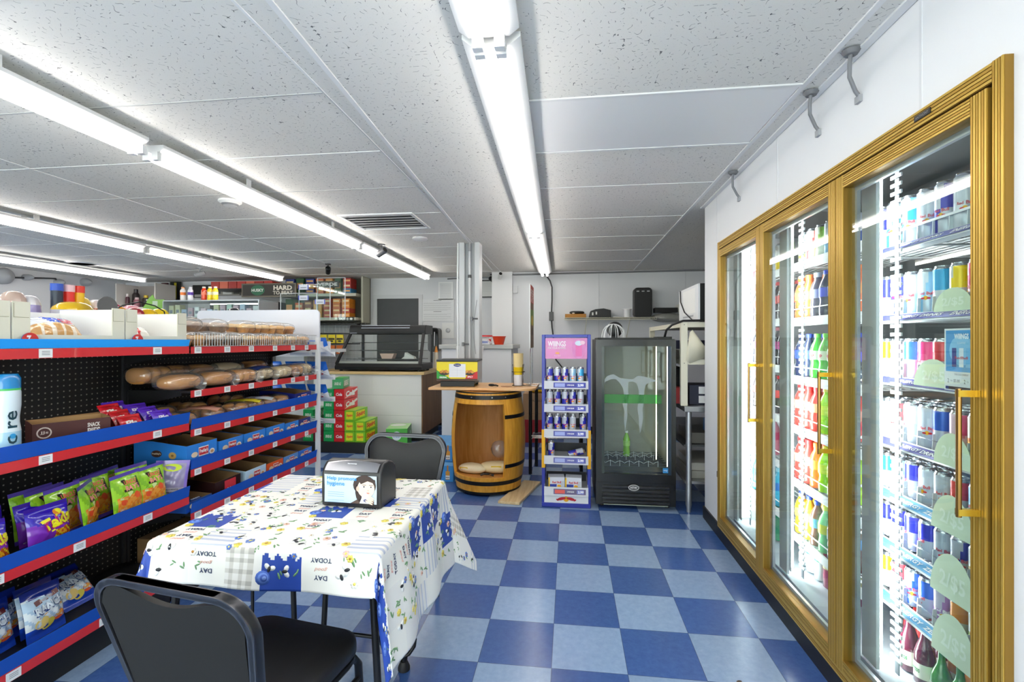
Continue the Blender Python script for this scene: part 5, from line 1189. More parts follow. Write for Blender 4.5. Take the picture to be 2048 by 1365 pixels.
# snack warmer box
t = thing('snack_warmer', 'small countertop snack warmer with yellow, green and red picture panel on black base', 'food warmer', (-1.005, 4.27, .922), radians(3)); hw = .185
q = MB(); q.box(-hw+.03, -.13, .0, hw-.03, -.105, .05, BLACK).box(-hw+.03, .11, 0, hw-.03, .13, .05, BLACK).box(-hw+.03, -.105, .02, -hw+.06, .11, .05, BLACK).box(hw-.06, -.105, .02, hw-.03, .11, .05, BLACK).box(-hw+.05, -.11, .03, hw-.05, .11, .05, BLACK); q.build('base', t, bev=.004)
q = MB(); q.box(-hw, -.145, .052, hw, .145, .225, m('#a9a6a3', .3, .6)); q.build('case', t, bev=.003)
q = MB(); q.box(-hw-.004, -.15, .226, hw+.004, .15, .244, m('#1d1d1e', .4)); q.build('lid', t, bev=.003)
q = MB(); f = FY(-.1462); g = FY(-.1468); k_ = FY(-.1474)
q.rect(-hw, .054, hw, .224, f, '#f2dc2a').add([g(-hw, .054), g(-.03, .054), g(-.12, .11), g(-hw, .15)], [(0, 1, 2, 3)], '#2f9c3c').add([g(hw, .054), g(.06, .054), g(.10, .11), g(hw, .14)], [(0, 1, 2, 3)], '#cc2c2c').rect(-hw, .054, hw, .072, k_, '#4a3020')
for cx in (-.115, .11):
    q.disc(cx, .125, .048, .022, k_, '#3c3430', 16)
    for j in range(5): q.disc(cx-.03+.015*j, .132+.008*(j % 2), .014, .012, FY(-.148-.0002*j), ['#c88430', '#dca040', '#b8702a'][j % 3], 10)
q.rect(-.072, .085, .078, .205, FY(-.1492), '#eef0f4').disc(.003, .195, .034, .015, FY(-.1497), '#2c3c8c', 16).text('Tornados', .05, .010, lambda a, b: (a+.003, -.1502, b+.195), '#f4e8a0', .02)
for j in range(6): q.rect(-.062, .175-j*.015, .068, .1758-j*.015, FY(-.1497), '#b8bcc8')
q.rect(.0025, .092, .0035, .18, FY(-.1498), '#b8bcc8').text('ORIGINAL', .07, .016, lambda a, b: (a-.125, -.1502, b+.085), '#ffffff', .03).text('SPICY', .05, .016, lambda a, b: (a+.12, -.1502, b+.09), '#ffffff', .03)
q.build('picture_panel', t)
q = MB(); superell(q, .06, .035, .022, BLACK, 2.4, 14, 8); q.tube([(.02, 0, .01), (.05, -.01, .012), (.075, -.025, .008)], .007, BLACK, 8); tag(q.build('hand_scanner', smooth=50, loc=(-.70, 4.22, .922), rot=(0, 0, -.3)), 'small black corded gadget lying on the wooden board right of the warmer', 'gadget')
q = MB(); q.lathe([(.0, 0), (.05, 0), (.052, .003), (0, .004)], m('#a06a3a', .4), 20); tag(q.build('coaster', loc=(-.56, 4.20, .922)), 'round brown coaster on the board left of the cup stand', 'coaster')
# cup stand with stacked cups
cx, cy = -.46, 4.27
t = thing('cup_holder', 'black wire cup holder on the wooden board next to the tall sign', 'cup holder', (cx, cy, .922))
q = MB()
for k in range(4):
    a = pi/4+pi/2*k; r_ = .055; q.tube([(r_*cos(a), r_*sin(a), .004), (r_*1.05*cos(a), r_*1.05*sin(a), .15), (r_*1.2*cos(a), r_*1.2*sin(a), .20)], .0025, BLACK, 6)
q.build('wire_frame', t); q = MB(); q.tube([(.056*cos(a*pi/12), .056*sin(a*pi/12), .006) for a in range(24)], .0025, BLACK, 6, closed=True); q.build('base_ring', t)
q = MB(); q.tube([(.060*cos(a*pi/12), .060*sin(a*pi/12), .13) for a in range(24)], .0025, BLACK, 6, closed=True); q.build('top_ring', t)
q = MB(); q.lathe([(.038, 0), (.046, .10), (.044, .10), (.036, .004)], m('#e3e3e8', .35), 24); cpw = tag(q.build('foam_cup', loc=(cx, cy, .926)), 'translucent white cup at the bottom of the stack in the wire holder', 'cup')
for j in range(13):
    q = MB(); c1 = m('#eed9a0', .5); c2 = m('#f0cf14', .45)
    q.lathe([(.036, -.055), (.045, .0), (.047, .004), (.044, .004)], c2 if j < 3 else c1, 24, capt=False)
    q.build('paper_cup', loc=(cx, cy, 1.066+j*.0125)); o = bpy.context.scene.collection.objects[-1]
    tag(o, ('yellow paper cup, ' if j < 3 else 'cream paper cup, ')+ORD[j]+' from the bottom of the stack', 'cup', 'paper cups stacked in the wire holder')
# upright sign on wire stand
t = thing('picture_sign', 'narrow upright picture sign on a wire stand, seen almost edge-on beside the cups', 'sign', (-.345, 4.35, .922), radians(90-1))
q = MB(); q.box(-.16, -.004, .345, .16, .004, .925, m('#eeeeee', .5)); q.build('board', t)
q = MB(); f = FY(-.0046); g = FY(-.0052)
q.rect(-.155, .35, .155, .92, f, '#8a6a48').rect(-.155, .76, .155, .92, g, '#c8402c').text('FRESH', .24, .07, lambda a, b: (a, -.0058, b+.85), '#f4e8dc', .02).text('& HOT', .2, .05, lambda a, b: (a, -.0058, b+.79), '#f4e8dc', .02).rect(-.155, .56, .155, .70, g, '#7c9c3c').disc(0, .6, .09, .05, FY(-.0058), '#d8b83c', 16).disc(.03, .5, .10, .04, FY(-.0058), '#6a4a30', 16)
q.build('picture', t)
q = MB()
for x in (-.09, .09): q.tube([(x, 0, .35), (x, 0, .01), (x*.9, .06, .004), (x*.9, -.06, .004)], .004, CHROME, 6)
q.build('wire_stand', t)
# plank on the floor
q = MB(); q.add([(-.578, 3.805, .002), (-.40, 3.785, .002), (-.262, 4.38, .002), (-.42, 4.405, .002), (-.578, 3.805, .024), (-.40, 3.785, .024), (-.262, 4.38, .024), (-.42, 4.405, .024)], [(3, 2, 1, 0), (4, 5, 6, 7), (0, 1, 5, 4), (1, 2, 6, 5), (2, 3, 7, 6), (3, 0, 4, 7)], wood_material('pine_plank', '#c9a878', '#e6cfa2', 1, 7, .5)); tag(q.build('wooden_plank', bev=.002), 'short pine plank lying on the floor right of the barrel', 'plank')
# black work stand behind the barrel with chrome wire shelf
t = thing('work_stand', 'black and chrome stand behind the barrel, holding a wire shelf', 'stand', (-.1, 4.75, 0))
MB().box(-.44, 4.66, .85, .16, 5.05, .875, m('#3a3a3c', .4)).build('top', t, world=True, bev=.004)
for x, y in ((-.385, 4.70), (-.345, 5.0), (.12, 4.70), (.12, 5.0)): MB().tube([(x, y, 0), (x, y, .85)], .018, m('#222224', .25, .6), 12).build('leg', t, world=True)
q = MB()
for k in range(9): q.cyl((-.38, 4.70+k*.037, .36), (.12, 4.70+k*.037, .36), .003, CHROME, 6)
for x in (-.37, -.12, .11): q.cyl((x, 4.69, .355), (x, 5.01, .355), .004, CHROME, 6)
q.cyl((-.38, 4.69, .385), (.12, 4.69, .385), .004, CHROME, 6); q.build('wire_shelf', t, world=True)
q = MB(); q.prism([(-.42, .875), (-.14, .875), (-.10, .935), (-.135, .93), (-.17, .89), (-.42, .89)], 4.70, 4.98, m('#c4c6c8', .3, .8), 'y'); tag(q.build('steel_tray'), 'shallow steel tray on the black stand, its curled end behind the drink rack', 'tray')
# crate and box further back
t = thing('plastic_crate', 'red plastic crate on the floor behind the black stand', 'crate', (-.45, 6.3, 0)); RD = m('#a8242c', .45)
q = MB(); q.box(-.17, -.16, 0, .17, .16, .01, RD).box(-.17, -.16, .01, .17, -.15, .27, RD).box(-.17, .15, .01, .17, .16, .27, RD).box(-.17, -.15, .01, -.16, .15, .27, RD).box(.16, -.15, .01, .17, .15, .27, RD); q.build('body', t, bev=.003)
q = MB(); q.box(-.18, -.17, .27, .18, .17, .30, RD); q.build('rim', t, bev=.004)
q = MB(); q.box(-.15, -.14, 0, .15, .14, .34, m('#b08c68', .8, 0, 0, 0, .08)); q.text('FRAGILE', .14, .025, lambda a, b: (a+.03, -.1406, b+.25), '#5a4434', .01); q.rect(-.1, .08, .12, .083, FY(-.1406), '#7a6048'); tag(q.build('cardboard_box', loc=(-.45, 6.28, .301), bev=.003), 'brown cardboard box standing on the red crate behind the black stand', 'box')
q = MB(); superell(q, .24, .2, .08, m('#f0c81e', .35), 2.2, 18, 10, wob=.08); tag(q.build('yellow_bag', smooth=60, loc=(-.42, 6.28, .642)), 'bright yellow bag on top of the brown cardboard box', 'bag')
# beer boxes
G = 'blue bottle cartons left of the barrel'
for k, z in enumerate((0, .188)):
    q = MB(); q.box(-.12, -.16, 0, .12, .16, .185, m('#3f93d8', .4)); f = FY(-.1606)
    q.rect(-.12, .15, .12, .185, f, '#7cbcec').rect(.045, .02, .085, .10, FY(-.1612), '#d89a3c').rect(.058, .10, .072, .155, FY(-.1612), '#c8842c').rect(.045, .025, .085, .06, FY(-.1618), '#f4f2ec').text('Modelo', .034, .010, lambda a, b: (a+.065, -.1624, b+.042), '#2a2a2a', .03).disc(-.01, .12, .035, .014, FY(-.1612), '#14181c', 14).text('MODELO', .09, .018, lambda a, b: (a-.03, -.1612, b+.05), '#1c4f94', .02)
    tag(q.build('beer_carton', loc=(-1.205, 4.50+k*.01, z), bev=.002), ['lower', 'upper'][k]+' blue bottle carton of the stack left of the barrel', 'box', G)
tag(MB().prism([(-1.345, 0), (-1.14, 0), (-.93, 1.28), (-1.24, 1.28)], 5.10, 5.115, m('#e9e9e8', .5), 'y').build('leaning_board'), 'white board leaning upright between the counter and the steel column', 'board')
# tall white cabinet with grey top behind the column
t = thing('white_cabinet', 'tall white cabinet with grey steel top behind the steel column', 'cabinet', (-1.1, 5.95, 0))
q = MB(); q.box(-1.55, 5.62, 0, -.69, 6.35, 1.235, m('#e8e8ea', .5)); q.box(-.689, 5.75, .9, -.684, 6.25, 1.16, m('#b9b9bc', .5)); q.box(-.684, 5.80, 1.10, -.680, 6.2, 1.15, m('#2c2c2e', .5)); q.build('body', t, world=True)
MB().box(-1.58, 5.59, 1.236, -.665, 6.4, 1.288, m('#a9a8a6', .4, .5)).build('top', t, world=True, bev=.004)
t = thing('red_bowl', 'bright orange-red plastic bowl on the grey top of the tall cabinet', 'bowl', (-.86, 5.75, 1.288)); q = MB(); q.lathe([(.055, 0), (.082, .095), (.088, .10), (.088, .104), (.080, .104), (.053, .006), (0, .006)], m('#e2401c', .4), 28, capt=False); q.build('bowl', t, 50)
t = thing('kitchen_scale', 'white and black kitchen scale on the tall cabinet, left of the red bowl', 'scale', (-1.06, 5.76, 1.288)); q = MB(); q.prism([(-.10, 0), (.10, 0), (.10, .012), (.05, .07), (-.10, .08)], -.09, .09, m('#e6e6ea', .4), 'y'); q.build('housing', t, bev=.004); MB().box(-.12, -.10, .082, .06, .10, .090, m('#4a4a4e', .3, .6)).build('platform', t); q = MB(); q.rect(.0, .018, .075, .045, FY(-.0912), '#8a94c4'); q.build('display', t)
q = MB(); q.lathe([(.06, 0), (.068, .10), (.068, .101)], m('#efeeee', .4), 24).lathe([(.072, .10), (.072, .118), (.06, .12)], m('#d83038', .4), 24); q.box(.03, -.072, .04, .062, -.064, .07, '#d83038'); tag(q.build('plastic_tub', loc=(-1.05, 5.98, 1.288)), 'white plastic tub with a red lid behind the kitchen scale', 'tub')

# ================================================================== ENERGY DRINK RACK
BLU2 = m('#27349c', .35); GRS = m('#c9ccd2', .35)
rx0, rx1, ry0, ry1 = -.218, .172, 3.79, 4.10
t = thing('drink_rack', 'tall blue-framed can rack with pink header board standing left of the black fridge', 'display rack', ((rx0+rx1)/2, 3.95, 0))
for s, x in ((0, rx0), (1, rx1-.026)):
    q = MB(); X0, X1 = x, x+.026
    q.box(X0, ry0, .03, X1, ry0+.05, 1.385, BLU2)
    q.box(X0-.0015, ry0-.0015, .31, X1+.0015, ry0+.052, .62, m('#f2b416', .35)); q.build('upright', t, world=True, bev=.003)
    q = MB(); q.box(X0+.008, ry0+.05, .03, X0+.016, ry1, .62, BLU2).cyl((X0+.012, ry1, .03), (X0+.012, ry1, 1.38), .008, BLU2, 8); q.build('side_panel', t, world=True)
MB().box(rx0+.026, ry0, 1.36, rx1-.026, ry0+.05, 1.385, BLU2).build('top_bar', t, world=True, bev=.003)
MB().box(rx0, ry0-.01, .0, rx1, ry1, .035, BLU2).build('base', t, world=True, bev=.004)
q = MB(); hx = (rx0+rx1)/2; hy = ry0+.012
q.box(rx0+.028, hy, 1.19, rx1-.028, hy+.006, 1.357, m('#c85ca8', .3, 0, .3)); f = lambda a, b: (hx+a, hy-.0007, 1.27+b); g = lambda a, b: (hx+a, hy-.0014, 1.27+b)
q.disc(.10, 0, .055, .075, f, '#d884c0', 20).text('WIIINGS', .145, .045, lambda a, b: g(a-.075, b+.040), '#f6eaf4', .03).text('FOR YOUR SUMMER', .145, .013, lambda a, b: g(a-.075, b+.006), '#f6eaf4', .02)
q.rect(.075, -.06, .125, .04, g, '#e070b0').disc(.10, .045, .03, .02, lambda a, b: (hx+a, hy-.002, 1.27+b), '#cfe0ee', 14).disc(.13, .05, .02, .016, lambda a, b: (hx+a, hy-.0022, 1.27+b), '#f0c8dc', 12).disc(-.07, -.035, .018, .008, g, '#f0a85c', 12).text('Red Bull', .05, .012, lambda a, b: g(a-.07, b-.055), '#f0b8d8', .02)
q.build('header_board', t, world=True)
RS = [.985, .80, .598, .385, .135]
for k, z in enumerate(RS):
    q = MB(); q.box(rx0+.024, ry0+.01, z-.012, rx1-.024, ry1-.01, z-.004, GRS).box(rx0+.024, ry1-.018, z-.004, rx1-.024, ry1-.01, z+.07, m('#3c3e44', .5))
    for x in (rx0+.022, rx1-.026): q.box(x, ry0+.0, z-.02, x+.004, ry1-.01, z+.05, m('#d4d6da', .35))
    s = q.build('shelf', t, world=True)
    q = MB(); q.add([(rx0+.02, ry0-.03, z-.035), (rx1-.02, ry0-.03, z-.035), (rx1-.02, ry0-.012, z+.028), (rx0+.02, ry0-.012, z+.028), (rx0+.02, ry0+.02, z-.035), (rx1-.02, ry0+.02, z-.035), (rx1-.02, ry0-.004, z+.028), (rx0+.02, ry0-.004, z+.028)], [(0, 1, 2, 3), (7, 6, 5, 4), (3, 2, 6, 7), (0, 4, 5, 1), (0, 3, 7, 4), (1, 5, 6, 2)], m('#c4c7cf', .35))
    f = lambda o: (lambda a, b: (hx+a, ry0-.0215-o+b*.28, z-.004+b))
    q.rect(-.10, -.020, .155, .020, f(.001), m('#3a3f9c' if k < 4 else '#3c2468', .35)).rect(.085, -.014, .14, .014, f(.0018), m('#5c68c0', .35)).text('2.99', .045, .018, lambda a, b: f(.0025)(a+.115, b), '#ffffff', .04).rect(-.09, -.014, -.01, .014, f(.0018), m('#8f9cd8', .3) if k < 4 else m('#d83a2c', .4)).text('2 FOR $5.00', .055, .012, lambda a, b: f(.0025)(a+.035, b), '#ffffff', .02)
    q.build('price_strip', s, world=True)
q = MB(); q.box(rx0+.02, ry0-.008, .036, rx1-.02, ry0-.004, .10, m('#eceef0', .4)); f = lambda o: (lambda a, b: (hx+a, ry0-.0085-o, .068+b))
q.disc(0, 0, .022, .022, f(0), '#f2b416', 16)
for s in (-1, 1):
    q.disc(s*.038, .002, .034, .012, f(.0006), '#cc2030', 14, -s*.25).disc(s*.07, -.008, .012, .006, f(.0006), '#cc2030', 10, s*.6).disc(s*.012, .006, .010, .008, f(.0009), '#cc2030', 10)
q.build('logo_panel', t, world=True)
F2 = -pi/2
rk = [('blue', 0), ('blue', 0), ('blue', 0), ('ltblue', 0), ('cyan', 0)]
def rproto(col): return proto(col, 'rack', lambda: can('energy_drink_can', 'x', *CANS[col], h=.135, r=.0265, face=F2))
for k, row in enumerate((['blue', 'blue', 'blue', 'ltblue', 'cyan'], ['silver', 'blue', 'blue', 'blue', 'silver'], ['blue', 'blue', 'blue', 'silver', 'blue'])):
    for c, col in enumerate(row):
        x = rx0+.062+c*.062 + (.02 if k == 2 and c == 4 else 0)
        for d in range(2):
            put(rproto(col), (x, ry0+.035+d*.06, RS[k]), rnd.uniform(-.6, .6), '%s can, %s from left%s, %s shelf of blue rack' % (CN[col], ORD[c], '' if d == 0 else ', behind', ordn[k]), 'cans on the %s shelf of the blue rack' % ordn[k])
put(rproto('blue'), (rx0+.075, ry0+.035, RS[3]), .3, 'single can standing upright on the fourth shelf of the blue rack', 'cans on the fourth shelf of the blue rack')
put(rproto('blue'), (rx0+.21, ry0+.04, RS[3]+.030), (0, radians(78), radians(10)), 'single can lying on its side on the fourth shelf of the blue rack', 'cans on the fourth shelf of the blue rack')
for k, x in enumerate((rx0+.115, rx0+.255)):
    q = MB(); q.box(-.065, -.05, 0, .065, .05, .10, m('#e4e6ee', .35)); f = FY(-.0506)
    q.rect(-.06, .0, .0, .045, f, '#2c3c9c').rect(.03, .02, .062, .07, f, '#c9ccd4').text('Red Bull', .07, .018, lambda a, b: (a, -.0512, b+.06), '#cc2030', .03).disc(.02, .03, .016, .012, FY(-.0512), '#f2b416', 12).rect(-.0652, .002, -.055, .098, FY(-.0509), '#f0c020')
    tag(q.build('can_pack', loc=(x, ry0+.06, RS[4]), rot=(0, 0, .08-.12*k), bev=.002), ['left', 'right'][k]+' carton of energy drink cans on the bottom shelf of the blue rack', 'pack', 'can cartons in the blue rack')
# ================================================================== BLACK GLASS-DOOR FRIDGE
fx0, fx1, fy0, fy1, fz = .213, .828, 3.79, 4.42, 1.348
BK_ = m('#0c0c0d', .22); BKM = m('#141415', .5); INN = m('#aaa69a', .5)
t = thing('display_fridge', 'black upright glass-door fridge, empty but for one bottle, right of the can rack', 'fridge', ((fx0+fx1)/2, 4.1, 0))
q = MB(); q.box(fx0, fy0+.05, .03, fx0+.02, fy1, fz, BKM); q.build('left_side', t, world=True); q = MB(); q.box(fx1-.02, fy0+.05, .03, fx1, fy1, fz, BKM); q.build('right_side', t, world=True)
MB().box(fx0+.02, fy1-.02, .03, fx1-.02, fy1, fz, INN).build('back_wall', t, world=True)
MB().box(fx0+.02, fy0+.05, fz-.03, fx1-.02, fy1-.02, fz, BKM).build('roof', t, world=True)
MB().box(fx0+.02, fy0+.06, .26, fx1-.02, fy1-.02, .29, m('#2a2b2e', .35)).build('floor_pan', t, world=True)
q = MB(); q.box(fx0+.021, fy0+.06, .29, fx0+.026, fy1-.02, fz-.03, INN).box(fx1-.026, fy0+.06, .29, fx1-.021, fy1-.02, fz-.03, m('#9b9a94', .4)); q.build('liner', t, world=True)
q = MB(); sh_ = .32
for k in range(8): y = fy0+.10+k*.07; q.cyl((fx0+.03, y, sh_), (fx1-.03, y, sh_), .003, m('#4a4c50', .4), 6)
q.build('shelf', t, world=True)
for r_, y in enumerate((fy0+.09, fy0+.30, fy0+.40)):
    q = MB()
    for k in range(7): x = fx0+.045+k*.075; q.tube([(x, y, .322), (x, y, .37)], .0022, m('#cfd4d8', .3), 6)
    pts = [(fx0+.045+k*.0125, y, .345+.018*abs(cos(k*pi/6))) for k in range(37)]; q.tube(pts, .002, m('#cfd4d8', .3), 5); q.build('divider_row', t, world=True)
for x, e in ((fx1-.052, LED), (fx1-.10, m('#fff4d8', .5, 0, 0, 1.6))): MB().box(x, fy0+.30 if e is not LED else fy0+.075, .33, x+.008, fy0+.308 if e is not LED else fy0+.083, fz-.06, m('#fff7e4', .5, 0, 0, 6) if e is LED else e).build('light_strip', t, world=True)
q = MB()
gx0, gx1, gz0, gz1 = .258, .792, .283, 1.292; y0, y1 = fy0, fy0+.04
q.box(fx0, y0, .215, gx0, y1, fz-.004, BK_).box(gx1, y0, .215, fx1, y1, fz-.004, BK_).box(gx0, y0, .215, gx1, y1, gz0, BK_).box(gx0, y0, gz1, gx1, y1, fz-.004, BK_).box(gx1-.028, y0-.0005, gz0, gx1, y0+.002, gz1, m('#27384a', .15)).box(gx0, y0-.0005, gz0, gx0+.02, y0+.002, gz1, m('#22302c', .15))
d = q.build('door', t, world=True); MB().box(gx0, y0+.01, gz0, gx1, y0+.016, gz1, GLASS).build('glass', d, world=True)
q = MB(); IC = clear('frosted_print', '#ffffff', .1, .4, .55, '#b8c4c8')
f = lambda a, b: (a, y0+.009, b)
ic = [(.262, 1.0), (.30, 1.055), (.35, 1.07), (.40, 1.04), (.43, 1.035), (.50, 1.03), (.54, 1.06), (.60, 1.05), (.66, 1.03), (.70, 1.02), (.64, 1.01), (.60, .99), (.585, .93), (.588, .86), (.575, .80), (.578, .72), (.562, .62), (.556, .60), (.548, .66), (.545, .74), (.535, .80), (.548, .88), (.545, .95), (.53, 1.0), (.50, 1.012), (.465, 1.01), (.462, .95), (.472, .88), (.455, .82), (.458, .74), (.445, .66), (.44, .62), (.432, .70), (.436, .78), (.42, .84), (.435, .90), (.425, .96), (.40, 1.0), (.37, 1.03), (.33, 1.03), (.29, 1.01), (.275, .985)]
q.add([f(a, b) for a, b in ic], [tuple(range(len(ic)))], IC).add([f(a, b) for a, b in ((.262, .84), (.72, .84), (.72, .91), (.262, .91))], [(0, 1, 2, 3)], clear('green_reflection', '#7fe08a', .1, .4, .25, '#58b860')); q.build('door_print_reflection', d, world=True)  # icicles are print; the green band is a reflection painted as a tinted sheet
q = MB()
q.box(fx0, fy0+.006, .035, fx1, fy0+.05, .212, BK_)
g_ = q.build('grille', t, world=True)
for k in range(5): z = .055+k*.030; MB().box(fx0+.05, fy0-.006, z, fx1-.05, fy0+.006, z+.014, m('#1d1d1f', .3)).build('slat', g_, world=True)
MB().box(fx0+.06, fy0-.004, .036, fx1-.06, fy0+.004, .042, m('#8f9a8c', .4)).build('trim_strip', g_, world=True)
q = MB(); f = lambda o: (lambda a, b: (.505+a, fy0-.0065-o, .178+b)); q.disc(0, 0, .042, .024, f(0), '#d4d4d4', 20).disc(0, 0, .037, .019, f(.0006), '#4a4a4c', 20).text('HTW', .05, .018, lambda a, b: f(.0012)(a, b), '#e4e4e4', .03); q.build('oval_badge', t, world=True)
q = MB(); q.rect(.728, .300, .768, .338, lambda a, b: (a, fy0-.0012, b), '#2c88c8'); q.text('energy', .03, .010, lambda a, b: (.748+a, fy0-.0018, .318+b), '#e8f4fc', .02); q.build('blue_sticker', t, world=True)
for x, y in ((fx0+.05, fy0+.1), (fx1-.05, fy0+.1), (fx0+.05, fy1-.06), (fx1-.05, fy1-.06)): MB().cyl((x, y, 0), (x, y, .035), .02, BLACK, 10).build('foot', t, world=True)
q = MB(); q.box(fx0+.02, fy0+.06, fz, fx1-.13, fy1-.05, fz+.012, BKM); q.build('top_plate', t, world=True); q = MB(); q.box(fx1-.12, fy0+.1, fz, fx1-.01, fy0+.3, fz+.02, BKM); q.build('top_box', t, world=True)
bb = bottle('soda_bottle', 'single green soda bottle standing inside the black fridge', '#8fd040', '#a8dc60', '#e8ece8', h=.225, r=.03, face=F2); bb.location = (.50, fy0+.42, .323); bb['group'] = None; del bb['group']
# wire dome and round black thing on the fridge
t = thing('wire_dome', 'white wire dome standing on top of the black fridge', 'wire dome', (.37, 4.02, fz+.0125))
q = MB()
for k in range(5):
    a = pi*k/5; q.tube([(.095*cos(b)*cos(a), .095*cos(b)*sin(a), .115*max(0, sin(b))**.8) for b in [pi*i/14 for i in range(15)]], .0028, m('#ececec', .4), 6)
q.build('wires', t)
t = thing('small_fan', 'small round black fan behind the white wire dome on the fridge', 'fan', (.40, 4.22, fz+.0125))
q = MB(); q.X = Matrix.Translation((0, 0, .075)) @ Matrix.Rotation(pi/2, 4, 'X'); q.lathe([(.03, -.03), (.066, -.02), (.07, 0), (.066, .02), (.04, .03)], BLACK, 24); q.build('head', t, 40)
MB().box(-.035, -.03, 0, .035, .03, .015, BLACK).build('stand', t, bev=.003)

# ================================================================== BACK OF THE SHOP
def bx_(name, label, cat, b, col, group=None, deco=None, bev=.002, parent=None, mt=None):
    """one box-shaped thing given by world bounds; deco(q, f, g, w, h) draws on its camera-facing side"""
    x0, y0, z0, x1, y1, z1 = b; q = MB(); q.box(x0, y0, z0, x1, y1, z1, mt or (m(col, .45) if isinstance(col, str) else col)); cx, cz = (x0+x1)/2, (z0+z1)/2
    if deco: deco(q, lambda a, b_: (cx+a, y0-.0008, cz+b_), lambda a, b_: (cx+a, y0-.0016, cz+b_), x1-x0, z1-z0)
    if parent is not None: return q.build(name, parent, bev=bev, world=True)
    r = Vector(((x0+x1)/2, (y0+y1)/2, z0)); q.v = [v-r for v in q.v]; o = q.build(name, None, bev=bev); o.location = r
    return tag(o, label, cat, group)
# service counter
t = thing('service_counter', 'service counter with white panelled front, pale wood edge and dark wood side', 'counter', (-2.6, 6.4, 0))
q = MB(); q.box(-3.45, 6.02, .10, -1.93, 6.9, .885, m('#ecebe8', .4)); q.build('body', t, world=True)
q = MB()
for z in (.34, .61): q.rect(-3.45, z, -1.93, z+.004, lambda a, b: (a, 6.0192, b), m('#c9c8c4', .5))
q.rect(-2.62, .61, -2.617, .885, lambda a, b: (a, 6.0192, b), m('#dddcd8', .5)); q.build('panel_joints', t, world=True)
MB().box(-1.929, 6.0, .10, -1.912, 6.92, .885, wood_material('dark_plank_wood', '#6b4a30', '#8f6a48', 2, 6, .5)).build('side_panel', t, world=True)
MB().box(-3.47, 5.985, .886, -1.89, 6.94, .925, wood_material('counter_edge', '#cfae74', '#e3c48c', 0, 6, .35)).build('worktop', t, world=True, bev=.004)
MB().box(-3.43, 6.06, 0, -1.95, 6.88, .10, BLACK).build('kick_plate', t, world=True)
# heated display case on the counter
t = thing('heated_display_case', 'black heated display case with slanted front glass on the service counter', 'display case', (-2.53, 6.3, .9255)); wz = .9255; X0, X1 = -3.14, -1.93; YF, YBk = 6.01, 6.52
q = MB(); q.prism([(YF, wz+.02), (YF-.008, wz+.06), (YF+.02, wz+.105), (YBk, wz+.105), (YBk, wz+.02)], X0, X1, BLACK, 'x'); q.build('base', t, world=True, bev=.004)
for x in (X0+.06, X1-.06): MB().cyl((x, YF+.06, wz), (x, YF+.06, wz+.02), .02, BLACK, 10).cyl((x, YBk-.05, wz), (x, YBk-.05, wz+.02), .02, BLACK, 10).build('feet', t, world=True)
q = MB(); q.prism([(YF+.16, wz+.50), (YF+.15, wz+.56), (YF+.175, wz+.615), (YF+.20, wz+.625), (YBk, wz+.625), (YBk, wz+.50)], X0+.13, X1, BLACK, 'x'); q.build('hood', t, world=True, bev=.006)
q = MB(); q.add([(X0+.30, YF+.160, wz+.583), (X1-.22, YF+.160, wz+.583), (X1-.22, YF+.180, wz+.622), (X0+.30, YF+.180, wz+.622)], [(0, 1, 2, 3)], m('#c8ccd8', .3)); q.build('light_panel', t, world=True)
q = MB(); q.rect(X0+.14, wz+.515, X0+.24, wz+.528, lambda a, b: (a, YF+.1565, b), m('#c8ccd8', .4)); q.build('maker_plate', t, world=True)
for x, dx in ((X0+.0, .13), (X1-.045, 0)):
    q = MB(); q.add([(x, YF, wz+.10), (x+.035, YF, wz+.10), (x+dx+.035, YF+.16, wz+.52), (x+dx, YF+.16, wz+.52), (x, YF+.03, wz+.10), (x+.035, YF+.03, wz+.10), (x+dx+.035, YF+.19, wz+.52), (x+dx, YF+.19, wz+.52)], [(0, 1, 2, 3), (7, 6, 5, 4), (3, 2, 6, 7), (0, 4, 5, 1), (0, 3, 7, 4), (1, 5, 6, 2)], BLACK); q.build('front_post', t, world=True)
for x in (X0+.16, X1-.03): MB().box(x, YBk-.03, wz+.10, x+.03, YBk, wz+.50, BLACK).build('rear_post', t, world=True)
q = MB(); q.add([(X0+.04, YF+.01, wz+.105), (X1-.05, YF+.01, wz+.105), (X1-.05, YF+.165, wz+.505), (X0+.17, YF+.165, wz+.505)], [(0, 1, 2, 3)], GLASS); q.build('front_glass', t, world=True)
MB().add([(X1-.006, YF+.03, wz+.105), (X1-.006, YBk-.03, wz+.105), (X1-.006, YBk-.03, wz+.50), (X1-.006, YF+.18, wz+.50)], [(0, 1, 2, 3)], GLASS).build('side_glass', t, world=True)
MB().box(X0+.05, YF+.035, wz+.106, X1-.06, YF+.05, wz+.135, m('#d8d0c8', .3, .3)).build('steel_sill', t, world=True)
for z in (.16, .275, .385): 
    q = MB(); ch = m('#9aa0a4', .25, .9); fx_ = (z-.1)*.38
    for y in (YF+.06+fx_, YBk-.06): q.cyl((X0+.09+z*.2, y, wz+z), (X1-.05, y, wz+z), .004, ch, 6)
    for k in range(12): x = X0+.18+k*.083; q.cyl((x, YF+.06+fx_, wz+z), (x, YBk-.06, wz+z), .0015, ch, 5)
    q.build('wire_shelf', t, world=True)
q = MB(); q.prism([(-.07, 0), (.07, 0), (.10, .07), (-.10, .07)], -.06, .06, m('#d9b8a8', .5), 'y'); tag(q.build('food_tub', loc=(-2.46, 6.2, wz+.166)), 'small pinkish tub standing inside the heated display case', 'tub')
q = MB(); q.prism([(-.09, 0), (.09, 0), (.08, .025), (.02, .05), (-.04, .085), (-.05, .03)], -.05, .05, m('#e4e4e0', .6), 'y'); tag(q.build('paper_tray', loc=(-2.17, 6.2, wz+.166)), 'white folded paper tray inside the heated display case, at the right', 'tray')
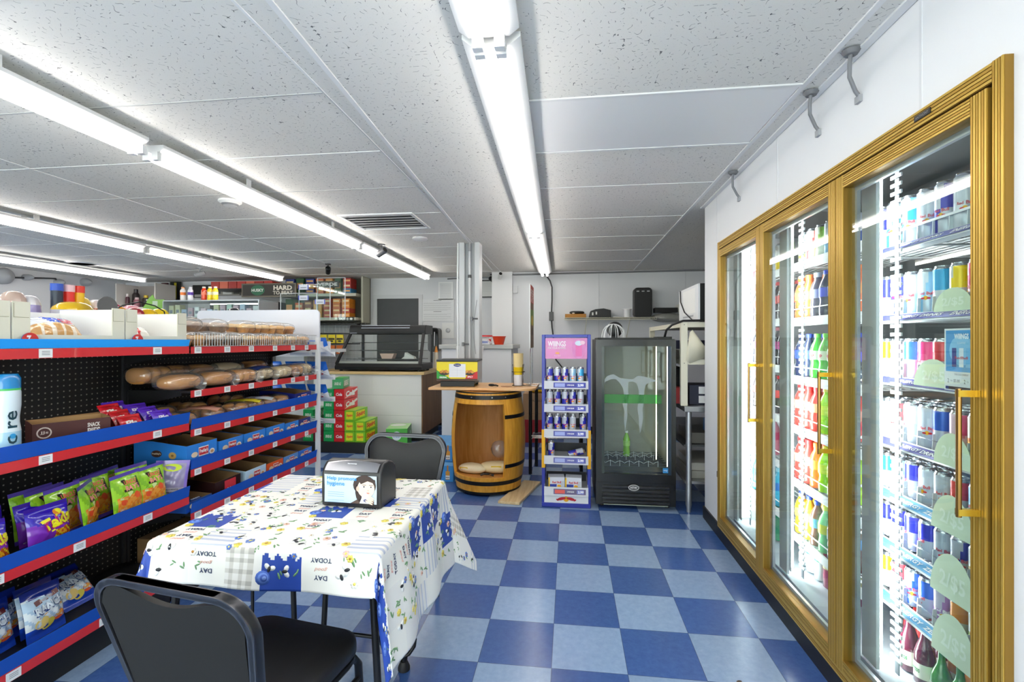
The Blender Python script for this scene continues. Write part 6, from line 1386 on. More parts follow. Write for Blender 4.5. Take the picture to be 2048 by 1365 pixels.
# soda stack on black platform
bx_('black_platform', 'long low black platform on the floor carrying the stacked soda cartons', 'platform', (-3.9, 5.30, 0, -2.32, 5.86, .125), BLACK)
def soda(col, top, txt, tc, disc=None, txt2=None, swirl=None):
    def d(q, f, g, w, h): pass
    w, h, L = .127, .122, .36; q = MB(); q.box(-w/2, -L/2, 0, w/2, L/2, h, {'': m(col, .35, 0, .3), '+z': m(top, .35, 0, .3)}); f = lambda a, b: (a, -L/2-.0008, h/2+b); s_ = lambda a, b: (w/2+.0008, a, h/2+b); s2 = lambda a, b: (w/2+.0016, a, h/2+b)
    f2 = lambda a, b: (a, -L/2-.0016, h/2+b)
    if disc: q.rect(-.045, -.045, .04, .045, f, disc).rect(-.15, -.04, .1, .045, s_, disc)
    q.text(txt, w*.62, h*.3, f2, tc, .04, .2).text(txt, .24, h*.55, lambda a, b: s2(a-.02, b), tc, .05, .2)
    if swirl: q.add([s_(-.17, -.05), s_(-.02, .0), s_(.17, .05), s_(.17, .02), s_(.0, -.025)], [(0, 1, 4), (1, 2, 3, 4)], swirl)
    return q.mesh('soda_carton', 40)
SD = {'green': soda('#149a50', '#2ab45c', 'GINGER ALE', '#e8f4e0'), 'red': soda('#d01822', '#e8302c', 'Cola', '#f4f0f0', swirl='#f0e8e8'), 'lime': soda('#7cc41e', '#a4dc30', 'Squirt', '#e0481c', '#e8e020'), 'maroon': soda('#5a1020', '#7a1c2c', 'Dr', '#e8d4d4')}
def sput(kind, x, y, z, label, rot=0):
    o = bpy.data.objects.new('soda_carton', SD[kind]); COL.objects.link(o); o.location = (x, y, z); o.rotation_euler = (0, 0, rot); return tag(o, label, 'soda carton', 'stacked soda cartons on the black platform')
H_ = .1265
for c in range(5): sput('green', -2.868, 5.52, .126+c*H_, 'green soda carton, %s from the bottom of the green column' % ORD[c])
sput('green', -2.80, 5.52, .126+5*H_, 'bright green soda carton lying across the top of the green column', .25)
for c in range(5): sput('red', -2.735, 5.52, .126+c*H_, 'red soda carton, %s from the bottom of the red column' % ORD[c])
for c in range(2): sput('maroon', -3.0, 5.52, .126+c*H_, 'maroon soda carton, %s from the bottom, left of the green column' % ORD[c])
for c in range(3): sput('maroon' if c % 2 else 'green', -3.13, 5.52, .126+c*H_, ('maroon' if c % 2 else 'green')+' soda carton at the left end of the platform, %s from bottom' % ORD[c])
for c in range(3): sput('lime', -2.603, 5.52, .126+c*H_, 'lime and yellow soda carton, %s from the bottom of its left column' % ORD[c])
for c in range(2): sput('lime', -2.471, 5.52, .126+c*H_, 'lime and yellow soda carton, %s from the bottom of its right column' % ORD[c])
q = MB(); q.box(-.13, -.19, 0, .13, .19, .26, {'': m('#4cae3c', .4), '+z': m('#a8d890', .4), '+x': m('#357e30', .4)}); f = FY(-.1908)
q.disc(0, .17, .055, .055, f, '#e8eef0', 20).text('ICE', .07, .035, lambda a, b: (a, -.1916, b+.17), '#3c78b8', .04).disc(-.02, .03, .1, .02, lambda a, b: (a, b*4-.05, .2608), '#eef4ea', 16).disc(0, .05, .05, .03, f, '#8fd068', 12).disc(.06, .15, .04, .05, lambda a, b: (.1308, a, b), '#c8dcd8', 14)
tag(q.build('water_case', loc=(-2.13, 5.72, 0), rot=(0, 0, .2), bev=.003), 'green and white drinks case on the floor in front of the counter', 'case')
# back door with dark glass, notices and dispenser
q = MB(); fr_ = m('#d0d1d4', .5)
q.box(-3.12, YB-.03, 0, -3.06, YB, 2.07, fr_).box(-2.37, YB-.03, 0, -2.31, YB, 2.07, fr_).box(-3.06, YB-.03, 2.01, -2.37, YB, 2.07, fr_); d = struct(q.build('door_1'))
MB().box(-3.06, YB-.015, .02, -2.37, YB-.002, 2.01, m('#404144', .5, 0, 0, 0, .1)).build('door_leaf', d)
def notice(u0, v0, u1, v1, label, style, y=YB-.012, col='#e6e6e4', frame=None, cat='notice'):
    a, b = P(u0, v1, y), P(u1, v0, y); cx, cz, w, h = (a.x+b.x)/2, (a.z+b.z)/2, abs(b.x-a.x), abs(b.z-a.z); q = MB()
    q.box(-w/2, -.002, -h/2, w/2, .002, h/2, m(frame or col, .4)); f = FY(-.0026); g = FY(-.0032)
    if frame: q.rect(-w/2+.02, -h/2+.02, w/2-.02, h/2-.02, f, m(col, .35))
    if style == 'text':
        k = 0
        for r_ in range(9):
            if r_ in (0, 5): q.rect(-w*.12, h*.42-r_*h*.1, w*.12, h*.44-r_*h*.1, g, '#77787a')
            else: q.rect(-w*.42, h*.42-r_*h*.1, w*.42, h*.427-r_*h*.1, g, '#96979a').rect(-w*.42, h*.385-r_*h*.1, w*(.3+.1*(r_ % 2)), h*.392-r_*h*.1, g, '#96979a')
    elif style == 'map': q.disc(0, 0, w*.2, h*.16, g, '#9c9ea0', 12).disc(.01, .01, w*.12, h*.1, FY(-.0037), '#c4c6c8', 10)
    else:
        for r_ in range(6): q.rect(-w*.32, h*.3-r_*h*.09, w*.32, h*.308-r_*h*.09, g, '#a8aaac')
    return tag(q.build('wall_notice', loc=(cx, y, cz)), label, cat)
notice(842, 598, 908, 643, 'large white notice with two paragraphs of text on the back wall', 'text', col='#dfe0e2')
notice(877, 564, 906, 600, 'framed white certificate high on the back wall, above the large notice', 'lines', frame='#f2f2f2', col='#d9dadb')
notice(884, 646, 908, 677, 'small white sheet with round drawing beside the paper towel dispenser', 'map')
notice(962, 560, 989, 596, 'black-framed certificate on the back wall behind the steel column', 'lines', frame='#1a1a1c', col='#c9cac8', y=7.2)
a = P(871, 680, 7.18); t = thing('towel_dispenser', 'glossy black paper towel dispenser on the back wall right of the display case', 'dispenser', (a.x, 7.14, a.z))
q = MB(); q.X = Matrix.Rotation(pi/2, 4, 'X'); q.prism(rrect(.17, .37, .05, 5), -.10, .10, m('#111112', .2), 'z'); q.build('cover', t, bev=.01); q = MB(); q.rect(.02, -.10, .035, .12, FY(-.112), m('#c8c8cc', .3)); q.build('window', t)
a = P(880, 702, 6.7); t = thing('lotion_bottle', 'small orange and white pump bottle behind the snack warmer', 'bottle', (-1.87, 6.75, .926)); q = MB(); q.lathe([(.04, 0), (.042, .02), (.03, .20), (.026, .24)], m('#eadfca', .4), 16); q.build('bottle_body', t, 50); q = MB(); q.lathe([(.027, .24), (.018, .28), (.008, .33)], m('#e8943a', .4), 14); q.build('pump', t)
t.location = (-1.96, 6.80, .926)
# cigarette shelves on the back wall
t = thing('wall_shelf_unit', 'open cream wall cabinet of tobacco and carton goods left of the back door', 'shelving', (-3.85, 7.1, 1.6)); cr = m('#c9c7b8', .5)
MB().box(-4.52, 7.20, 1.60, -3.17, 7.235, 2.335, m('#5c5a50', .6)).build('back_board', t, world=True)
for z in (1.655, 2.03): MB().box(-4.52, 6.92, z, -3.27, 7.2, z+.045, cr).build('shelf', t, world=True)
MB().box(-3.20, 6.95, 1.62, -3.17, 7.2, 2.335, m('#a8a694', .5)).build('side_panel', t, world=True)
cc_ = ['#e08a2a', '#d8662c', '#c8503c', '#e09a34', '#b8332c', '#2c3c8c', '#2f5c34', '#d07a50', '#3a7ca8', '#8c4a2c']
G = 'cartons on the cream wall cabinet'; nm = {'#e08a2a': 'orange', '#d8662c': 'rust orange', '#c8503c': 'brick red', '#e09a34': 'amber', '#b8332c': 'dark red', '#2c3c8c': 'navy blue', '#2f5c34': 'dark green', '#d07a50': 'salmon', '#3a7ca8': 'steel blue', '#8c4a2c': 'brown'}
rb = random.Random(8); cols = [('#e09a34', 1), ('#c8503c', 4), ('#d07a50', 4), ('#e08a2a', 4)]
def stack(x, z0, col, n_, w, h, tier, place):
    for k in range(n_):
        c = col if n_ == 1 or rb.random() < .7 else rb.choice(cc_[:5])
        bx_('carton', '%s carton, %s from the bottom, %s of %s shelf in the wall cabinet' % (nm[c], ORD[k], place, tier), 'carton', (x, 6.96, z0+k*h, x+w-.004, 7.16, z0+(k+1)*h-.002), c, G, lambda q, f, g, w_, h_: q.rect(-w_*.4, -h_*.15, w_*.4, h_*.2, f, m('#f0d8a0', .5) if k % 2 else m('#e8b070', .5)))
for i, (w, n_, h, col) in enumerate(((.13, 1, .30, '#2f5c34'), (.13, 2, .12, '#3a7ca8'), (.12, 3, .09, '#8c4a2c'), (.14, 1, .28, '#e09a34'), (.12, 4, .074, '#c8503c'), (.12, 4, .074, '#d07a50'), (.13, 4, .074, '#e08a2a'))):
    stack(-4.46+sum((.13, .13, .12, .14, .12, .12, .13)[:i])+i*.03, 1.7005, col, n_, w, h, 'lower', ORD[i]+' pile')
for i, (w, n_, h, col) in enumerate(((.15, 2, .12, '#2c3c8c'), (.13, 1, .25, '#2f5c34'), (.14, 3, .08, '#2c3c8c'), (.13, 2, .12, '#d8662c'), (.12, 3, .08, '#e08a2a'), (.11, 1, .24, '#2f5c34'), (.13, 3, .08, '#3a7ca8'))):
    stack(-4.46+sum((.15, .13, .14, .13, .12, .11, .13)[:i])+i*.03, 2.0755, col, n_, w, h, 'upper', ORD[i]+' pile')
a = P(655, 569, 6.9); q = MB(); q.text('VERDE', .32, .05, lambda x, y: (x, 0, y), m('#e8e8e8', .4), .03); q.box(-.19, .002, -.05, .19, .012, .05, m('#1c2420', .4)); tag(q.build('brand_sign', loc=(a.x, 6.9, a.z)), 'dark green sign with white capital letters above the tobacco shelves', 'sign')
a = P(690, 638, 6.88); q = MB(); q.box(-.13, 0, -.03, .13, .006, .03, m('#26302a', .4)).text('SALE', .09, .035, lambda x, y: (x-.06, -.001, y), '#e8ece8', .03).disc(.03, 0, .02, .02, FY(-.001), '#c8d0c8', 12).disc(.09, 0, .025, .018, FY(-.001), '#f0f0ee', 12); tag(q.build('shelf_sign', loc=(a.x, 6.90, 1.675)), 'small black and white sign on the lower shelf edge of the wall cabinet', 'sign')
# wire rack of hanging candy below
t = thing('candy_grid', 'chrome wire grid with hanging yellow candy packs left of the heated case', 'display rack', (-3.75, 7.1, 0.9))
q = MB()
for k in range(22): q.cyl((-4.5+k*.062, 7.1, .9), (-4.5+k*.062, 7.1, 1.62), .002, m('#b0b2b4', .3, .7), 5)
for k in range(12): q.cyl((-4.5, 7.1, .93+k*.062), (-3.2, 7.1, .93+k*.062), .002, m('#b0b2b4', .3, .7), 5)
q.build('wire_grid', t, world=True)
for z in (1.585, 1.44, 1.28): MB().box(-4.45, 6.98, z, -3.28, 7.09, z+.02, BLACK).build('hook_bar', t, world=True)
G = 'candy packs hanging on the wire grid'
for r_, (z, c, nme) in enumerate(((1.30, '#e8d42a', 'yellow'), (1.13, '#d8702c', 'orange'))):
    for k in range(7):
        x = -4.38+k*.135
        q = MB(); q.box(-.055, -.012, 0, .055, .012, .135, m(c, .35)); q.rect(-.05, .05, .05, .08, FY(-.0128), '#3a3420').disc(0, .03, .03, .015, FY(-.0128), '#2c2c20' if r_ == 0 else '#f0e0c8', 10)
        tag(q.build('candy_pack', loc=(x, 7.0, z)), '%s candy pack, %s from the left in the %s row on the grid' % (nme, ORD[k], 'upper' if r_ == 0 else 'lower'), 'candy', G)
# acrylic counter guards
MB_G = 1
t = thing('acrylic_guard', 'clear acrylic counter guard with small blue-edged price frames before the tobacco shelves', 'counter guard', (-3.2, 5.7, 0)); MB().box(-3.9, 5.68, 1.19, -2.95, 5.95, 1.23, m('#c8ccd0', .3)).build('base_ledge', t, world=True); MB().box(-3.9, 5.87, 0, -3.5, 5.95, 1.19, m('#b8babc', .5)).build('support', t, world=True)
for (u0, v0, u1, v1) in ((561, 586, 633, 640), (598, 568, 660, 640), (635, 555, 690, 640)):
    a, b = P(u0, v1, 5.7+.1*(u0 % 3)), P(u1, v0, 5.7+.1*(u0 % 3)); MB().box(a.x, a.y, a.z, b.x, a.y+.006, b.z, GLASS).build('sheet', t, world=True)
    q = MB()
    for x in (a.x, b.x): q.box(x-.004, a.y-.002, a.z, x+.004, a.y+.008, b.z, m('#d4d8dc', .2))
    q.box(a.x, a.y-.002, b.z-.006, b.x, a.y+.008, b.z, m('#d4d8dc', .2)); q.build('edge', t, world=True)
for i, (u, v) in enumerate(((607, 575), (607, 596), (640, 604))):
    a = P(u, v, 5.68); q = MB(); q.box(-.07, -.002, -.03, .07, .002, .03, m('#d9dce6', .4)).rect(-.07, -.03, -.058, .03, FY(-.003), '#2c4cc0').rect(.058, -.03, .07, .03, FY(-.003), '#2c4cc0').rect(-.04, -.01, .04, .0, FY(-.003), '#8a8e98'); q.v = [v+a for v in q.v]; q.build('price_frame', t, world=True)
# dark cooler with beer signs at the back
t = thing('beer_cooler', 'low dark beer cooler at the back below the illuminated sign boards', 'cooler', (-5.0, 7.0, 0)); MB().box(-5.6, 6.75, 0, -4.56, 7.22, 1.95, m('#2c2f33', .4)).build('body', t, world=True, bev=.005); q = MB(); q.rect(-5.5, 1.5, -4.6, 1.88, lambda a, b: (a, 6.7485, b), m('#5c6068', .3)); q.disc(-5.0, 1.70, .2, .05, lambda a, b: (a, 6.7475, b), '#8c8e90', 18); q.build('front_window', t, world=True); MB().box(-5.58, 6.74, 1.90, -4.58, 6.748, 1.925, m('#f4f6fa', .5, 0, 0, 3)).build('lamp_strip', t, world=True)
a, b = P(483, 595, 6.72), P(592, 566, 6.72)
def dsign(q, f, g, w, h):
    q.rect(-w/2+.02, -h/2+.02, w/2-.02, h/2-.02, f, '#2e2c28').disc(-w*.2, 0, h*.55, h*.38, g, '#2c6a4c', 20).text('HUSKY', w*.22, h*.22, lambda x, y: (lambda p: (p[0], p[1]-.001, p[2]))(g(x-w*.2, y)), '#e8ece8', .03)
    q.text('HARD', w*.34, h*.34, lambda x, y: g(x+w*.26, y+h*.16), '#d8d4c8', .04).text('TO BEAT', w*.36, h*.26, lambda x, y: g(x+w*.26, y-h*.2), '#c8c4b8', .03)
bx_('beer_sign', 'dark sign board reading HARD TO BEAT with a green oval, above the beer cooler', 'sign', (a.x, 6.72, a.z, b.x, 6.745, b.z), '#6a6458', None, dsign)
q = MB(); G = 'red boxes stored above the beer sign'
for i in range(7): bx_('red_box', 'red flat box under the ceiling above the beer sign, %s from the left' % ORD[i], 'box', (-5.62+i*.15, 6.80, 2.10 if 0 else 2.16, -5.62+i*.15+.14, 7.1, 2.27), ['#b8342c', '#d86a50', '#a82c24'][i % 3], G)
bx_('sign_ledge', 'narrow dark ledge carrying the red boxes above the beer sign', 'ledge', (-5.66, 6.78, 2.145, -4.52, 7.22, 2.159), '#2a2826')
for i, (u0, u1, v0, v1, c, lb, art) in enumerate(((295, 322, 568, 597, '#8a7458', 'small landscape poster with brown trees right of the white cabinet', 'tree'), (322, 336, 566, 600, '#4a1a20', 'narrow maroon poster on the back wall', 'bar'), (340, 362, 564, 600, '#1c1e1c', 'narrow black poster with a yellow stripe on the back wall', 'stripe'), (385, 425, 570, 596, '#2c2a2a', 'wide dark board behind the juice bottles', 'bar'), (425, 480, 565, 592, '#8c8a84', 'grey board with white sheet and two photographs', 'photo'))):
    a, b = P(u0, v1, 7.2), P(u1, v0, 7.2); w_, h_ = b.x-a.x, b.z-a.z
    def art_(q, f, g, w, h, k=art):
        if k == 'tree': q.rect(-w/2, 0, w/2, h/2, f, '#c8ccd0'); [q.disc(-w*.3+j*w*.15, h*.05, w*.07, h*.3, g, '#5c3c28', 8) for j in range(5)]
        elif k == 'stripe': q.rect(-w*.12, -h*.45, w*.1, h*.45, f, '#d8c82c')
        elif k == 'photo': q.rect(-w*.12, -h*.4, w*.2, h*.4, f, '#d8d8d6').rect(-w*.45, -h*.35, -w*.2, h*.3, f, '#3c4048').rect(w*.26, -h*.4, w*.48, h*.4, f, '#4a4844')
        else: q.rect(-w*.4, -h*.45, w*.4, -h*.25, f, '#b8b4b0')
    bx_('wall_poster', lb, 'poster', (a.x, 7.2, a.z, b.x, 7.212, b.z), c, None, art_)
# white corner cabinet with toiletries
t = thing('corner_cabinet', 'open white cabinet with dark toiletries in the far left corner', 'cabinet', (-6.9, 6.9, 0)); wc = m('#cfcac6', .5)
A_, B_ = P(234, 615, 6.6), P(297, 568, 6.6)
x0, x1, z0, z1 = A_.x, B_.x, 1.86, 2.24
MB().box(x0-.02, 6.98, .3, x1+.1, 7.0, z1, m('#a8a09c', .6)).build('back_panel', t, world=True); MB().box(x0-.03, 6.6, .0, x0-.01, 6.98, z1, wc).build('side_panel', t, world=True); MB().box(x1+.1, 6.6, .0, x1+.12, 6.98, z1, wc).build('side_panel', t, world=True)
for z in (1.845, 1.62, .3): MB().box(x0-.01, 6.6, z, x1+.1, 6.98, z+.02, wc).build('shelf', t, world=True)
G = 'toiletries in the white corner cabinet'
for i, (dx, h, r_, c, cp) in enumerate(((.03, .22, .03, '#4a2430', '#e8dcd8'), (.12, .30, .05, '#241a1c', '#2a2022'), (.20, .16, .045, '#8c5a64', '#c8b0b4'), (.30, .20, .05, '#2c2420', '#d8b82c'), (.40, .13, .05, '#2c2638', '#d8d4dc'), (.50, .15, .04, '#3c3034', '#1c1a1c'))):
    t2 = thing('toiletry_bottle', '%s dark toiletry bottle from the left in the white corner cabinet' % ORD[i], 'bottle', (x0+dx+.03, 6.72+.06*(i % 2), 1.8655), 0, G); q = MB(); q.lathe([(r_, 0), (r_, h*.7), (r_*.7, h*.8)], m(c, .4), 14); q.build('bottle_body', t2, 50); q = MB(); q.lathe([(r_*.6, h*.8), (r_*.6, h)], m(cp, .4), 12); q.build('cap', t2)
for i, (dx, c, lb) in enumerate(((.05, '#6a6660', 'grey pouch on the lower shelf of the corner cabinet'), (.22, '#b8ac40', 'olive yellow pouch on the lower shelf of the corner cabinet'), (.38, '#5c5a20', 'dark olive pouch on the lower shelf of the corner cabinet'))):
    q = MB(); superell(q, .15, .12, .13, m(c, .4), 2.4, 16, 8, wob=.08, ph=i); tag(q.build('snack_pouch', smooth=60, loc=(x0+dx+.06, 6.75, 1.6405)), lb, 'pouch', 'pouches in the corner cabinet')
# glass show case with bottles on it
t = thing('glass_show_case', 'long glass show case full of small pastel packs behind the snack shelves', 'show case', (-4.6, 5.75, 0)); X0, X1 = -5.32, -3.95
MB().box(X0, 5.6, 0, X1, 6.0, 1.15, m('#b8bac0', .5)).build('base_cabinet', t, world=True)
for z in (1.42, 1.64, 1.855): MB().box(X0, 5.6, z, X1, 6.0, z+.014, m('#b4bcc0', .2)).build('glass_shelf', t, world=True)
MB().box(X0, 5.594, 1.15, X1, 5.6, 1.855, GLASS).build('front_glass', t, world=True)
for x in (X0, X1-.012): MB().box(x, 5.594, 1.15, x+.012, 6.0, 1.855, m('#c8ccd0', .3, .4)).build('corner_post', t, world=True)
G = 'small packs inside the glass show case'; rk_ = random.Random(4)
pc = [('#c8dcd4', 'mint'), ('#e8d0e0', 'pink'), ('#b8c8e4', 'pale blue'), ('#e4e6ea', 'white'), ('#c8a8b8', 'mauve'), ('#8cb0a4', 'teal'), ('#d8d4b0', 'sand')]
for r_, z in enumerate((1.435, 1.655)):
    for k in range(14):
        c, n_ = rk_.choice(pc); h = rk_.uniform(.09, .17)
        bx_('small_pack', '%s small pack, %s from the left on the %s shelf of the show case' % (n_, ORD[k], 'lower' if r_ == 0 else 'upper'), 'pack', (X0+.03+k*.093, 5.66, z, X0+.10+k*.093, 5.75, z+h), c, G, lambda q, f, g, w, h_: q.rect(-w*.3, -h_*.2, w*.3, h_*.1, f, '#8c90a0'))
for i, (u, c, lab, cp, lb) in enumerate(((366, '#f0ece8', '#ee7a20', '#f0a060', 'white bottle with orange label and cap on the show case'), (381, '#eeeef4', '#5030a0', '#e4e4ec', 'white bottle with purple label on the show case'), (408, '#d8401c', '#f08060', '#f0e8d8', 'orange-red juice bottle on the show case, left of two yellow ones'), (420, '#f0d020', '#e8e8d0', '#f0f0e8', 'yellow juice bottle on the show case, the left one'), (431, '#f0d020', '#f0e8c0', '#f4f4ec', 'yellow juice bottle on the show case, the right one'))):
    o = bottle('juice_bottle', lb, c, lab, cp, h=.19, r=.033, kind='wide', face=F2); a = P(u, 598, 5.75); o.location = (a.x, 5.75, 1.870)
for i, (u, c, h, lb) in enumerate(((312, '#8ab83c', .14, 'green and cream display sheet in front of the corner cabinet'),)):
    pass
q = MB(); q.prism([(-.22, 0), (.16, 0), (.16, .17), (.02, .17), (-.02, .24), (-.10, .17), (-.12, .12)], -.004, .004, m('#7cb048', .5), 'y'); q.rect(-.02, .08, .06, .15, FY(-.0046), '#b8c8b0'); a = P(308, 617, 5.9); tag(q.build('display_card', loc=(a.x, 5.9, 1.74)), 'green cut-out display card at the left end of the glass show case', 'card')
MB_ = MB(); MB_.box(-.25, -.15, 0, .2, .15, .02, m('#b8a090', .5)); MB_.box(-.25, -.15, -1.72, .2, .15, 0, m('#9a9488', .6)); o = MB_.build('display_stand', loc=(a.x, 6.0, 1.72)); tag(o, 'narrow stand carrying the green display card beside the show case', 'stand')
# chip bags seen between cartons and header board: on the next shelving run
G2 = 'goods on top of the shelving behind the snack shelves'
t = thing('rear_gondola', 'second shelving run behind the snack shelves, only its goods-laden top showing', 'shelving', (-3.65, 3.0, 0)); MB().box(-3.95, 1.6, .1, -3.35, 4.9, .30, KB).build('base', t, world=True); MB().box(-3.66, 1.6, .3, -3.64, 4.9, 1.40, PEG).build('back_panel', t, world=True)
MB().box(-3.95, 1.6, 1.40, -3.35, 4.9, 1.42, KB).build('top_shelf', t, world=True); MB().box(-3.95, 1.6, 0, -3.35, 4.9, .1, KB).build('kick_plate', t, world=True)
def blob(name, label, cat, x, y, z, w, d, h, c, c2=None, rot=0, ph=0, ex=2.6):
    q = MB(); superell(q, w, d, h, (lambda u, v: gl(c2) if c2 and .35 < v < .62 else gl(c)), ex, 20, 12, wob=.06, ph=ph); return tag(q.build(name, smooth=60, loc=(x, y, z), rot=(0, 0, rot)), label, cat, G2)
items = [(2.64, .16, '#e8c8c4', '#d8a8a8', 'pale pink bag at the left edge above the cream cartons'), (2.74, .22, '#c8b0a4', '#a82c30', 'brownish bag with a red band above the left cream carton'), (2.83, .20, '#e4e4ec', '#b0a8e0', 'white and lilac bag above the left cream carton'),
 (3.18, .18, '#f0d860', '#ffffff', 'yellow bag with white panel beside the yellow canister'), (3.30, .17, '#eeeaf0', '#c87a5c', 'white bag with brown picture, middle of the goods row'), (3.44, .15, '#a83050', '#3a3c8c', 'dark red and blue bag right of the white one'), (3.60, .15, '#f0a0b0', '#f0c8d0', 'pink bag near the right end of the goods row'), (3.72, .13, '#f0b0bc', '#f8d8dc', 'second pink bag near the right end of the goods row')]
for i, (y, h, c, c2, lb) in enumerate(items): blob('snack_bag', lb, 'snack bag', -3.72, y, 1.4205, .12, .12, h+(.03 if i < 3 else .07), c, c2, 0, i, 3)
its = [(2.92, .15, '#f0c428', '#b8b4c0', 'large yellow and silver chip bag lying behind the middle carton'), (3.15, .13, '#a82848', '#e8d0d8', 'crimson bag in the front goods row'), (3.25, .14, '#f09a1c', '#f8c84c', 'bright orange bag in the front goods row'), (3.38, .14, '#a01c2c', '#a01c2c', 'dark red bag in the front goods row'), (3.50, .14, '#f0c41c', '#f0a41c', 'yellow bag in the front goods row, left one'), (3.62, .15, '#e8cc18', '#c8a80c', 'yellow bag in the front goods row, right end'), (4.30, .16, '#8cc83c', '#f0e8d8', 'lime and white bag seen past the right cream carton'), (4.52, .22, '#20242c', '#f0d018', 'black and yellow bag seen left of the header board'), (4.68, .2, '#2c6cc8', '#c8ccd8', 'blue and white bag at the left edge of the header board')]
for i, (y, h, c, c2, lb) in enumerate(its): blob('snack_bag', lb, 'snack bag', -3.47, y, 1.4205, .14, .12 if i else .26, h+.04, c, c2, 0, i+9)
for i, (y, bc, cc2, lb) in enumerate(((2.93, '#1c2c40', '#1c50c0', 'dark canister with a blue lid above the cream cartons'), (3.01, '#e0281c', '#f0c8d0', 'red canister with a pale lid above the cream cartons'), (3.08, '#f0c41c', '#e03018', 'yellow canister with a red lid above the cream cartons'))):
    t = thing('snack_canister', lb, 'canister', (-3.62, y, 1.4205), 0, G2); q = MB(); q.lathe([(.034, 0), (.034, .27)], m(bc, .35), 18); q.rect(-.02, .12, .02, .17, lambda a, b: (.0345, a, b), '#e8eef4'); q.build('tube_body', t, 40); q = MB(); q.lathe([(.036, .27), (.036, .32)], m(cc2, .35), 18); q.build('lid', t)
q = MB(); q.lathe([(.0, -.004), (.075, -.004), (.075, .004), (0, .004)], m('#4c4e50', .5), 24); o = q.build('round_mirror', loc=(-3.30, 3.02, 1.60), rot=(0, pi/2-.1, 0)); 
t = thing('hanger_wire', 'round grey disc on a curved black wire above the middle cream carton', 'hook', (-3.36, 3.05, 1.42)); o.parent = t; o.location = (0.05, -.03, .16); o.name = 'disc'
MB().tube([(-3.36, 2.9, 1.43), (-3.34, 3.0, 1.50), (-3.33, 3.15, 1.60), (-3.34, 3.3, 1.64), (-3.35, 3.45, 1.62), (-3.36, 3.55, 1.58), (-3.36, 3.58, 1.43)], .005, BLACK, 6).build('wire', t, world=True)
# items on the left wall: wiring, lamps
for i, (u, v, lb) in enumerate(((15, 552, 'round grey fan guard high on the left wall'), (62, 555, 'small white sensor high on the left wall'), (125, 565, 'white bracket lamp on the left wall'), (178, 565, 'white cone lamp on the left wall'))):
    c, s_ = cos(YAW), sin(YAW); a_ = (u-1024)/939.8; r = Vector((a_*c-s_, a_*s_+c, -(v-682.5)/939.8)); k = -7.5/r.x; p = Vector((0, 0, 1.333))+r*k
    q = MB(); q.X = Matrix.Rotation(pi/2, 4, 'Y'); R_ = (.11, .045, .05, .06)[i]
    q.lathe([(R_, -.1), (R_, -.04), (R_*.8, .0), (R_*.3, .04), (0, .05)], m('#a6a7a9', .5), 20)
    tag(q.build('wall_lamp', loc=p), lb, 'wall fitting')
tag(MB().tube([(-7.57, 4.0, 2.1), (-7.56, 5.0, 2.14), (-7.56, 5.9, 2.24), (-7.56, 6.1, 2.26), (-7.57, 6.25, 2.05)], .012, '#3a3b3d', 6).build('wall_cable'), 'dark loose cable running along the top of the left wall', 'cable')
tag(MB().tube([(-.835, 6.80, 2.31), (-.79, 6.80, 2.30), (-.5, 6.82, 2.305), (0, 6.82, 2.31), (2.5, 6.83, 2.325)], .012, '#77787b', 6).tube([(-1.9, 7.22, 2.31), (-1.6, 7.22, 2.325), (-1.14, 7.22, 2.32)], .010, '#77787b', 6).build('ceiling_cable'), 'grey cable along the top of the back wall and pillar', 'cable')
# hanging power cable with inline box
t = thing('power_cable', 'black power cable hanging from the farthest middle light down behind the blue rack', 'cable', (-.2, 6.6, 1.4)); a0 = P(1092, 556, 6.7)
pts = [P(1093, 541, 6.72)]+[P(u, v, 6.72) for u, v in ((1093, 552), (1100, 562), (1104, 575), (1104, 600), (1103, 625))]; MB().tube(pts, .010, '#2a2a2c', 8).build('upper_cord', t, world=True)
MB().tube([P(u, v, 6.72) for u, v in ((1103, 640), (1104, 655), (1106, 670), (1112, 720), (1128, 740), (1135, 800), (1136, 868))], .010, '#2a2a2c', 8).build('lower_cord', t, world=True)
a, b = P(1098, 642, 6.7), P(1107, 624, 6.7); MB().box(a.x, 6.69, a.z, b.x, 6.75, b.z, m('#4a4b4e', .5)).build('inline_box', t, world=True, bev=.006)
a, b = P(1026, 587, 6.83), P(1033, 572, 6.83); bx_('switch_box', 'small white box on the back wall just right of the pillar', 'box', (a.x, 6.80, a.z, b.x+.02, 6.85, b.z), '#d4d5d8')
for i, x in enumerate((.42, 1.62)): struct(MB().box(x, 6.846, .1, x+.012, 6.8505, CH, '#cfd0d3').build('trim_%d' % (70+i)))
# ---------------- wire shelf on the back wall with clutter
t = thing('wire_wall_shelf', 'cream wire shelf on brackets on the back wall above the fridge', 'shelf', (.6, 6.7, 1.64)); cw = m('#cfcbb4', .4)
q = MB(); x0, x1 = -.06, 1.18
for k in range(50): x = x0+k*(x1-x0)/49; q.tube([(x, 6.84, 1.655), (x, 6.56, 1.655), (x, 6.56, 1.628)], .0022, cw, 5)
for y, z in ((6.56, 1.655), (6.56, 1.628), (6.70, 1.653), (6.83, 1.653)): q.cyl((x0, y, z), (x1, y, z), .0035, cw, 6)
q.build('wire_deck', t, world=True)
for x in (.24, .83): MB().tube([(x, 6.57, 1.65), (x-.02, 6.845, 1.36)], .005, cw, 6).build('bracket', t, world=True)
zs = 1.659; L_ = 'on the wire wall shelf'
bx_('cardboard_tray', 'flat orange-brown cardboard box at the left end of the wire wall shelf', 'box', (-.055, 6.58, zs, .235, 6.80, zs+.05), m('#a87430', .7, 0, 0, 0, .1))
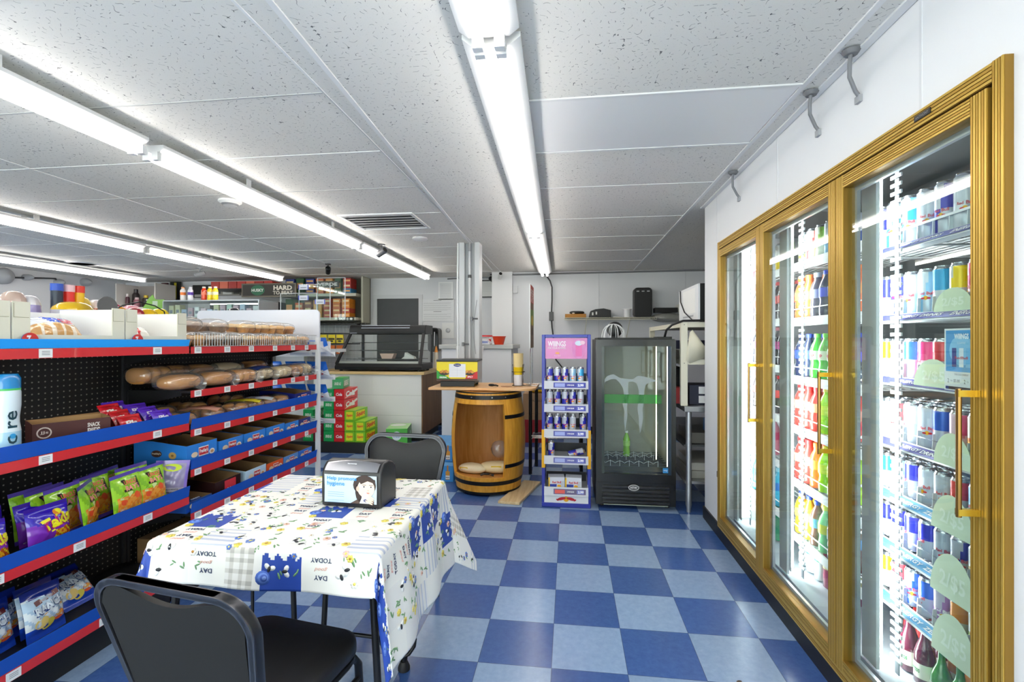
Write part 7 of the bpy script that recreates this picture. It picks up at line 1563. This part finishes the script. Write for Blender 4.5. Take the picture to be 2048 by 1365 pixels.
q = MB(); superell(q, .21, .14, .045, BLACK, 3, 16, 8); q.disc(-.05, .01, .02, .01, FY(-.071), '#c8c0b0', 8); tag(q.build('black_waffle_pan', smooth=50, loc=(.11, 6.69, zs+.052)), 'black pan lying on the orange-brown cardboard box', 'pan')
q = MB(); q.prism([(-.15, 0), (.15, 0), (.15, .10), (.05, .125), (-.06, .115), (-.13, .09)], -.10, .10, BLACK, 'y'); q.rect(-.11, .03, -.09, .07, FY(-.101), '#d8d8d4').rect(-.06, .04, -.04, .08, FY(-.101), '#d8d8d4'); tag(q.build('black_appliance', loc=(.425, 6.69, zs), bev=.006), 'black plastic appliance with two white tabs on the wire wall shelf', 'appliance')
q = MB(); q.lathe([(.05, 0), (.055, .012), (.05, .015)], m('#ececea', .4), 20); tag(q.build('flat_disc', loc=(.66, 6.66, zs)), 'small white lid lying flat on the wire wall shelf', 'lid')
q = MB(); q.lathe([(.045, 0), (.055, .105), (.060, .11), (.060, .12), (.052, .12)], m('#e9e9e9', .4), 22); tag(q.build('white_tub', loc=(.80, 6.66, zs)), 'round white tub on the wire wall shelf beside the tall black case', 'tub')
t = thing('black_case', 'tall black hard case standing on the wire wall shelf', 'case', (1.01, 6.70, zs)); q = MB(); q.X = Matrix.Rotation(pi/2, 4, 'X') @ Matrix.Translation((0, .205, 0)); q.prism(rrect(.245, .41, .05, 5), -.075, .075, m('#151516', .45), 'z'); q.build('shell', t, bev=.01)
for x in (-.07, .0, .07): MB().box(x-.018, -.078, .352, x+.018, -.070, .366, m('#b8b8b8', .4)).build('latch', t)
bx_('black_rod_case', 'long flat black case lying right of the tall black case', 'case', (1.17, 6.62, zs+.065, 1.47, 6.78, zs+.13), BLACK)
q = MB(); superell(q, .11, .10, .12, m('#d6d4cc', .3, .3), 2, 16, 10, wob=.1); tag(q.build('foil_lump', smooth=60, loc=(1.50, 6.68, zs+.06)), 'crumpled silver foil lump at the right end of the wall shelf', 'foil')
q = MB(); superell(q, .42, .18, .13, clear('poly_bag', '#e0e0da', .3, .2, .25, '#c8c8c0'), 2.2, 24, 12, wob=.1); tag(q.build('clear_bag', smooth=60, loc=(1.34, 6.68, zs-.07)), 'clear plastic bag of cups hanging at the right end of the wall shelf', 'bag')
MB_ = MB()
# ---------------- steel work table with cream angle-iron rack, half hidden by the wall end
t = thing('steel_table', 'stainless work table with round legs between the fridge and the wall end', 'table', (1.4, 4.4, 0)); st = m('#a4a6a8', .35, .8)
MB().box(.885, 3.76, .785, 2.3, 5.3, .828, st).build('top', t, world=True, bev=.004)
for x, y in ((.925, 3.80), (2.25, 3.80), (.925, 5.25), (2.25, 5.25)): MB().lathe([(.016, 0), (.018, .03), (.024, .06), (.022, .12), (.022, .785)], m('#b8babc', .3, .8), 16, (x, y, 0)).build('leg', t, world=True)
MB().box(.90, 3.80, .22, 2.28, 5.25, .24, st).build('lower_shelf', t, world=True); MB().box(.90, 3.85, .50, 2.28, 5.25, .515, m('#5a5c5e', .5, .5)).build('middle_shelf', t, world=True)
t = thing('angle_rack', 'cream painted angle-iron rack standing on the steel table', 'rack', (1.4, 4.4, .829)); ca = m('#d9d5c2', .5)
for x, y in ((.865, 3.79), (2.2, 3.79), (.865, 5.2), (2.2, 5.2)):
    q = MB(); q.box(x, y, .829, x+.05, y+.003, 1.48, ca).box(x, y+.003, .829, x+.003, y+.04, 1.48, ca)
    for z in (1.16, 1.46): q.disc(x+.025, z, .004, .004, lambda a, b: (a, y-.0005, b), '#4a4a48', 8)
    q.build('post', t, world=True)
for z in (1.44, 1.15): MB().box(.917, 3.794, z, 2.2, 3.797, z+.04, ca).build('front_beam', t, world=True); MB().box(.869, 3.84, z, .872, 5.2, z+.04, ca).build('side_beam', t, world=True); MB().box(.875, 3.80, z+.005, 2.2, 5.2, z+.012, m('#b0aea2', .5)).build('deck', t, world=True)
t = thing('microwave', 'white microwave with black side standing on top of the cream rack', 'microwave', (1.2, 4.2, 1.481)); a = P(1358, 640, 4.28); b = P(1397, 572, 3.88)
MB().box(1.015, 3.82, 1.4815, 1.5, 4.45, 1.785, BLACK).build('body', t, world=True, bev=.004)
q = MB(); q.box(1.0, 3.818, 1.483, 1.015, 4.452, 1.783, m('#e3e4e6', .4)); q.box(.9985, 3.90, 1.56, 1.0, 4.30, 1.76, m('#f0f0ee', .6)); q.rect(3.95, 1.53, 4.30, 1.545, lambda a, b: (.9982, a, b), '#a8aab0'); q.build('white_panel', t, world=True)
MB().tube([(.993, 4.38, 1.78), (.992, 4.36, 1.68), (.992, 4.22, 1.58), (.992, 4.02, 1.52), (.99, 3.90, 1.49)], .005, BLACK, 6).build('cord', t, world=True)
tag(MB().tube([(1.3, 3.78, 1.487), (1.05, 3.775, 1.492), (.88, 3.78, 1.49), (.80, 3.80, 1.46), (.765, 3.84, 1.42), (.76, 3.88, 1.3685)], .009, BLACK, 8).build('looping_cable'), 'black cord looping from the cream rack down to the fridge top', 'cord')
q = MB(); q.add([(.95, 3.785, 1.42), (1.08, 3.785, 1.24), (1.06, 3.785, 1.21), (.93, 3.785, 1.16), (.90, 3.785, 1.18), (.93, 3.785, 1.40)], [(0, 5, 4, 3, 2, 1)], m('#d8d2bc', .6)); sm = q.build('paper_bag'); tag(sm, 'cream folded paper hanging on the front of the cream rack', 'paper'); md = sm.modifiers.new('thickness', 'SOLIDIFY'); md.thickness = .003
G = 'clutter on the steel table and its rack'
for (b, c, lb, nme) in (((.80, 3.90, .831, .90, 4.02, .96), '#b8282c', 'red box behind the foot of the cream rack post', 'red_box'), ((.945, 3.86, .831, 1.3, 4.1, .985), '#23263a', 'dark blue box with white labels on the steel table', 'blue_box'), ((.90, 4.0, 1.163, 1.2, 4.4, 1.26), '#c8c4ba', 'pale grey container on the middle rack level', 'container'), ((.88, 4.2, .831, 1.0, 4.9, 1.10), '#20222a', 'dark box at the back left of the steel table', 'dark_box'), ((.90, 4.5, 1.163, 1.25, 5.0, 1.34), '#2a3048', 'navy box at the back of the middle rack level', 'navy_box'),
   ((.95, 3.88, .241, 1.35, 4.4, .30), '#9c9a92', 'stack of grey papers on the lower table shelf, bottom bundle', 'paper_bundle'), ((.97, 3.90, .301, 1.33, 4.35, .36), '#b4b2aa', 'stack of pale papers on the lower table shelf, top bundle', 'paper_bundle'), ((.96, 3.90, .516, 1.3, 4.3, .60), '#6a6862', 'grey folded cloths on the middle table shelf', 'cloth_pile'), ((1.1, 3.95, .601, 1.18, 4.05, .70), '#2c6cb0', 'small blue bottle box on the middle table shelf', 'small_box')):
    def dd(q, f, g, w, h, lb=lb):
        if 'white labels' in lb: q.rect(-w*.30, h*.05, -w*.10, h*.42, f, '#e8e8ea').rect(-w*.30, -h*.42, -w*.10, -h*.05, f, '#e8e8ea')
    bx_(nme, lb, nme.split('_')[-1], b, c, None if nme != 'paper_bundle' else G, dd)
